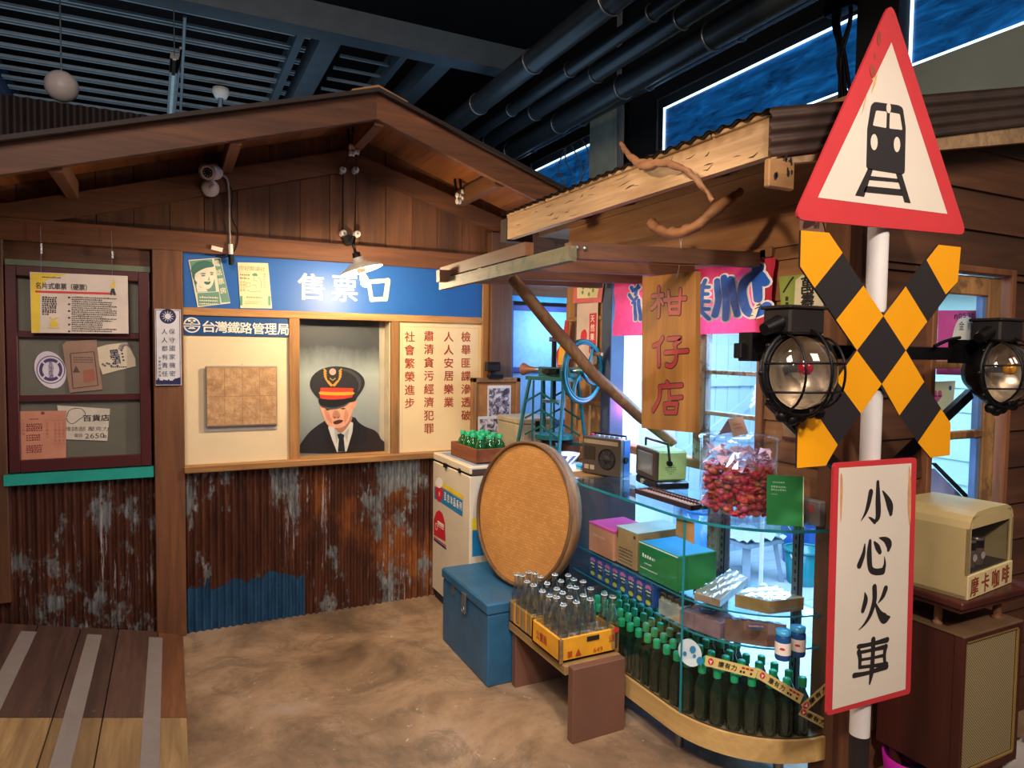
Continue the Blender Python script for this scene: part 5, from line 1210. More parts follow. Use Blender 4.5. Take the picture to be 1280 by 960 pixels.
# ================================================================== GLASS DISPLAY CASE
XF, YC, RC_ = 1.70, 2.02, .40; XB, YN = 2.095, 2.80; CC = Vector((XF+RC_, YC))
def outline(d, n=14, back=XB-.0, far=YN):
    """front edge moved in by d: far end -> straight -> quarter round -> near end"""
    pts = [(XF+d, far), (XF+d, YC)]
    for i in range(1, n+1):
        a = PI+PI/2*i/n; pts.append((CC.x+(RC_-d)*math.cos(a), CC.y+(RC_-d)*math.sin(a)))
    return pts
def slabz(mb, d, z0, z1, n=14):
    pts = outline(d, n)+[(XB, pt) for pt in ()]
    pts = pts+[(XB, YN)] if abs(pts[-1][0]-XB) < .006 else pts+[(XB, pts[-1][1]), (XB, YN)]
    fr = frame((0, 0, 0), (1, 0, 0), (0, 1, 0)); return mb.prism(pts, fr, z0, z1)
def wallz(mb, d0, d1, z0, z1, n=14, far=YN):
    A = outline(d0, n, far=far); B = outline(d1, n, far=far); k = len(A)
    vs = [(x, y, z0) for x, y in A]+[(x, y, z1) for x, y in A]+[(x, y, z0) for x, y in B]+[(x, y, z1) for x, y in B]; fs = []
    for i in range(k-1): fs += [(i, i+1, k+i+1, k+i), (2*k+i, 3*k+i, 3*k+i+1, 2*k+i+1), (k+i, k+i+1, 3*k+i+1, 3*k+i), (i, 2*k+i, 2*k+i+1, i+1)]
    fs += [(0, k, 3*k, 2*k), (k-1, 3*k-1, 4*k-1, 2*k-1)]
    return mb.add(vs, fs)
PG2 = glass('case glass', (.93, .985, 1), .97, .015); PGT = glass('case top glass', (.80, .93, .97), .95, .02); EDG = mat('green glass edge', '1f7f8e', .15)
t = thing('display_case', 'curved glass display case on a pale wooden plinth under the shop window', 'display case', (1.9, 2.2, 0))
PLW = wood('pale plinth veneer', 'c09a5c', 'dcb878', 'y', 8, var=.05, bmp=.1)
m = MB(); wallz(m, -.006, .02, .108, .190, 18); part('plinth_band', m, PLW, t)
m = MB(); slabz(m, .012, .118, .186); part('base_board', m, mat('base board', '6f5a44', .7), t)
m = MB(); wallz(m, .006, .014, .1865, .193, 18); part('glass_channel', m, mat('channel strip', '4c4034', .4, .3), t)
for (x_, y_) in ((1.98, 1.74), (1.78, 2.05), (1.75, 2.7), (2.05, 2.7), (2.05, 2.1)): part('leg', MB().cyl((x_, y_, 0), (x_, y_, .12), .018, 10), STEEL, t)
m = MB(); A = outline(.008); m.box((XF+.006, 1.968, .192), (XF+.010, YN-.02, .928)); part('glass_side', m, PG2, t)
m = MB(); A = [p for p in outline(.006, 18) if p[1] < 1.965 or p == p][1:]; A[0] = (XF+.006, 1.962)
A = [(XF+.006, 1.962)]+[p for p in outline(.006, 18)[2:] if p[1] < 1.96]
k = len(A); vs = [(x, y, .192) for x, y in A]+[(x, y, .928) for x, y in A]; m.add(vs, [(i, i+1, k+i+1, k+i) for i in range(k-1)], True); part('glass_side', m, PG2, t, 'curved glass front')
part('glass_seam', MB().box((XF+.004, 1.962, .192), (XF+.010, 1.968, .928)), EDG, t)
m = MB(); slabz(m, -.008, .930, .940, 18); part('glass_top', m, PGT, t)
m = MB(); wallz(m, -.0095, -.007, .930, .940, 18); part('glass_edge', m, EDG, t)
for zz_ in (.500, .618):
    m = MB(); slabz(m, .03, zz_, zz_+.006, 12); part('glass_shelf', m, PGT, t); m = MB(); wallz(m, .0285, .0305, zz_, zz_+.006, 12); part('glass_edge', m, EDG, t)
part('end_panel', MB().box((XF+.01, YN-.018, .19), (XB, YN, .928)), mat('dark end panel', '3a2a2c', .5), t)
SL = mat('slotted steel', '7d858c', .4, .7)
for (x_, y_) in ((2.075, 2.14), (2.075, 1.76)):
    part('slotted_upright', MB().box((x_, y_, .19), (x_+.003, y_+.03, .93)).box((x_, y_, .19), (x_+.025, y_+.003, .93)), SL, t)
    m = MB()
    for k in range(22): m.box((x_-.0006, y_+.011, .22+k*.032), (x_, y_+.018, .235+k*.032))
    part('slot', m, DARK, t, kind='stuff')
# ---- green bottles
GL = 'dark green capped bottle in the crowd on the bottom of the glass case'
ordn = ['first', 'second', 'third', 'fourth', 'fifth', 'sixth', 'seventh', 'eighth', 'ninth', 'tenth', 'eleventh', 'twelfth']
gp = green_bottle((1.9, 1.9, .187), .208, .0275, GL, 'green bottles in the glass case'); first = True; count = 0
for ri, d in enumerate((.040, .100, .160, .220, .280, .338)):
    L1 = YN-.05-YC; L2 = PI/2*(RC_-d); n = int((L1+L2)/.0605)
    for i in range(n):
        s = (L1+L2)-.03-i*.0605
        if s > L1: a = PI+(s-L1)/(RC_-d); x_, y_ = CC.x+(RC_-d)*math.cos(a), CC.y+(RC_-d)*math.sin(a)
        else: x_, y_ = XF+d, YN-.05-s
        if x_ > XB-.045: continue
        if ri > 0 and random.random() < .03: continue
        loc = (x_+random.uniform(-.002, .002), y_+random.uniform(-.002, .002), .187)
        lab = GL
        if ri == 0 and i < 12: lab = 'green capped bottle in the front row of the glass case, %s from the rounded end' % ordn[i]
        if first: gp.location = loc; gp['label'] = lab; first = False
        else: o = copy_tree(gp, loc, label=lab)
        count += 1
# ---- goods on the shelves
def qbox(nm, lab, cat, quad, zt, h, m_, group=None, prt='body', bev=0):
    """box from the four image corners of its top at height zt"""
    q = [P(a, b, 'z', zt) for a, b in quad]
    for v in q:
        v.x = min(v.x, 2.062)
        if v.y < YC:
            dv = Vector((v.x, v.y))-CC; lim = RC_-.035
            if dv.length > lim: dv = dv.normalized()*lim; v.x, v.y = CC.x+dv.x, CC.y+dv.y
        else: v.x = max(v.x, XF+.035)
    c = sum(q, Vector())/4; t = thing(nm, lab, cat, (c.x, c.y, zt-h), group=group)
    n = Vector((0, 0, h)); lo = [v-n for v in q]
    ar = sum(q[i].x*q[(i+1) % 4].y-q[(i+1) % 4].x*q[i].y for i in range(4))
    if ar < 0: q = q[::-1]; lo = lo[::-1]
    part(prt, MB().add(lo+q, [(3, 2, 1, 0), (4, 5, 6, 7), (0, 1, 5, 4), (1, 2, 6, 5), (2, 3, 7, 6), (3, 0, 4, 7)]), m_, t); return t, q
def abox(nm, lab, cat, a, b, m_, group=None, r=.003):
    t = thing(nm, lab, cat, ((a[0]+b[0])/2, (a[1]+b[1])/2, a[2]), group=group); part('body', MB().bbox(a, b, r), m_, t); return t
RB = mat('ribbon carton blue', '274f9a', .4, var=.1)
for k in range(8):
    y1 = 2.655-k*.059; y0 = y1-.056; z0, z1 = .507, .612
    t = abox('soap_carton', 'blue carton with pink bow and yellow dot, %s from the far end' % ordn[k], 'carton', (1.742, y0, z0), (1.86, y1, z1), RB, 'row of blue cartons on the glass shelf', .002)
    fw = west(1.7415)
    part('dark_band', MB().rect(fw, -y1+.005, z0+.02, -y0-.005, z1-.022, 0), mat('carton slate print', '2e4a5e', .4), t)
    m = MB(); m.flat([(-y1+.006+x*.044, z1-.016-.016*yy) for x, yy in ((0, .6), (.3, 0), (.7, .05), (1, .7), (.8, 1.2), (.4, .9), (.15, 1.3))], fw, .0006); part('pink_bow', m, mat('carton pink print', 'c86aa8', .4), t)
    part('yellow_dot', MB().disc((-(y0+y1)/2, z0+.016), .017, fw, .0006, 14, .6), mat('carton yellow print', 'c8c238', .4), t)
    m = MB(); scribble(m, fw, -y1+.012, -y0-.012, z0+.062, .008, .0006); scribble(m, fw, -y1+.02, -y0-.014, z0+.047, .005, .0006); part('lettering', m, WHITE, t)
t = abox('lidded_box', 'salmon box with a bright pink lid at the far end of the shelf', 'box', (1.735, 2.455, .626), (1.93, 2.655, .752), mat('salmon card', 'cf8868', .5))
part('lid', MB().bbox((1.733, 2.453, .750), (1.932, 2.657, .762), .002), mat('hot pink lid', 'd8488e', .4), t); m = MB(); scribble(m, west(1.7345), -2.62, -2.52, .71, .010, 0); part('lettering', m, mat('pale print', 'e2b090', .5), t)
t = abox('cardboard_box', 'brown cardboard box with printed lines beside the pink lidded box', 'box', (1.745, 2.30, .626), (2.0, 2.448, .785), mat('kraft cardboard', 'a98252', .7, var=.1))
part('top_sheet', MB().box((1.744, 2.299, .785), (2.001, 2.449, .788)), mat('pale wrapping sheet', 'b9c4bc', .5), t); fw = west(1.7445); m = MB()
for k in range(5): scribble(m, fw, -2.43, -2.33, .70-k*.014, .008, 0)
m.rect(fw, -2.445, .74, -2.438, .775, 0); m.disc((-2.32, .765), .008, fw, 0, 10); part('lettering', m, mat('dark print', '3a3236', .6), t)
t = abox('lidded_box', 'open green carton with white print and blue inside in the case', 'carton', (1.735, 2.03, .626), (1.93, 2.275, .765), mat('deep green card', '1c7a3f', .5))
part('inner', MB().box((1.742, 2.037, .7645), (1.923, 2.268, .7655)), mat('sky blue inside', '2a9ad8', .5), t); m = MB(); fw = west(1.7345); scribble(m, fw, -2.25, -2.17, .715, .016, 0); scribble(m, fw, -2.235, -2.19, .685, .007, 0); scribble(m, fw, -2.26, -2.15, .662, .005, 0)
m.rect(fw, -2.275, .760, -2.03, .765, 0); part('lettering', m, WHITE, t)
for i, (px, py, c_, lab) in enumerate(((840, 700, '1f6a3c', 'tiny dark green packet behind the glass seam, upper one'), (847, 712, '23744a', 'tiny green packet just below the upper green packet'), (868, 724, '5a3a8c', 'small purple packet right of the glass seam'), (866, 734, 'd8892e', 'small orange packet under the purple one'))):
    c = P(px, py, 'z', .66-.012*i); abox('small_packet', lab, 'packet', (c.x-.0, c.y-.05, c.z-.03), (c.x+.08, c.y+.0, c.z), mat('packet '+c_, c_, .4), 'small packets on the upper glass shelf')
for k in range(3): c0 = (1.80+k*.0, 2.165-k*.045); t = abox('small_tin', 'little yellow and black tin at the near end of the blue cartons, %s of three' % ordn[k], 'tin', (1.76, c0[1]-.038, .507), (1.83, c0[1], .585), mat('tin black', '2c2420', .4), 'small yellow tins'); part('label', MB().disc((-c0[1]+.019, .55), .014, west(1.7595), 0, 12, 1.5), mat('tin yellow', 'd8b42e', .4), t)
FILM = glass('crinkled plastic film', (.9, .95, 1), .80, .12)
def wrapped(lab, quad, zt, h, c_, grp='film wrapped packs'):
    t, q = qbox('wrapped_pack', lab, 'pack', quad, zt, h, mat('pack '+c_, c_, .5, var=.3, scale=14), grp)
    cc_ = sum(q, Vector())/4; big = [cc_+(v-cc_)*1.01+Vector((0, 0, .004)) for v in q]; lo = [v-Vector((0, 0, h+.0035)) for v in big]
    mb_ = MB(); n = 10; vs = []; fs = []
    for i in range(n+1):
        for j in range(n+1):
            u, v = i/n, j/n; p = big[0].lerp(big[1], u).lerp(big[3].lerp(big[2], u), v); vs.append(p+Vector((0, 0, .004*math.sin(9*u+17*v)+.003*math.sin(31*u-7*v))))
    for i in range(n):
        for j in range(n): a = i*(n+1)+j; fs.append((a, a+n+1, a+n+2, a+1))
    mb_.add(vs, fs, True); mb_.add(lo+big, [(0, 1, 5, 4), (1, 2, 6, 5), (2, 3, 7, 6), (3, 0, 4, 7)]); part('plastic_film', mb_, FILM, t); return t, q
t, q = wrapped('flat film wrapped pack lying tilted on the upper shelf, left of the thicker one', [(868, 741), (923, 711), (951, 719), (898, 752)], .652, .026, 'a8876a')
t, q = wrapped('thick film wrapped ochre pack on the upper shelf, right one', [(919, 743), (956, 730), (1005, 747), (965, 757)], .672, .046, 'a88648')
t, q = wrapped('grey carton block at the near end of the lower shelf goods', [(812, 751), (850, 740), (872, 752), (842, 764)], .565, .055, 'c9c2b2')
t, q = wrapped('film wrapped snack pack with a blue roundel on the lower shelf', [(843, 764), (885, 752), (925, 775), (895, 785)], .565, .058, '9a7478')
m = MB(); zf_ = frame((0, 0, q[0].z+.0045), (1, 0, 0), (0, 1, 0)); c0 = P(885, 765, 'z', .565); m.disc((c0.x, c0.y), .035, zf_, .004, 18, 1); part('roundel', m, mat('roundel blue', '234f8c', .4), t); m = MB(); text(m, 'BIN', zf_, c0.x, c0.y, .018, .0055, .05, bold=.03, rot=-.9); part('lettering', m, WHITE, t)
t, q = wrapped('large film wrapped orange brown snack pack at the rounded end of the lower shelf', [(896, 785), (930, 776), (985, 783), (972, 803)], .590, .083, 'a06a52')
m = MB(); c0 = P(945, 786, 'z', .59); m.disc((c0.x, c0.y), .035, frame((0, 0, .597), (1, 0, 0), (0, 1, 0)), 0, 18, .8); part('roundel', m, mat('roundel navy', '1c3550', .4), t); m = MB(); text(m, 'BIN', frame((0, 0, .5985), (1, 0, 0), (0, 1, 0)), c0.x, c0.y, .018, 0, .05, bold=.03, rot=-.5); part('lettering', m, mat('dull pink print', 'b87a6c', .5), t)
for i, (px, py) in enumerate(((985, 833), (1004, 828))):
    c = P(px, py, 'z', .507); c = c+Vector((.03, .05, 0)); t = thing('ink_bottle', ['small blue bottle with white label and blue lid, front one', 'small blue bottle with white label and blue lid, behind and right'][i], 'bottle', (c.x, c.y, .507))
    part('body', MB().lathe([(.024, 0), (.026, .006), (.026, .075), (.02, .085)], (c.x, c.y, .507), 18), mat('blue bottle', '1d4f8c', .3), t); part('label', MB().lathe([(.0266, .02), (.0266, .062)], (c.x, c.y, .507), 18, cap=False), WHITE, t); part('lid', MB().lathe([(.024, .085), (.025, .1), (.0, .1)], (c.x, c.y, .507), 18), mat('light blue lid', '3a9ad0', .3), t)
    part('red_mark', MB().disc((0, 0), .009, frame((c.x-.0255*.8, c.y-.0255*.6-.001, .55), (.6, -.8, 0), (0, 0, 1)), .001, 10, .5), SR, t)
c = P(855, 645, 'z', .928)
t = thing('kraft_tag', 'brown cardboard tag taped under the counter glass', 'tag', (1.72, c.y, .8)); a, b = P(846, 645, 'x', 1.712), P(867, 680, 'x', 1.712)
part('tag', MB().prism([(-a.y, a.z), (-b.y, a.z-.005), (-b.y+.002, b.z), (-a.y-.003, b.z+.01)], west(1.714), 0, .003), mat('kraft cardboard', 'a98252', .7, var=.1), t)
# stickers and tape on the outside of the glass
def PC(px, py, off=.0015):
    d = _f+_r2*((px-640)/F)+_u2*((480-py)/F); R2 = RC_-.006+off
    ox, oy = CAM.x-CC.x, CAM.y-CC.y; A_ = d.x*d.x+d.y*d.y; B_ = 2*(ox*d.x+oy*d.y); C_ = ox*ox+oy*oy-R2*R2; D = B_*B_-4*A_*C_
    if D > 0:
        t_ = (-B_-math.sqrt(D))/(2*A_); p = CAM+d*t_
        if p.y < YC: return p
    t_ = (XF+.006-off-CAM.x)/d.x; return CAM+d*t_
def tape(quad, lab, full=True):
    """quad TL, TR, BR, BL in the image, bent round the glass"""
    def at(u, v, off):
        x = (quad[0][0]*(1-u)+quad[1][0]*u)*(1-v)+(quad[3][0]*(1-u)+quad[2][0]*u)*v; y = (quad[0][1]*(1-u)+quad[1][1]*u)*(1-v)+(quad[3][1]*(1-u)+quad[2][1]*u)*v
        return PC(x, y, off)
    t = thing('tape_strip', lab, 'tape', at(.5, .5, .002), group='lettered tape strips on the curved glass'); n = 8; vs = []; fs = []
    for i in range(n+1): vs += [at(i/n, 1, .002), at(i/n, 0, .002)]
    for i in range(n): fs.append((2*i, 2*i+2, 2*i+3, 2*i+1))
    part('strip', MB().add(vs, fs), mat('cream yellow tape', 'd9c27a', .4, var=.06), t)
    fr = lambda a, b, c=0: at(a, 1-b, .003+c)
    asp = .19 if full else .30
    m = MB()
    for i, ch in enumerate('康有力'): g_ = glyphs(ch, .02); kx = (.115 if full else .20); m.add([fr(.31+i*kx*1.08+v.x*kx, .5+v.y*.62, v.z) for v in g_[0]], g_[1])
    part('lettering', m, BLACKI, t)
    m = MB(); rx = .055 if full else .10
    m.add([fr(.11+rx*math.cos(q)*1.0, .52+.33*math.sin(q), 0) for q in [2*PI*k/16 for k in range(16)]], [tuple(range(16))]); 
    if full:
        for k in range(2):
            for x_ in (.70, .78, .86): m.add([fr(x_, .62, 0), fr(x_+.06, .62, 0), fr(x_+.06, .80, 0), fr(x_, .80, 0)], [(0, 1, 2, 3)])
    part('red_print', m, SR, t)
    m = MB(); m.add([fr(.11-rx*.55, .68, .0006), fr(.11, .24, .0006), fr(.11+rx*.55, .68, .0006), fr(.11, .56, .0006)], [(0, 1, 3), (1, 2, 3)]); part('white_mark', m, WHITE, t)
    if full:
        m = MB()
        for x_ in (.68, .74, .88): m.add([fr(x_, .2, 0), fr(x_+.04, .2, 0), fr(x_+.04, .42, 0), fr(x_, .42, 0)], [(0, 1, 2, 3)])
        part('small_print', m, BLACKI, t)
tape([(882, 819), (948, 836), (944, 848), (881, 832)], 'yellow lettered tape strip on the curved glass, left one')
tape([(949, 835.5), (1005, 868), (1000, 880), (945, 847)], 'yellow lettered tape strip on the curved glass, sloping down in the middle')
tape([(1001, 881), (1038, 848), (1041, 859), (1007, 890)], 'short yellow tape strip rising towards the red bordered sign', False)
tape([(1003, 884), (1040, 902), (1036, 914), (998, 893)], 'short yellow tape strip falling beneath the rising one', False)
t = thing('oval_sticker', 'white oval sticker with blue figures at the glass seam', 'sticker', P(862, 816, 'x', XF)); oc = (862.5, 816); pts = []
for k in range(22): a = 2*PI*k/22; u, v = 14.5*math.cos(a), 20*math.sin(a); pts.append((oc[0]+u*.92+v*.32, oc[1]-u*.25+v*.86))
vs = [PC(x, y, .002) for x, y in pts]; part('sheet', MB().add(vs[::-1], [tuple(range(22))]), mat('sticker white blue', 'cfe2ea', .4), t)
m = MB()
for (x, y, r) in ((866, 812, 4), (875, 826, 4.5), (856, 817, 2.5), (868, 820, 2)):
    vs = [PC(x+r*math.cos(2*PI*k/9), y+r*1.2*math.sin(2*PI*k/9), .0032) for k in range(9)]; m.add(vs[::-1], [tuple(range(9))])
part('print', m, mat('sticker figure blue', '2f86b8', .4), t)
# ---- things on the counter
def obox(nm, lab, cat, p0, p1, depth, z0, h, side=1):
    """thing whose local x runs from p0 to p1 (front edge), y goes back"""
    d = Vector((p1[0]-p0[0], p1[1]-p0[1])); L = d.length; rz_ = math.atan2(d.y, d.x)
    return thing(nm, lab, cat, (p0[0], p0[1], z0), rz_), L
def lp(nm, mb, m_, t, lab=None, kind=None): return part(nm, mb, m_, t, lab, local=True, kind=kind)
lf = frame((0, 0, 0), (1, 0, 0), (0, 0, 1))
t, L = obox('radio', 'black and blue cassette radio with a round speaker on the counter', 'radio', (1.854, 2.913), (1.93, 2.690), .07, .9405, .2); H = .185
RK = mat('radio dark grey', '4a4038', .35, .2); RBL = mat('radio blue side', '1f4a8a', .35)
lp('front_case', MB().bbox((0, 0, 0), (L, .028, H), .004), RK, t); lp('rear_case', MB().bbox((.002, .028, 0), (L, .085, H-.004), .004), RBL, t)
lp('speaker_ring', MB().ring((L*.66, -.002, H*.45), (0, -1, 0), .048, .004, 28, 6), CAST, t); lp('speaker_cone', MB().lathe([(.046, .002), (.02, .0), (.018, .008), (0, .01)], (L*.66, .0, H*.45), 24, (Vector((1, 0, 0)), Vector((0, 0, 1)), Vector((0, -1, 0)))), mat('speaker cloth', '17151a', .7), t)
m = MB()
for k in range(6): m.bar((L*.66, -.004, H*.45), (L*.66+.045*math.cos(k*PI/3), -.004, H*.45+.045*math.sin(k*PI/3)), .003, .002, (0, 1, 0))
lp('speaker_grille', m, RK, t)
lp('cassette_door', MB().bbox((L*.06, -.003, H*.38), (L*.36, .002, H*.75), .002), mat('smoked window', '2a2522', .2), t); lp('tuner_dial', MB().box((L*.05, -.002, H*.82), (L*.94, .001, H*.93)), mat('tuner strip', '8a7c66', .3), t)
for k in range(2): lp('button', MB().bbox((L*.08+k*.035, -.004, H*.12), (L*.08+k*.035+.026, .001, H*.24), .001), mat('radio key', 'a09080', .3), t)
for k in range(5): lp('key', MB().bbox((L*.25+k*.03, .03, H-.002), (L*.25+k*.03+.022, .05, H+.008), .001), mat('steel key', '9aa4b4', .3, .5), t)
lp('knob', MB().cyl((L*.15, .04, H), (L*.15, .04, H+.012), .008, 10), mat('magenta knob', 'c83a6c', .4), t); lp('side_knob', MB().cyl((L, .04, H*.45), (L+.01, .04, H*.45), .016, 14), CAST, t)
lp('handle', MB().tube([(.01, .06, H-.02), (.01, .06, H+.012), (L-.01, .06, H+.012), (L-.01, .06, H-.02)], .005, 6), CAST, t)
t, L = obox('portable_television', 'small light green portable television with a black carrying handle', 'television', (1.955, 2.60), (1.905, 2.385), .15, .9405, .16); TVG = mat('pale green plastic', '9cbf7c', .35)
D_ = .15
lp('base', MB().bbox((-.002, .0, 0), (L+.004, D_+.01, .036), .006), mat('glossy black base', '1c1c20', .15), t)
lp('cabinet', MB().bbox((.004, .012, .040), (L-.004, D_, .172), .008), TVG, t); lp('bezel', MB().bbox((.002, -.002, .038), (L-.002, .014, .174), .005), mat('bezel brown grey', '3c342e', .4), t)
lp('screen', MB().bbox((L*.12, -.006, .058), (L*.84, .006, .158), .005), mat('grey screen', '6a7070', .12), t)
m = MB()
for a_ in range(6):
    for b_ in range(6): 
        if (a_-2.5)**2+(b_-2.5)**2 < 8: m.box((L-.0045, .045+a_*.009, .07+b_*.009), (L-.003, .050+a_*.009, .075+b_*.009))
lp('speaker_hole', m, mat('dark green hole', '4e6a44', .6), t, kind='stuff')
lp('handle', MB().tube([(-.004, .05, .12), (-.004, .05, .205), (L+.006, .05, .205), (L+.008, .06, .12)], [.006]*4, 6), CAST, t); lp('pivot', MB().cyl((L-.006, .06, .12), (L+.012, .06, .12), .012, 12), CAST, t)
lp('dial', MB().cyl((L*.35, -.006, .018), (L*.35, .0, .018), .012, 14), mat('silver dial', 'c2c4a8', .25, .6), t)
t = thing('abacus', 'dark wooden abacus lying along the counter edge', 'abacus', (1.84, 2.2, .9405)); ABW = mat('dark abacus wood', '2c1c1a', .4)
x0, x1, y0, y1 = 1.785, 1.885, 2.02, 2.38
for a, b in (((x0, y0), (x0+.01, y1)), ((x1-.01, y0), (x1, y1)), ((x0, y0), (x1, y0+.01)), ((x0, y1-.01), (x1, y1)), ((x0+.062, y0), (x0+.068, y1))): part('frame_bar', MB().bbox((a[0], a[1], .9405), (b[0], b[1], .962), .002), ABW, t)
BEAD = mat('brown bead', 'a87a62', .25)
m = MB(); mr = MB()
for k in range(19):
    yy = y0+.02+k*.0178; mr.cyl((x0+.005, yy, .951), (x1-.005, yy, .951), .0013, 5)
    for dx in (.014, .023, .032, .041, .051, .075, .085): m.lathe([(.003, -.004), (.0082, 0), (.003, .004)], (x0+dx, yy, .951), 8, (Vector((0, 1, 0)), Vector((0, 0, 1)), Vector((1, 0, 0))))
part('bead', m, BEAD, t, kind='stuff'); part('rod', mr, STEEL, t, kind='stuff')
# candy jar
jc = Vector((1.905, 1.905, .9405)); t = thing('candy_jar', 'large clear plastic jar full of red wrapped sweets', 'jar', jc); JR = .138
part('jar_wall', MB().lathe([(JR-.01, 0), (JR, .012), (JR+.002, .29)], jc, 40, cap=False), glass('jar plastic', (.97, .98, 1), .93, .03), t)
part('jar_bottom', MB().lathe([(0, .003), (JR-.01, .003)], jc, 40, cap=False), glass('jar plastic', (.97, .98, 1), .93, .03), t)
part('lid', MB().lathe([(0, .305), (JR-.01, .305), (JR+.006, .298), (JR+.006, .284)], jc, 40, cap=False), glass('jar lid plastic', (.92, .96, 1), .88, .1), t)
part('rim', MB().ring(jc+Vector((0, 0, .292)), (0, 0, 1), JR+.004, .004, 40, 6), glass('jar lid plastic', (.92, .96, 1), .88, .1), t)
cm = [MB() for _ in range(4)]
for i in range(520):
    a = random.uniform(0, 2*PI); r = (JR-.022)*math.sqrt(random.uniform(.45, 1)); z_ = random.uniform(.018, .195); q = jc+Vector((r*math.cos(a), r*math.sin(a), z_))
    k = random.random(); k = 0 if k < .45 else 1 if k < .75 else 2 if k < .9 else 3
    n0 = len(cm[k].v); cm[k].sphere(q, random.uniform(.010, .015), 7, 5, (random.uniform(.7, 1.7), random.uniform(.7, 1.7), random.uniform(.5, 1)))
    for vi in range(n0, len(cm[k].v)): cm[k].v[vi] = cm[k].v[vi]+Vector((random.uniform(-.003, .003), random.uniform(-.003, .003), random.uniform(-.003, .003)))
for k, c_ in enumerate(('d83a44', 'e07050', 'ec6a90', '9a7040')): part('sweet', cm[k], glossy('sweet '+c_, c_, .2, .8), t, kind='stuff')
fm = MB(); n = 40; vs = []; fs = []
for j in range(9):
    for k in range(n): a = 2*PI*k/n; rr = JR-.007-.004*random.random()-(0 if j < 7 else .02*(j-6)); vs.append(jc+Vector((rr*math.cos(a), rr*math.sin(a), .03+j*.027+.006*random.random())))
for j in range(8):
    for k in range(n): fs.append((j*n+k, j*n+(k+1) % n, (j+1)*n+(k+1) % n, (j+1)*n+k))
fm.add(vs, fs, False); part('crinkled_bag', fm, FILM, t)
fm = MB()
for i in range(70):
    a = random.uniform(0, 2*PI); r = (JR-.02)*math.sqrt(random.random()); q = jc+Vector((r*math.cos(a), r*math.sin(a), random.uniform(.19, .265))); v = [q+Vector((random.uniform(-.025, .025), random.uniform(-.025, .025), random.uniform(-.02, .02))) for _ in range(4)]
    fm.add(v, [(0, 1, 2), (0, 2, 3)])
part('crumpled_film', fm, mat('milky pink film', 'e0c0d4', .12, var=.3, scale=30), t, kind='stuff')
tc_ = jc+Vector((-.02, .0, .306)); t = thing('tent_card', 'small folded beige card with faint pink writing on top of the jar', 'card', tc_, .38)
DV = .028
lp('front_leaf', MB().add([(-.075, -DV, 0), (.055, -DV, 0), (.065, 0, .062), (-.065, 0, .062), (-.075, -DV+.002, 0), (.055, -DV+.002, 0), (.065, .002, .062), (-.065, .002, .062)], [(0, 1, 2, 3), (7, 6, 5, 4)]), mat('beige card', 'b89a86', .6), t)
lp('rear_leaf', MB().add([(-.06, DV+.01, 0), (.075, DV+.01, 0), (.065, 0, .062), (-.065, 0, .062)], [(3, 2, 1, 0)]), mat('beige card', 'b89a86', .6), t)
cf = frame((0, -DV-.001, 0), (1, 0, 0), (.0, DV, .062)); m = MB()
for k in range(2): scribble(m, cf, -.04, .03, .045-k*.014, .007, 0)
lp('lettering', m, mat('faint pink writing', 'c8705c', .6), t)
# green leaning card (mascots and code left off)
a, b, c_, d_ = P(966, 583, 'z', 1.105), P(1011, 586, 'z', 1.105), P(1000, 659, 'z', .941), P(955, 652, 'z', .941)
c_ = Vector((1.985, 1.672, .941)); d_ = Vector((1.893, 1.762-.012, .941)); a = d_+Vector((.012, .02, .175)); b = c_+Vector((.012, .02, .175))
t = thing('leaning_card', 'green payment card leaning against the candy jar', 'card', (c_+d_)/2); cf = frame(d_, c_-d_, a-d_); wv, hv = (c_-d_).length, (a-d_).length
part('sheet', MB().prism([(0, 0), (wv, 0), (wv, hv), (0, hv)], cf, -.003, 0), mat('green card', '1f7a3e', .4), t); part('edge', MB().prism([(wv, 0), (wv+.003, 0), (wv+.003, hv), (wv, hv)], cf, -.003, 0), mat('cream edge', 'cfd0a8', .5), t)
m = MB(); scribble(m, cf, .02, .06, hv*.86, .006, .0005)
for k in range(2): scribble(m, cf, .015, .065, hv*(.77-.06*k), .007, .0005)
scribble(m, cf, .015, .035, hv*.62, .004, .0005); part('lettering', m, mat('pale green print', '8fbf9a', .5), t)
# ---- hanging board  柑仔店
t = thing('hanging_signboard', 'long ochre wooden board with three red characters hanging from driftwood', 'sign', (1.75, 2.15, 1.25)); XB_ = 1.75
q = ptsX([(803, 347), (870, 339), (869, 541), (802, 535)], XB_)
SBW = wood('ochre sign wood', '8a5c28', 'a8763a', 'z', 6, var=.0, bmp=.12)
part('board', MB().prism(q, west(XB_), -.022, 0), SBW, t)
CH = [((760, 310, 5.818), [([(325, 352), (400, 343)], 1), ([(370, 290), (372, 400), (368, 498)], 1), ([(366, 372), (345, 415), (318, 442)], 1), ([(384, 378), (402, 408)], .8), ([(412, 378), (565, 366)], 1), ([(440, 318), (452, 475)], 1), ([(528, 305), (518, 475)], 1), ([(462, 425), (515, 420)], .8), ([(452, 470), (516, 470)], 1)]),
      ((760, 310, 5.818), [([(398, 655), (375, 692), (332, 712)], 1), ([(370, 705), (372, 855)], 1.1), ([(440, 662), (532, 660), (485, 702)], 1), ([(487, 702), (498, 765), (492, 825), (462, 858), (425, 850)], 1), ([(418, 762), (580, 748)], 1)]),
      ((640, 480, 4), [([(775, -8), (786, 6)], 1), ([(738, 14), (850, 6)], 1), ([(742, 20), (735, 80), (706, 132)], 1), ([(786, 35), (790, 98)], .9), ([(795, 72), (850, 66)], .9), ([(764, 102), (826, 98)], 1), ([(764, 102), (768, 142)], 1), ([(826, 98), (820, 142)], 1), ([(768, 142), (820, 142)], 1)])]
fwB = west(XB_-.0005)
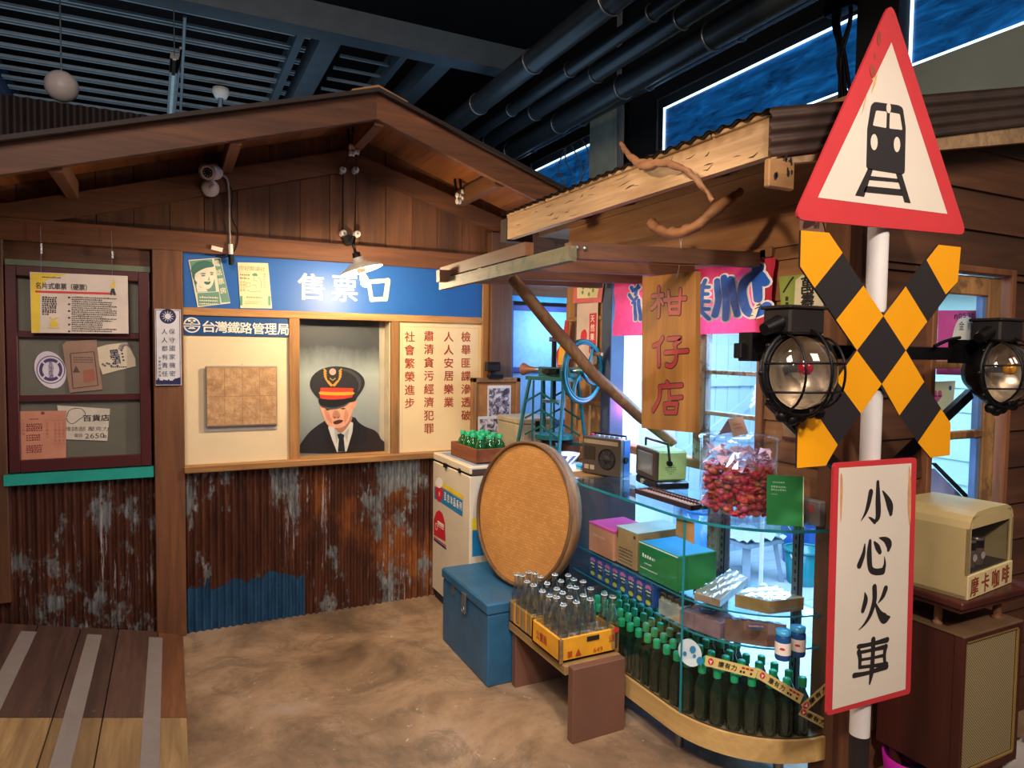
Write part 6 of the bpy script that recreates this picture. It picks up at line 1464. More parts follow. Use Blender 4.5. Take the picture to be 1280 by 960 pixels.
for (ox, oy, sc2), strokes in CH:
    mo, mi = MB(), MB()
    for pts, k in strokes:
        p2 = zoomX(pts, ox, oy, sc2, XB_); p2 = curve2(p2, 4, False) if len(p2) > 2 else p2
        mo.stroke(p2, .024*k, fwB, .0); mi.stroke(p2, .0175*k, fwB, .0008)
    ch_ = part('character', mi, mat('sign red paint', '8f2f32', .5), t); part('character_outline', mo, BLACKI, ch_)
DW = wood('driftwood', '7a5238', 'a9784e', 'y', 9, bmp=.9)
t = thing('driftwood_branch', 'twisted driftwood branch curling over the eave above the hanging board', 'branch', (1.55, 1.9, 2.1))
def dp(a, b, x): return P(a, b, 'x', x)
def gnarl(pts, rs, n=10):
    pts = curve2([tuple(v) for v in pts], 5, False); m_ = MB(); k_ = len(pts)
    R_2 = [rs[min(int(i/(k_-1)*(len(rs)-1)), len(rs)-2)]*(1-(i/(k_-1)*(len(rs)-1)) % 1)+rs[min(int(i/(k_-1)*(len(rs)-1))+1, len(rs)-1)]*((i/(k_-1)*(len(rs)-1)) % 1) for i in range(k_)]
    m_.tube([Vector(p)+Vector((random.uniform(-.002, .002), random.uniform(-.003, .003), random.uniform(-.003, .003))) for p in pts], [r*random.uniform(.82, 1.2) for r in R_2], n)
    m_.v = [v+Vector((random.uniform(-.0025, .0025), random.uniform(-.0025, .0025), random.uniform(-.0025, .0025))) for v in m_.v]; return m_
part('branch', gnarl((dp(776, 179, 1.56), dp(790, 198, 1.54), (dp(806, 206, 1.53)), dp(832, 204, 1.52), dp(856, 212, 1.52), dp(872, 226, 1.53), dp(890, 250, 1.57)), [.008, .012, .018, .013, .011, .010, .006]), DW, t)
part('stub', gnarl((dp(925, 240, 1.85), dp(905, 254, 1.78), dp(885, 270, 1.74), dp(868, 284, 1.72), dp(845, 291, 1.72), dp(826, 288, 1.73), dp(814, 279, 1.74)), [.012, .020, .022, .022, .018, .019, .022]), DW, t)
part('knot', MB().sphere(dp(818, 281, 1.74), .018, 8, 6), mat('dark knot', '3f2a20', .8, bmp=.6), t)
part('string', MB().tube([tuple(dp(848, 290, 1.72)), tuple(dp(853, 318, 1.735)), tuple(dp(845, 350, XB_-.004))], .0015, 4).tube([tuple(dp(853, 290, 1.72)), tuple(dp(850, 320, 1.735)), tuple(dp(847, 350, XB_-.004))], .0015, 4), mat('pale string', 'a09a94', .7), t)
# ---- banner inside the opening
t = thing('cloth_banner', 'pink and red cloth banner with mirrored blue characters inside the shop opening', 'banner', (2.2, 2.5, 1.6)); XN = 2.078
A_, B_, C2_, D2_ = [P(*p_, 'x', XN) for p_ in ((768, 352), (962, 322), (962, 416), (768, 420))]
yA, yB = A_.y, B_.y-.02
def bpos(u, v, off=0):
    y = yA+(yB-yA)*u; z = (A_.z+(B_.z-A_.z)*u)*(1-v)+(D2_.z+(C2_.z-D2_.z)*u)*v
    w_ = .005*math.sin(u*14+v*4)+.004*math.sin(u*8-v*9)+.0015*math.sin(v*22+u*31)
    return Vector((XN+w_-off, y, z))
n1, n2 = 60, 24; vs = [bpos(i/n1, j/n2) for i in range(n1+1) for j in range(n2+1)]; fs = [(i*(n2+1)+j, i*(n2+1)+j+1, (i+1)*(n2+1)+j+1, (i+1)*(n2+1)+j) for i in range(n1) for j in range(n2)]
mm, nt, bb = new_mat('banner cloth'); tc = N(nt, 'ShaderNodeTexCoord'); sp = N(nt, 'ShaderNodeSeparateXYZ'); nt.links.new(tc.outputs['Generated'], sp.inputs[0])
nt.links.new(ramp(nt, noise(nt, coords(nt, (1, 1, 1)), 5, 4, .6, 1.5), [(.38, s2l('c81f3c')), (.62, s2l('dc3f66'))]), bb.inputs['Base Color']); bb.inputs['Roughness'].default_value = .6
bb.inputs['Subsurface Weight'].default_value = 0
tl = N(nt, 'ShaderNodeBsdfTranslucent'); tl.inputs[0].default_value = (*s2l('e03c60'), 1); mx = N(nt, 'ShaderNodeMixShader'); mx.inputs[0].default_value = .35
out = [x for x in nt.nodes if x.type == 'OUTPUT_MATERIAL'][0]; nt.links.new(bb.outputs[0], mx.inputs[1]); nt.links.new(tl.outputs[0], mx.inputs[2]); nt.links.new(mx.outputs[0], out.inputs[0])
part('cloth', MB().add(vs, fs, True), mm, t)
def bz(pts):  # crop pixels -> (u, v) on the cloth
    o = []
    for u, v in pts:
        p_ = P(760+u/5.818, 310+v/5.818, 'x', XN); uu = (p_.y-yA)/(yB-yA); zt_ = A_.z+(B_.z-A_.z)*uu; zb_ = D2_.z+(C2_.z-D2_.z)*uu; o.append((uu, (p_.z-zt_)/(zb_-zt_)))
    return o
fb = lambda a, b, c=0: bpos(a, b, .0105+c)
def bstroke(mb, pts, wd, off):
    p = bz(curve2(pts, 5, False) if len(pts) > 2 else [tuple(pts[0][d]*(1-k/4)+pts[1][d]*k/4 for d in (0, 1)) for k in range(5)])
    # widths in metres converted per axis
    W = abs(yB-yA); Hh = .48; q = [(a*W, b*Hh) for a, b in p]; mb.stroke(q, wd, lambda a, b, c=0: bpos(a/W, b/Hh, .0+off+c), 0)
BS = [[(170, 285), (195, 315)], [(165, 340), (190, 372)], [(205, 300), (235, 290)], [(222, 275), (215, 340)], [(190, 400), (225, 360)], [(210, 400), (205, 520)], [(240, 380), (240, 520)],
      [(655, 285), (745, 285)], [(720, 235), (700, 270)], [(655, 335), (735, 335)], [(655, 385), (740, 388)], [(650, 440), (745, 445)], [(695, 270), (690, 450)], [(690, 450), (655, 515)], [(695, 460), (745, 515)],
      [(808, 240), (805, 400), (785, 490)], [(860, 215), (860, 515)], [(908, 225), (915, 400), (945, 485)],
      [(1062, 200), (1000, 250), (975, 330), (990, 420), (1040, 475), (1110, 465), (1160, 420)], [(1090, 140), (1092, 370)], [(1110, 200), (1150, 250)]]
BW, BB = mat('banner white', 'f4f2f8', .5), mat('banner blue', '1f5fd0', .5)
for i0, i1 in ((0, 7), (7, 15), (15, 18), (18, 21)):
    m1_, m2_ = MB(), MB()
    for i in range(i0, i1):
        wd = .052 if i >= 18 else (.038 if i >= 15 else .026)
        bstroke(m1_, BS[i], wd+.022, .003); bstroke(m2_, BS[i], wd, .006)
    c_p = part('character', m2_, BB, t); part('character_outline', m1_, BW, c_p)
t2_ = MB(); q = bz([(1040, 520), (1085, 515), (1120, 400), (1080, 395)]); t2_.add([bpos(a, b, .010) for a, b in q], [(0, 1, 2, 3)]); o = part('white_tag', t2_, WHITE, t)
m = MB()
for k in range(4): q = bz([(1052+k*14, 495-k*25), (1085+k*12, 480-k*25)]); m.stroke([(a, b) for a, b in q], .012, lambda a, b, c=0: bpos(a, b, .012), 0, False)
part('tag_writing', m, BLACKI, t)
# ---- posters on the front wall between the opening and the corner
fw = west(XS-.020); XP = XS-.020
def wposter(nm, lab, quad, c_): t = thing(nm, lab, 'poster', P(*quad[3], 'x', XP)); part('sheet', MB().prism(ptsX(quad, XP), fw, 0, .002), c_, t); return t
fw2 = west(XP-.0025)
t = wposter('poster', 'old pinkish poster with a dark flower, just under the triangular sign', [(1000, 270), (1027, 272), (1032, 292), (1000, 300)], mat('pink grey paper', '9a7872', .6))
m = MB(); m.flat(ptsX(curve2([(1004, 285), (1006, 276), (1014, 273), (1020, 276), (1016, 282), (1008, 286)], 3), XP), fw2, 0); q = ptsX([(1021, 281)], XP)[0]; text(m, '菊', fw2, q[0], q[1], .03, 0, .03, bold=.02); part('print', m, mat('plum print', '4a3034', .6), t)
t = wposter('wine_bag', 'green and cream printed bag with two large dark characters, hanging left of the crossbuck', [(974, 346), (1032, 340), (1040, 400), (978, 402)], mat('olive green bag', '8a9c48', .5))
part('cream_panel', MB().flat(ptsX([(995, 350), (1003, 344), (1030, 343), (1033, 380), (1018, 389), (993, 383)], XP), fw2, 0), mat('bag cream', 'd6d0b0', .5), t)
m = MB(); 
for ch, px, py in (('萬', 1010, 356), ('壽', 1010, 375)): q = ptsX([(px, py)], XP)[0]; text(m, ch, fw2, q[0], q[1], .062, .0006, .06, bold=.03)
q = ptsX([(984, 377)], XP)[0]; column(m, '臺灣省酒廠', fw2, q[0], q[1]+.02, .018, .021, 0, .02); m.stroke(ptsX([(980, 365), (988, 352), (992, 347)], XP), .008, fw2, 0); m.stroke(ptsX([(1018, 397), (1028, 392), (1040, 396)], XP), .012, fw2, 0); part('lettering', m, BLACKI, t)
t = wposter('sauce_box', 'grey and white printed carton sheet behind the left signal lamp', [(976, 402), (1052, 398), (1058, 478), (985, 482)], mat('slate card', '50545c', .6))
part('white_panel', MB().flat(ptsX([(1027, 400), (1054, 399), (1056, 474), (1030, 476)], XP), fw2, 0), mat('pale card', 'b8aca4', .6), t)
m = MB(); q = ptsX([(1043, 403)], XP)[0]; column(m, '台灣省菸酒', fw2, q[0], q[1], .030, .036, .0006, .02); q = ptsX([(1033, 414)], XP)[0]; column(m, '烏龍茶', fw2, q[0], q[1], .018, .022, .0006, .02); part('lettering', m, BLACKI, t)
t = wposter('old_poster', 'tan poster with faded drawing low on the wall behind the candy jar', [(975, 500), (1050, 492), (1056, 560), (980, 545)], mat('tan faded paper', '8f7458', .6, var=.25, scale=16))
part('frame', MB().rect(fw2, *ptsX([(978, 545)], XP)[0], *ptsX([(1052, 560)], XP)[0], 0), mat('dark red strip', '5a2a28', .6), t)
# box under them with red writing
c = P(1022, 640, 'x', 2.07); t = thing('grey_tin', 'grey tin with red writing on the counter beside the green card', 'tin', (2.05, 1.66, .941)); part('body', MB().bbox((2.035, 1.645, .9405), (2.068, 1.80, 1.03), .004), mat('grey tin', '6a6864', .5, var=.2), t); m = MB(); text(m, '冷凍', west(2.0345), -1.70, 1.0, .035, 0, .07, bold=.02); part('lettering', m, mat('red writing', 'a83a38', .6), t)
# ---- interior
part_post = trim('trim_40', MB().bbox((2.10, 2.19, 0), (2.16, 2.275, 1.05)), WSH)
def stool(x, y, h, r, lab):
    t = thing('low_stool', lab, 'stool', (x, y, .012)); GWD = mat('grey stool wood', '8fa0ac', .6)
    part('seat', MB().bbox((x-r, y-r, h), (x+r, y+r, h+.03), .006), GWD, t)
    for a in (-1, 1):
        for b in (-1, 1): part('leg', MB().bar((x+a*r*.95, y+b*r*.95, .012), (x+a*r*.75, y+b*r*.75, h), .05, .03), GWD, t)
    return t
t = stool(3.52, 3.42, .27, .17, 'low grey stool with crumpled cloth inside the shop')
m = MB(); vs = []; n = 10
for i in range(n+1):
    for j in range(n+1): vs.append((3.52-.18+.36*i/n, 3.42-.18+.36*j/n, .318+.018*math.sin(i*1.9+j)*math.cos(j*1.3)+.01*random.random()))
fs = [(i*(n+1)+j, (i+1)*(n+1)+j, (i+1)*(n+1)+j+1, i*(n+1)+j+1) for i in range(n) for j in range(n)]
o = solo('crumpled_cloth', MB().add(vs, fs, True), mat('grey white cloth', 'b9c4d0', .7), 'crumpled grey white cloth on the low stool in the shop', 'cloth')
for (px, py, r, h, c_, lab) in ((1003, 715, .13, .24, '1f8f98', 'teal plastic bucket on the shop floor'), (978, 700, .14, .34, '1f55a8', 'deep blue plastic barrel left of the teal bucket'), (873, 655, .16, .42, '3f8fd0', 'light blue barrel by the white wall in the shop')):
    c = P(px, py, 'z', .012); c.x, c.y = {1003: (3.80, 3.18), 978: (4.15, 3.52), 873: (3.46, 3.775)}[px]; t = thing('bucket' if h < .3 else 'barrel', lab, 'bucket' if h < .3 else 'barrel', (c.x, c.y, .012))
    part('body', MB().lathe([(r*.8, .012), (r, h), (r*.96, h), (r*.76, .02)], (c.x, c.y, 0), 24), glossy('plastic '+c_, c_, .3, .4), t); part('rim', MB().ring((c.x, c.y, h), (0, 0, 1), r, .008, 24, 6), glossy('plastic '+c_, c_, .3, .4), t)
    part('handle', MB().ring((c.x, c.y, h-.02), (0, -1, .6), r, .005, 20, 5, PI, 2*PI, xdir=(1, 0, 0)), WHITE, t)
t = thing('ice_cream_cutout', 'blue and white soft ice cream cutout standing in the shop', 'cutout', P(950, 560, 'x', 3.2)); X9 = 3.0
fw = west(X9); part('sheet', MB().prism(ptsX(curve2([(948, 560), (942, 530), (938, 505), (940, 490), (948, 482), (953, 474), (958, 484), (964, 495), (965, 520), (962, 560)], 3), X9), fw, 0, .01), mat('pale cutout blue', '8cc8ec', .5), t)
m = MB()
for k in range(4): m.stroke(ptsX([(940+k*2, 508-k*8), (950, 498-k*8), (962-k*2, 506-k*8)], X9), .02, west(X9-.0105), 0)
part('swirl', m, WHITE, t); part('foot', MB().box((X9-.05, P(955, 560, 'x', X9).y-.1, .012), (X9+.05, P(955, 560, 'x', X9).y+.1, .03)), WHITE, t); part('post', MB().box((X9+.0, P(955, 560, 'x', X9).y-.01, .03), (X9+.012, P(955, 560, 'x', X9).y+.01, 1.2)), WHITE, t)
# cards behind the south window
def wcard2(nm, lab, quad, y, c_): t = thing(nm, lab, 'poster', P(*quad[3], 'y', y)); part('sheet', MB().prism(ptsY(quad, y), south(y), 0, .002), c_, t); return t
t = wcard2('poster', 'magenta poster with a white arch behind the right window', [(1173, 388), (1232, 388), (1229, 470), (1170, 468)], 1.70, mat('magenta poster', 'd0509c', .5, var=.2, scale=6)); fr = south(1.6975)
part('arch', MB().flat(ptsY(curve2([(1190, 440), (1191, 415), (1197, 400), (1205, 395), (1214, 398), (1221, 412), (1222, 440)], 3), 1.70), fr, 0), mat('poster cream white', 'e6e8d6', .5), t)
m = MB(); 
for ch, px, py in (('金', 1201, 407), ('標', 1212, 407)): q = ptsY([(px, py)], 1.70)[0]; text(m, ch, fr, q[0], q[1], .036, .0006, .036, bold=.0)
for k, ch in enumerate('กตราตน'): q = ptsY([(1194+k*5.3, 396-2*math.sin(k*.62))], 1.70)[0]; text(m, ch, fr, q[0], q[1], .02, .0006, .022, bold=.02)
q = ptsY([(1186, 458)], 1.70)[0]; 
part('lettering', m, mat('dark navy print', '23305a', .5), t); m = MB(); m.disc(q, .02, fr, .0006, 14); part('roundel', m, mat('red pink roundel', 'c0306c', .5), t)
t = wcard2('poster', 'pale yellow poster with a pink heart below the magenta one', [(1166, 477), (1194, 476), (1190, 515), (1166, 540)], 1.71, mat('pale yellow poster', 'e0e6b0', .5)); fr = south(1.7075)
m = MB(); m.disc(ptsY([(1168, 492)], 1.71)[0], .014, fr, 0, 10); m.disc(ptsY([(1174, 492)], 1.71)[0], .014, fr, 0, 10); m.flat(ptsY([(1164, 494), (1178, 494), (1171, 503)], 1.71), fr, 0); part('heart', m, mat('heart pink', 'd85a8c', .5), t)
m = MB(); m.disc(ptsY([(1187, 485)], 1.71)[0], .01, fr, 0, 10); part('blue_mark', m, mat('mark blue', '2a4f9a', .5), t)
t = thing('sloping_panel', 'lilac sloping panel with dark edge inside the right window', 'panel', P(1190, 640, 'y', 1.8)); fr = south(1.78)
part('panel', MB().prism(ptsY([(1150, 585), (1165, 585), (1240, 660), (1240, 700), (1150, 700)], 1.78)[:3]+[(P(1240, 700, 'y', 1.78).x, .013), (P(1150, 700, 'y', 1.78).x, .013)], fr, 0, .01), mat('lilac panel', 'a8b0dc', .5), t); part('dark_edge', MB().prism(ptsY([(1160, 578), (1166, 578), (1242, 654), (1240, 660)], 1.78), fr, .01, .014), DARK, t)
# ================================================================== LEVEL CROSSING POST
YP_ = 1.40; PX = 1.951
t = POST = thing('crossing_post', 'white and black banded steel post carrying the crossing signs', 'post', (PX, YP_, 0))
PW = mat('post white paint', 'e6e2de', .45, var=.04); PB_ = mat('post black paint', '242021', .45)
zb = P(1075, 917, 'y', YP_).z
part('black_band', MB().cyl((PX, YP_, .02), (PX, YP_, zb), .0305, 24), PB_, t); part('white_band', MB().cyl((PX, YP_, zb), (PX, YP_, 1.16), .03, 24), PW, t); part('white_band', MB().cyl((PX, YP_, 1.20), (PX, YP_, 1.44), .03, 24), PW, t)
part('black_band', MB().cyl((PX, YP_, 1.44), (PX, YP_, 1.68), .03, 24), PB_, t); part('white_band', MB().cyl((PX, YP_, 1.68), (PX, YP_, 1.96), .03, 24), PW, t); part('black_band', MB().cyl((PX, YP_, 1.16), (PX, YP_, 1.20), .03, 24), PB_, t); part('black_band', MB().cyl((PX, YP_, 1.96), (PX, YP_, 2.45), .028, 24), PB_, t)
part('base_flange', MB().cyl((PX, YP_, 0), (PX, YP_, .02), .09, 20), PB_, t)
fr0 = south(YP_-.03)
SG = mat('sign cream white', 'eadfce', .5, var=.02); SRD = mat('sign red', 'd23a40', .5, var=.05); SK = mat('sign black', '2b2728', .5, var=.04)
def rnd(pts, r, n=4):
    out = []; m = len(pts)
    for i in range(m):
        p0, p1, p2 = (Vector(pts[(i+k-1) % m]) for k in range(3)); a = (p0-p1); b = (p2-p1); la = min(r, a.length*.45); lb = min(r, b.length*.45); a = p1+a.normalized()*la; b = p1+b.normalized()*lb
        for k in range(n+1): s = k/n; q = a*(1-s)**2+p1*2*s*(1-s)+b*s*s; out.append((q.x, q.y))
    return out
t = thing('warning_triangle', 'red bordered triangular sign with a black train at the top of the post', 'sign', (PX, YP_-.05, 1.93)); fr = south(YP_-.045)
YT = YP_-.045
part('plate', MB().prism(rnd(ptsY([(1114, 0), (1209, 294), (992, 274)], YT), .045), fr, -.008, 0), SRD, t)
part('field', MB().flat(ptsY([(1114, 53), (1184, 267.5), (1022, 247)], YT), fr, .0008), SG, t)
def tz(pts, n=1): return zoomY(curve2(pts, n) if n > 1 else pts, 900, 90, 3.368, YT)
m = MB(); m.flat(rnd(tz([(648, 126), (750, 140), (768, 152), (780, 235), (776, 425), (765, 432), (622, 410), (614, 400), (618, 240), (634, 140)]), .008), fr, .0016)
m.flat(tz([(622, 405), (642, 410), (605, 526), (567, 520)]), fr, .0016); m.flat(tz([(738, 425), (764, 430), (801, 553), (775, 549)]), fr, .0016)
m.flat(tz([(632, 438), (748, 450), (753, 466), (626, 455)]), fr, .0016); m.flat(tz([(614, 480), (760, 494), (768, 522), (602, 506)]), fr, .0016); part('train_symbol', m, SK, t)
m = MB(); m.flat(rnd(tz([(654, 163), (699, 168), (697, 237), (640, 226)]), .005), fr, .0024); m.flat(rnd(tz([(712, 170), (754, 178), (765, 245), (710, 239)]), .005), fr, .0024)
for (u, v, r, s_) in ((707, 153, .0105, 1.4), (646, 296, .0155, 1.5), (742, 306, .0150, 1.5)): m.disc(tz([(u, v)])[0], r, fr, .0024, 20, s_)
part('train_window', m, SG, t)
m = MB()
for pts, w_ in (([(545, 370), (530, 420), (514, 470)], [.002, .010, .001]), ([(492, 470), (480, 520), (468, 572)], [.001, .006, .001]), ([(540, 380), (520, 400)], [.004, .006])): m.stroke(zoomY(pts, 960, 0, 4, YT), w_, fr, .001, False)
part('rust_stain', m, mat('rust stain', 'dcab72', .8, var=.2, scale=30), t)
m = MB()
for (u, v, ra_, rb_) in ((555, 190, .010, .022), (522, 355, .012, .020), (535, 280, .005, .010)): c_ = zoomY([(u, v)], 960, 0, 4, YT)[0]; m.flat(curve2([(c_[0]+ra_*math.cos(a)*random.uniform(.6, 1.1), c_[1]+rb_*math.sin(a)) for a in [2*PI*k/8 for k in range(8)]], 3), fr, .0012)
part('dirt_smudge', m, mat('olive smudge', 'a5483a', .8, var=.2, scale=30), t, kind='stuff')
part('clamp', MB().box((PX-.05, YP_-.037, 2.05), (PX+.05, YP_+.035, 2.09)), PB_, t)
t = thing('crossbuck', 'yellow and black X shaped crossing sign', 'sign', (PX, YP_-.05, 1.2)); YQ = YP_-.045; YEL = mat('sign yellow', 'f7a80c', .5, var=.03)
A1 = [([(1001, 288), (1036, 291), (1053, 316), (1018, 360), (1000, 333)], 1), ([(1053, 316), (1079, 357), (1045, 400), (1018, 360)], 0), ([(1079, 357), (1104, 395), (1071, 438), (1045, 400)], 1), ([(1104, 395), (1132, 438), (1102, 480), (1071, 438)], 0), ([(1132, 438), (1155, 477), (1124, 519), (1102, 480)], 1), ([(1155, 477), (1176, 511), (1147, 553), (1124, 519)], 0), ([(1176, 511), (1188, 529), (1187, 569), (1163, 572), (1147, 553)], 1)]
A2 = [([(1173, 306), (1201, 309), (1197, 352), (1182, 368), (1158, 325)], 1), ([(1158, 325), (1182, 368), (1159, 402), (1132, 358)], 0), ([(1132, 358), (1159, 402), (1132, 438), (1104, 395)], 1), ([(1071, 438), (1102, 480), (1076, 517), (1045, 475)], 1), ([(1045, 475), (1076, 517), (1047, 556), (1018, 513)], 0), ([(1018, 513), (1047, 556), (1032, 582), (996, 585), (997, 533)], 1)]
frq = south(YQ)
b1 = part('blade', MB().prism(ptsY([(1001, 288), (1036, 291), (1053, 316), (1188, 529), (1187, 569), (1163, 572), (1018, 360), (1000, 333)], YQ), frq, -.006, 0), SK, t)
b2 = part('blade', MB().prism(ptsY([(1173, 306), (1201, 309), (1197, 352), (1047, 556), (1032, 582), (996, 585), (997, 533), (1158, 325)], YQ), frq, -.0063, -.0003), SK, t)
for q, y_ in A1: part('painted_diamond' if y_ else 'black_diamond', MB().flat(ptsY(q, YQ), frq, .0008), YEL if y_ else SK, b1)
for q, y_ in A2: part('painted_diamond' if y_ else 'black_diamond', MB().flat(ptsY(q, YQ), frq, .0005), YEL if y_ else SK, b2)
part('clamp', MB().box((PX-.045, YP_-.04, 1.55), (PX+.045, YP_+.03, 1.57)), PB_, t)
t = thing('caution_plate', 'tall white plate with red border and four black brush characters', 'sign', (PX, YP_-.05, .42)); YC_ = YP_-.045; fr = south(YC_)
part('plate', MB().prism(rnd(ptsY([(1042.5, 579), (1146, 572), (1138, 867), (1033.5, 895)], YC_), .014), fr, -.008, 0), SRD, t)
part('field', MB().flat(ptsY([(1048.5, 585), (1139, 579), (1131.5, 861.5), (1040, 887)], YC_), fr, .0008), SG, t)
part('clamp', MB().box((PX-.04, YP_-.038, .8), (PX+.04, YP_+.03, .83)), PB_, t)
def bx_(pts): return zoomY(curve2(pts, 5, False) if len(pts) > 2 else pts, 960, 720, 4, YC_)
def by_(pts): return zoomY(curve2(pts, 5, False) if len(pts) > 2 else pts, 960, 480, 4, YC_)
def br(mb, pts, w, f):
    wd = curve2([(x, 0) for x in w], 5, False) if len(w) > 2 else [(x, 0) for x in w]; mb.stroke(f(pts), [max(.0012, x[0]*.00094) for x in wd], fr, .0016)
m = MB()
for pts, w in (([(547, 490), (548, 580), (548, 660), (530, 690)], [14, 24, 24, 9]), ([(532, 690), (512, 672), (500, 665)], [14, 9, 2]), ([(512, 540), (500, 600), (485, 645), (462, 685)], [22, 19, 12, 2]), ([(572, 535), (592, 570), (608, 610), (612, 648)], [5, 20, 30, 16])): br(m, pts, w, by_)
part('character', m, SK, t); m = MB()
for pts, w in (([(482, 800), (475, 850), (455, 905)], [5, 18, 24]), ([(508, 785), (504, 850), (510, 920), (535, 938), (572, 935)], [14, 24, 22, 22, 24]), ([(572, 935), (582, 900), (580, 862)], [22, 12, 2]), ([(530, 790), (545, 815), (558, 840)], [8, 22, 16]), ([(555, 768), (585, 778), (602, 800), (600, 828)], [4, 20, 30, 14])): br(m, pts, w, by_)
part('character', m, SK, t); m = MB()
for pts, w in (([(482, 82), (486, 120), (472, 172)], [4, 22, 18]), ([(586, 62), (572, 100), (548, 135)], [22, 18, 3]), ([(530, 55), (530, 120), (510, 190), (480, 240), (450, 270)], [22, 22, 18, 10, 2]), ([(532, 130), (555, 185), (580, 212), (604, 205)], [6, 22, 36, 10])): br(m, pts, w, bx_)
part('character', m, SK, t); m = MB()
for pts, w in (([(524, 318), (522, 400), (516, 480), (506, 538)], [22, 20, 22, 8]), ([(450, 352), (520, 338), (594, 318)], [16, 14, 20]), ([(452, 378), (458, 410), (456, 455)], [20, 18, 14]), ([(455, 382), (520, 368), (588, 352)], [12, 12, 18]), ([(586, 352), (580, 390), (582, 442)], [20, 16, 14]), ([(460, 418), (520, 408), (575, 396)], [10, 10, 12]), ([(458, 455), (520, 448), (590, 440)], [12, 12, 18]), ([(428, 496), (500, 482), (590, 452)], [18, 14, 20])): br(m, pts, w, bx_)
part('character', m, SK, t)
m = MB(); m.flat(curve2(ptsY([(1136, 582), (1138.5, 600), (1138, 650), (1136, 655), (1134, 630), (1135, 600)], YC_), 3), fr, .0012); m.flat(curve2(ptsY([(1050, 595), (1053, 600), (1052, 640), (1050, 650)], YC_), 3), fr, .0012); part('rust_stain', m, mat('pale rust', 'd9a070', .8, var=.2, scale=30), t)
# arm and braces
t = POST
xa, xb = P(921, 440, 'y', 1.44).x, P(1245, 440, 'y', 1.44).x
part('arm', MB().bbox((xa, 1.425, 1.535), (xb, 1.455, 1.578), .003), CAST, t)
part('brace', MB().bar(P(962, 500, 'y', 1.44), P(1075, 612, 'y', 1.44), .02, .034), CAST, t); part('brace', MB().bar(P(1212, 492, 'y', 1.44), P(1098, 600, 'y', 1.44), .02, .034), CAST, t)
part('cable', MB().tube(curve2([tuple(P(1168, 433, 'y', 1.41)), tuple(P(1185, 425, 'y', 1.41)), tuple(P(1200, 422, 'y', 1.40))], 4, False), .006, 6), CAST, t)
part('clamp', MB().box((PX-.045, YP_+.0, 1.53), (PX+.045, YP_+.028, 1.585)), CAST, t)
LG = glass('lamp dome glass', (.93, .90, .86), .86, .02); REF = mat('lamp reflector', 'bcae9a', .3, .6, var=.3, scale=9)
def signal(px, py, y, yaw, bulbc, lab, bulbname):
    c = P(px, py, 'y', y); t = thing('signal_lamp', lab, 'lamp', c, group='caged signal lamps'); nd = Vector((math.sin(yaw), -math.cos(yaw), .04)).normalized(); sx = Vector((0, 0, 1)).cross(nd).normalized(); up = nd.cross(sx)
    fr3 = (sx, up, nd); R = .098
    def q(a, b, d): return c+sx*a+up*b+nd*d
    part('housing', MB().lathe([(0, -.10), (.05, -.10), (.085, -.06), (.112, -.02), (.118, .0), (.112, .012), (.104, .012)], c, 28, fr3, cap=False), CAST, t)
    part('reflector', MB().lathe([(.100, .012), (.08, -.025), (.045, -.045), (0, -.05)], c, 28, fr3, cap=False), REF, t)
    part('glass_dome', MB().lathe([(R, .012)]+[(R*math.cos(a), .012+.088*math.sin(a)) for a in [PI/2*k/9 for k in range(1, 10)]], c, 28, fr3, cap=False), LG, t)
    part('bulb', MB().sphere(q(0, .012, .03), .021, 14, 10), glossy(bulbname, bulbc, .12, 1), t); part('bulb_holder', MB().cyl(q(0, .012, -.05), q(0, .012, .012), .012, 10), STEEL, t)
    RR = .120
    for a in (-.5, .1, .65):
        x_ = RR*math.sin(a); r_ = math.sqrt(RR*RR-x_*x_); part('cage_wire', MB().tube([q(x_, r_*math.cos(b), .012+.105*math.sin(b)*(r_/RR)) for b in [PI*k/14 for k in range(15)]], .0035, 6), CAST, t)
    for a in (-.45, .2):
        y_ = RR*math.sin(a); r_ = math.sqrt(RR*RR-y_*y_); part('cage_ring', MB().tube([q(r_*math.cos(b), y_, .012+.105*math.sin(b)*(r_/RR)) for b in [PI*k/14 for k in range(15)]], .0035, 6), CAST, t)
    part('flange_ring', MB().ring(c+nd*.01, nd, .118, .008, 32, 6), CAST, t)
    for k in range(10): a = 2*PI*k/10; part('flange_bolt', MB().sphere(q(.124*math.cos(a), .124*math.sin(a), .008), .008, 6, 4), CAST, t)
    part('junction_box', MB().bbox(c+Vector((-.075, -.035, .105)), c+Vector((.06, .06, .175)), .006), mat('dusty black box', '2a2422', .5, .3), t)
    part('box_lid', MB().bbox(c+Vector((-.080, -.040, .172)), c+Vector((.065, .065, .182)), .003), mat('dusty black box', '2a2422', .5, .3), t)
    part('cable_gland', MB().cyl(c+Vector((-.075, .0, .135)), c+Vector((-.13, -.0, .115)), .022, 12, .017), CAST, t)
    part('mount', MB().box(c+Vector((-.11, .06, .03)), c+Vector((.02, .11, .11))), CAST, t)
    m = MB()
    for k in range(5): m.sphere(q(-.05+.03*k, -.118-.01*math.sin(k*1.4), -.0), .018, 8, 6)
    part('lower_bracket', m, CAST, t)
    return t
signal(997, 466, 1.33, -.18, 'b01c30', 'round caged signal lamp with a red bulb, left of the post', 'red bulb glass')
signal(1250, 466, 1.33, -.05, 'd8960c', 'round caged signal lamp with a yellow bulb, right of the post', 'yellow bulb glass')
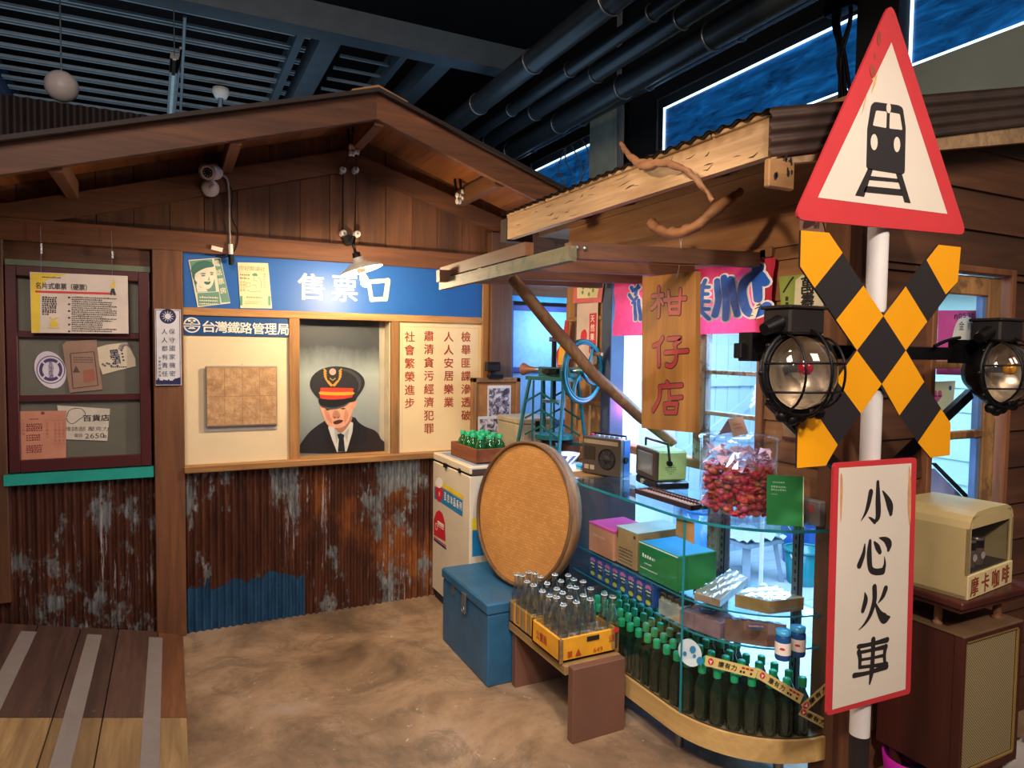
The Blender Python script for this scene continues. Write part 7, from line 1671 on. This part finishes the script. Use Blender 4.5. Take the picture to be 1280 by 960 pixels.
# ================================================================== RIGHT: SPEAKER CABINET AND CREAM BOX
SPW = wood('red brown cabinet veneer', '3f1d18', '5e2c22', 'z', 6, var=.0, bmp=.05, rough=.4)
t = thing('speaker_cabinet', 'dark red brown speaker cabinet with a tan grille on the floor', 'cabinet', (2.55, 1.44, 0)); sx0, sx1, sy0, sy1, sz0, sz1 = 2.30, 2.635, 1.29, 1.585, .14, .63
part('carcass', MB().bbox((sx0, sy0+.031, sz0), (sx1, sy1, sz1), .002), SPW, t)
for a, b in (((sx0-.002, sz0), (sx0+.014, sz1)), ((sx1-.014, sz0), (sx1+.002, sz1)), ((sx0+.0145, sz1-.014), (sx1-.0145, sz1+.002)), ((sx0+.0145, sz0), (sx1-.0145, sz0+.03))): part('front_edge', MB().bbox((a[0], sy0, a[1]), (b[0], sy0+.032, b[1]), .002), SPW, t)
part('top', MB().bbox((sx0-.004, sy0-.002, sz1), (sx1, sy1, sz1+.008), .002), mat('worn brown top', '6b5138', .5, var=.15), t)
for a, b in (((sx0+.014, sz0+.03), (sx0+.02, sz1-.014)), ((sx1-.02, sz0+.03), (sx1-.014, sz1-.014)), ((sx0+.014, sz1-.02), (sx1-.014, sz1-.014)), ((sx0+.014, sz0+.03), (sx1-.014, sz0+.036))): part('gold_edge', MB().box((a[0], sy0+.002, a[1]), (b[0], sy0+.008, b[1])), mat('brass edge', 'b89a5a', .35, .5), t)
mg, nt, bb = new_mat('tan grille cloth'); co = coords(nt, (1, 1, 1)); w1 = N(nt, 'ShaderNodeTexWave'); w1.inputs['Scale'].default_value = 60; w1.bands_direction = 'DIAGONAL'; nt.links.new(co, w1.inputs[0])
nt.links.new(ramp(nt, w1.outputs['Fac'], [(.2, s2l('7a6a48')), (.7, s2l('b8a478'))]), bb.inputs['Base Color']); bb.inputs['Roughness'].default_value = .8; bb.inputs['Alpha'].default_value = .72
part('grille_cloth', MB().box((sx0+.02, sy0+.010, sz0+.036), (sx1-.02, sy0+.012, sz1-.02)), mg, t)
for (cx_, cz_, rr) in ((2.45, .27, .09), (2.45, .49, .07)): part('driver', MB().lathe([(rr, .0), (rr*.95, .006), (rr*.4, -.004), (0, -.0)], (cx_, sy0+.028, cz_), 24, (Vector((1, 0, 0)), Vector((0, 0, 1)), Vector((0, -1, 0))), cap=False), CAST, t)
for x_ in (sx0+.03, sx1-.05):
    for y_ in (sy0+.04, sy1-.06): part('foot', MB().cyl((x_, y_, 0), (x_, y_, sz0), .016, 10, .024), SPW, t)
t = thing('riser_stand', 'dark red brown low riser on turned legs on top of the speaker cabinet', 'stand', (2.5, 1.4, .638))
part('board', MB().bbox((2.27, 1.285, .728), (2.70, 1.56, .752), .004), SPW, t)
part('moulding', MB().bbox((2.28, 1.295, .712), (2.69, 1.55, .728), .003), SPW, t)
for (x_, y_) in ((2.335, 1.40), (2.57, 1.34), (2.335, 1.54), (2.57, 1.54)): part('turned_leg', MB().lathe([(.016, 0), (.018, .006), (.011, .012), (.014, .02), (.012, .06), (.016, .074)], (x_, y_, .638), 14), wood('turned leg wood', '8a5c3c', 'a87850', 'z', 10), t)
CBX = mat('cream enamel box', 'c2ad78', .4, var=.1, scale=4)
t = thing('coffee_warmer', 'rounded cream enamel coffee can warmer with a glass front', 'warmer', (2.315, 1.30, .7525), math.radians(7)); W_, D2, H_ = .335, .24, .285
def prof(k=0): return [(0+k, k), (0+k*.8, H_*.82), (.008+k, H_*.90), (.025+k*.6, H_*.96-k*.5), (.055, H_-k), (.15, H_-k+.004), (W_-.055, H_-k), (W_-.025-k*.6, H_*.96-k*.5), (W_-.008-k, H_*.90), (W_-k*.8, H_*.82), (W_-k, k)]
o = MB(); A = prof(0); B = prof(.016); n = len(A); vs = [(x, 0, z) for x, z in A]+[(x, D2, z) for x, z in A]+[(x, 0, z) for x, z in B]+[(x, D2, z) for x, z in B]; fs = []
for i in range(n-1): fs += [(i, n+i, n+i+1, i+1), (2*n+i, 2*n+i+1, 3*n+i+1, 3*n+i), (i, i+1, 2*n+i+1, 2*n+i)]
o.add(vs, fs); lp('shell', o, CBX, t)
lp('back', MB().box((.01, D2-.01, .01), (W_-.01, D2, H_-.02)), CBX, t); lp('bottom', MB().box((0, 0, 0), (W_, D2, .012)), CBX, t)
lp('inner_shade', MB().box((.018, D2-.014, .08), (W_-.018, D2-.011, H_-.03)).box((.0175, .01, .08), (.019, D2-.012, H_-.04)).box((.018, .01, .078), (W_-.018, D2-.012, .081)), mat('grey inner shade', '3c3836', .5), t)  # dark grey sheets paint the shadow inside the box
lp('front_strip', MB().bbox((0, -.004, 0), (W_, .006, .080), .002), mat('cream strip', 'dcc894', .45), t)
lp('front_header', MB().bbox((.02, .0, H_-.055), (W_-.02, .008, H_-.012), .002), CBX, t); lp('front_post', MB().box((0, .0, .078), (.018, .008, H_-.05)), CBX, t); lp('front_post', MB().box((W_-.018, .0, .078), (W_, .008, H_-.05)), CBX, t)
lp('glass_front', MB().box((.018, .003, .08), (W_-.018, .005, H_-.053)), glass('warmer glass', (.9, .9, .9), .93, .03), t)
m = MB(); f2 = frame((0, -.005, 0), (1, 0, 0), (0, 0, 1))
for i, ch in enumerate('摩卡咖啡'): m = MB(); text(m, ch, f2, .045+i*.078, .040, .064, 0, .056, bold=.02); lp('character', m, mat('brown red lettering', '8c3a24', .5), t)
cr, sr = math.cos(math.radians(7)), math.sin(math.radians(7)); proto = None
for j in range(2):
    for i in range(3):
        lx, ly = .052+i*.060+j*.03, .05+j*.075; x_, y_ = 2.315+lx*cr-ly*sr, 1.30+lx*sr+ly*cr; loc = (x_, y_, .7525+.082+(.006 if j else 0))
        lab = 'coffee can in the cream warmer, %s from the left in the %s row' % (ordn[i], 'back' if j else 'front')
        if proto is None:
            proto = thing('coffee_can', lab, 'can', loc, group='coffee cans in the warmer'); part('can_body', MB().lathe([(.024, 0), (.026, .004), (.026, .088), (.023, .094)], (0, 0, 0), 16), mat('can grey brown', '8a7c74', .3, .4), proto, local=True)
            part('dark_band', MB().lathe([(.0264, .06), (.0264, .086)], (0, 0, 0), 16, cap=False), mat('can dark band', '2a2220', .3, .2), proto, local=True); part('lid', MB().lathe([(.023, .094), (.022, .091), (0, .091)], (0, 0, 0), 16), mat('can lid', 'c8c4bc', .25, .8), proto, local=True)
            part('emblem', MB().disc((0, .035), .013, frame((0, -.0268, 0), (1, 0, 0), (0, 0, 1)), 0, 14), mat('can emblem', 'd8ccc0', .4), proto, local=True)
        else: copy_tree(proto, loc, label=lab)
t = thing('magenta_basket', 'bright magenta basket on the floor under the speaker cabinet', 'basket', (2.36, 1.5, 0)); part('body', MB().lathe([(.085, .0), (.10, .12), (.094, .12), (.08, .01)], (2.36, 1.48, 0), 22), mat('magenta plastic', 'c01ea0', .4), t)
for i, (px, lab) in enumerate(((1132, 'small pale blue bowl on the floor, left of the pair'), (1152, 'small pale blue bowl on the floor, right of the pair'))):
    c = P(px, 962, 'z', .06); t = thing('small_bowl', lab, 'bowl', (c.x, c.y, 0)); part('bowl', MB().lathe([(.02, 0), (.035, .05), (.033, .062), (0, .066)], (c.x, c.y, 0), 16), mat('pale blue china', '8fc4e8', .3), t)
c = P(1262, 965, 'z', .06); t = thing('plastic_bundle', 'grey clear plastic bundle at the lower right corner', 'bundle', (c.x, c.y, 0)); vs = []; m = MB(); m.sphere((c.x+.05, c.y+.02, .075), .075, 10, 7, (1.5, .9, 1)); m.v = [v+Vector((random.uniform(-.012, .012), random.uniform(-.012, .012), random.uniform(-.008, .012))) for v in m.v]; part('bundle', m, mat('grey film', 'b0a8a0', .2, bmp=.5), t)
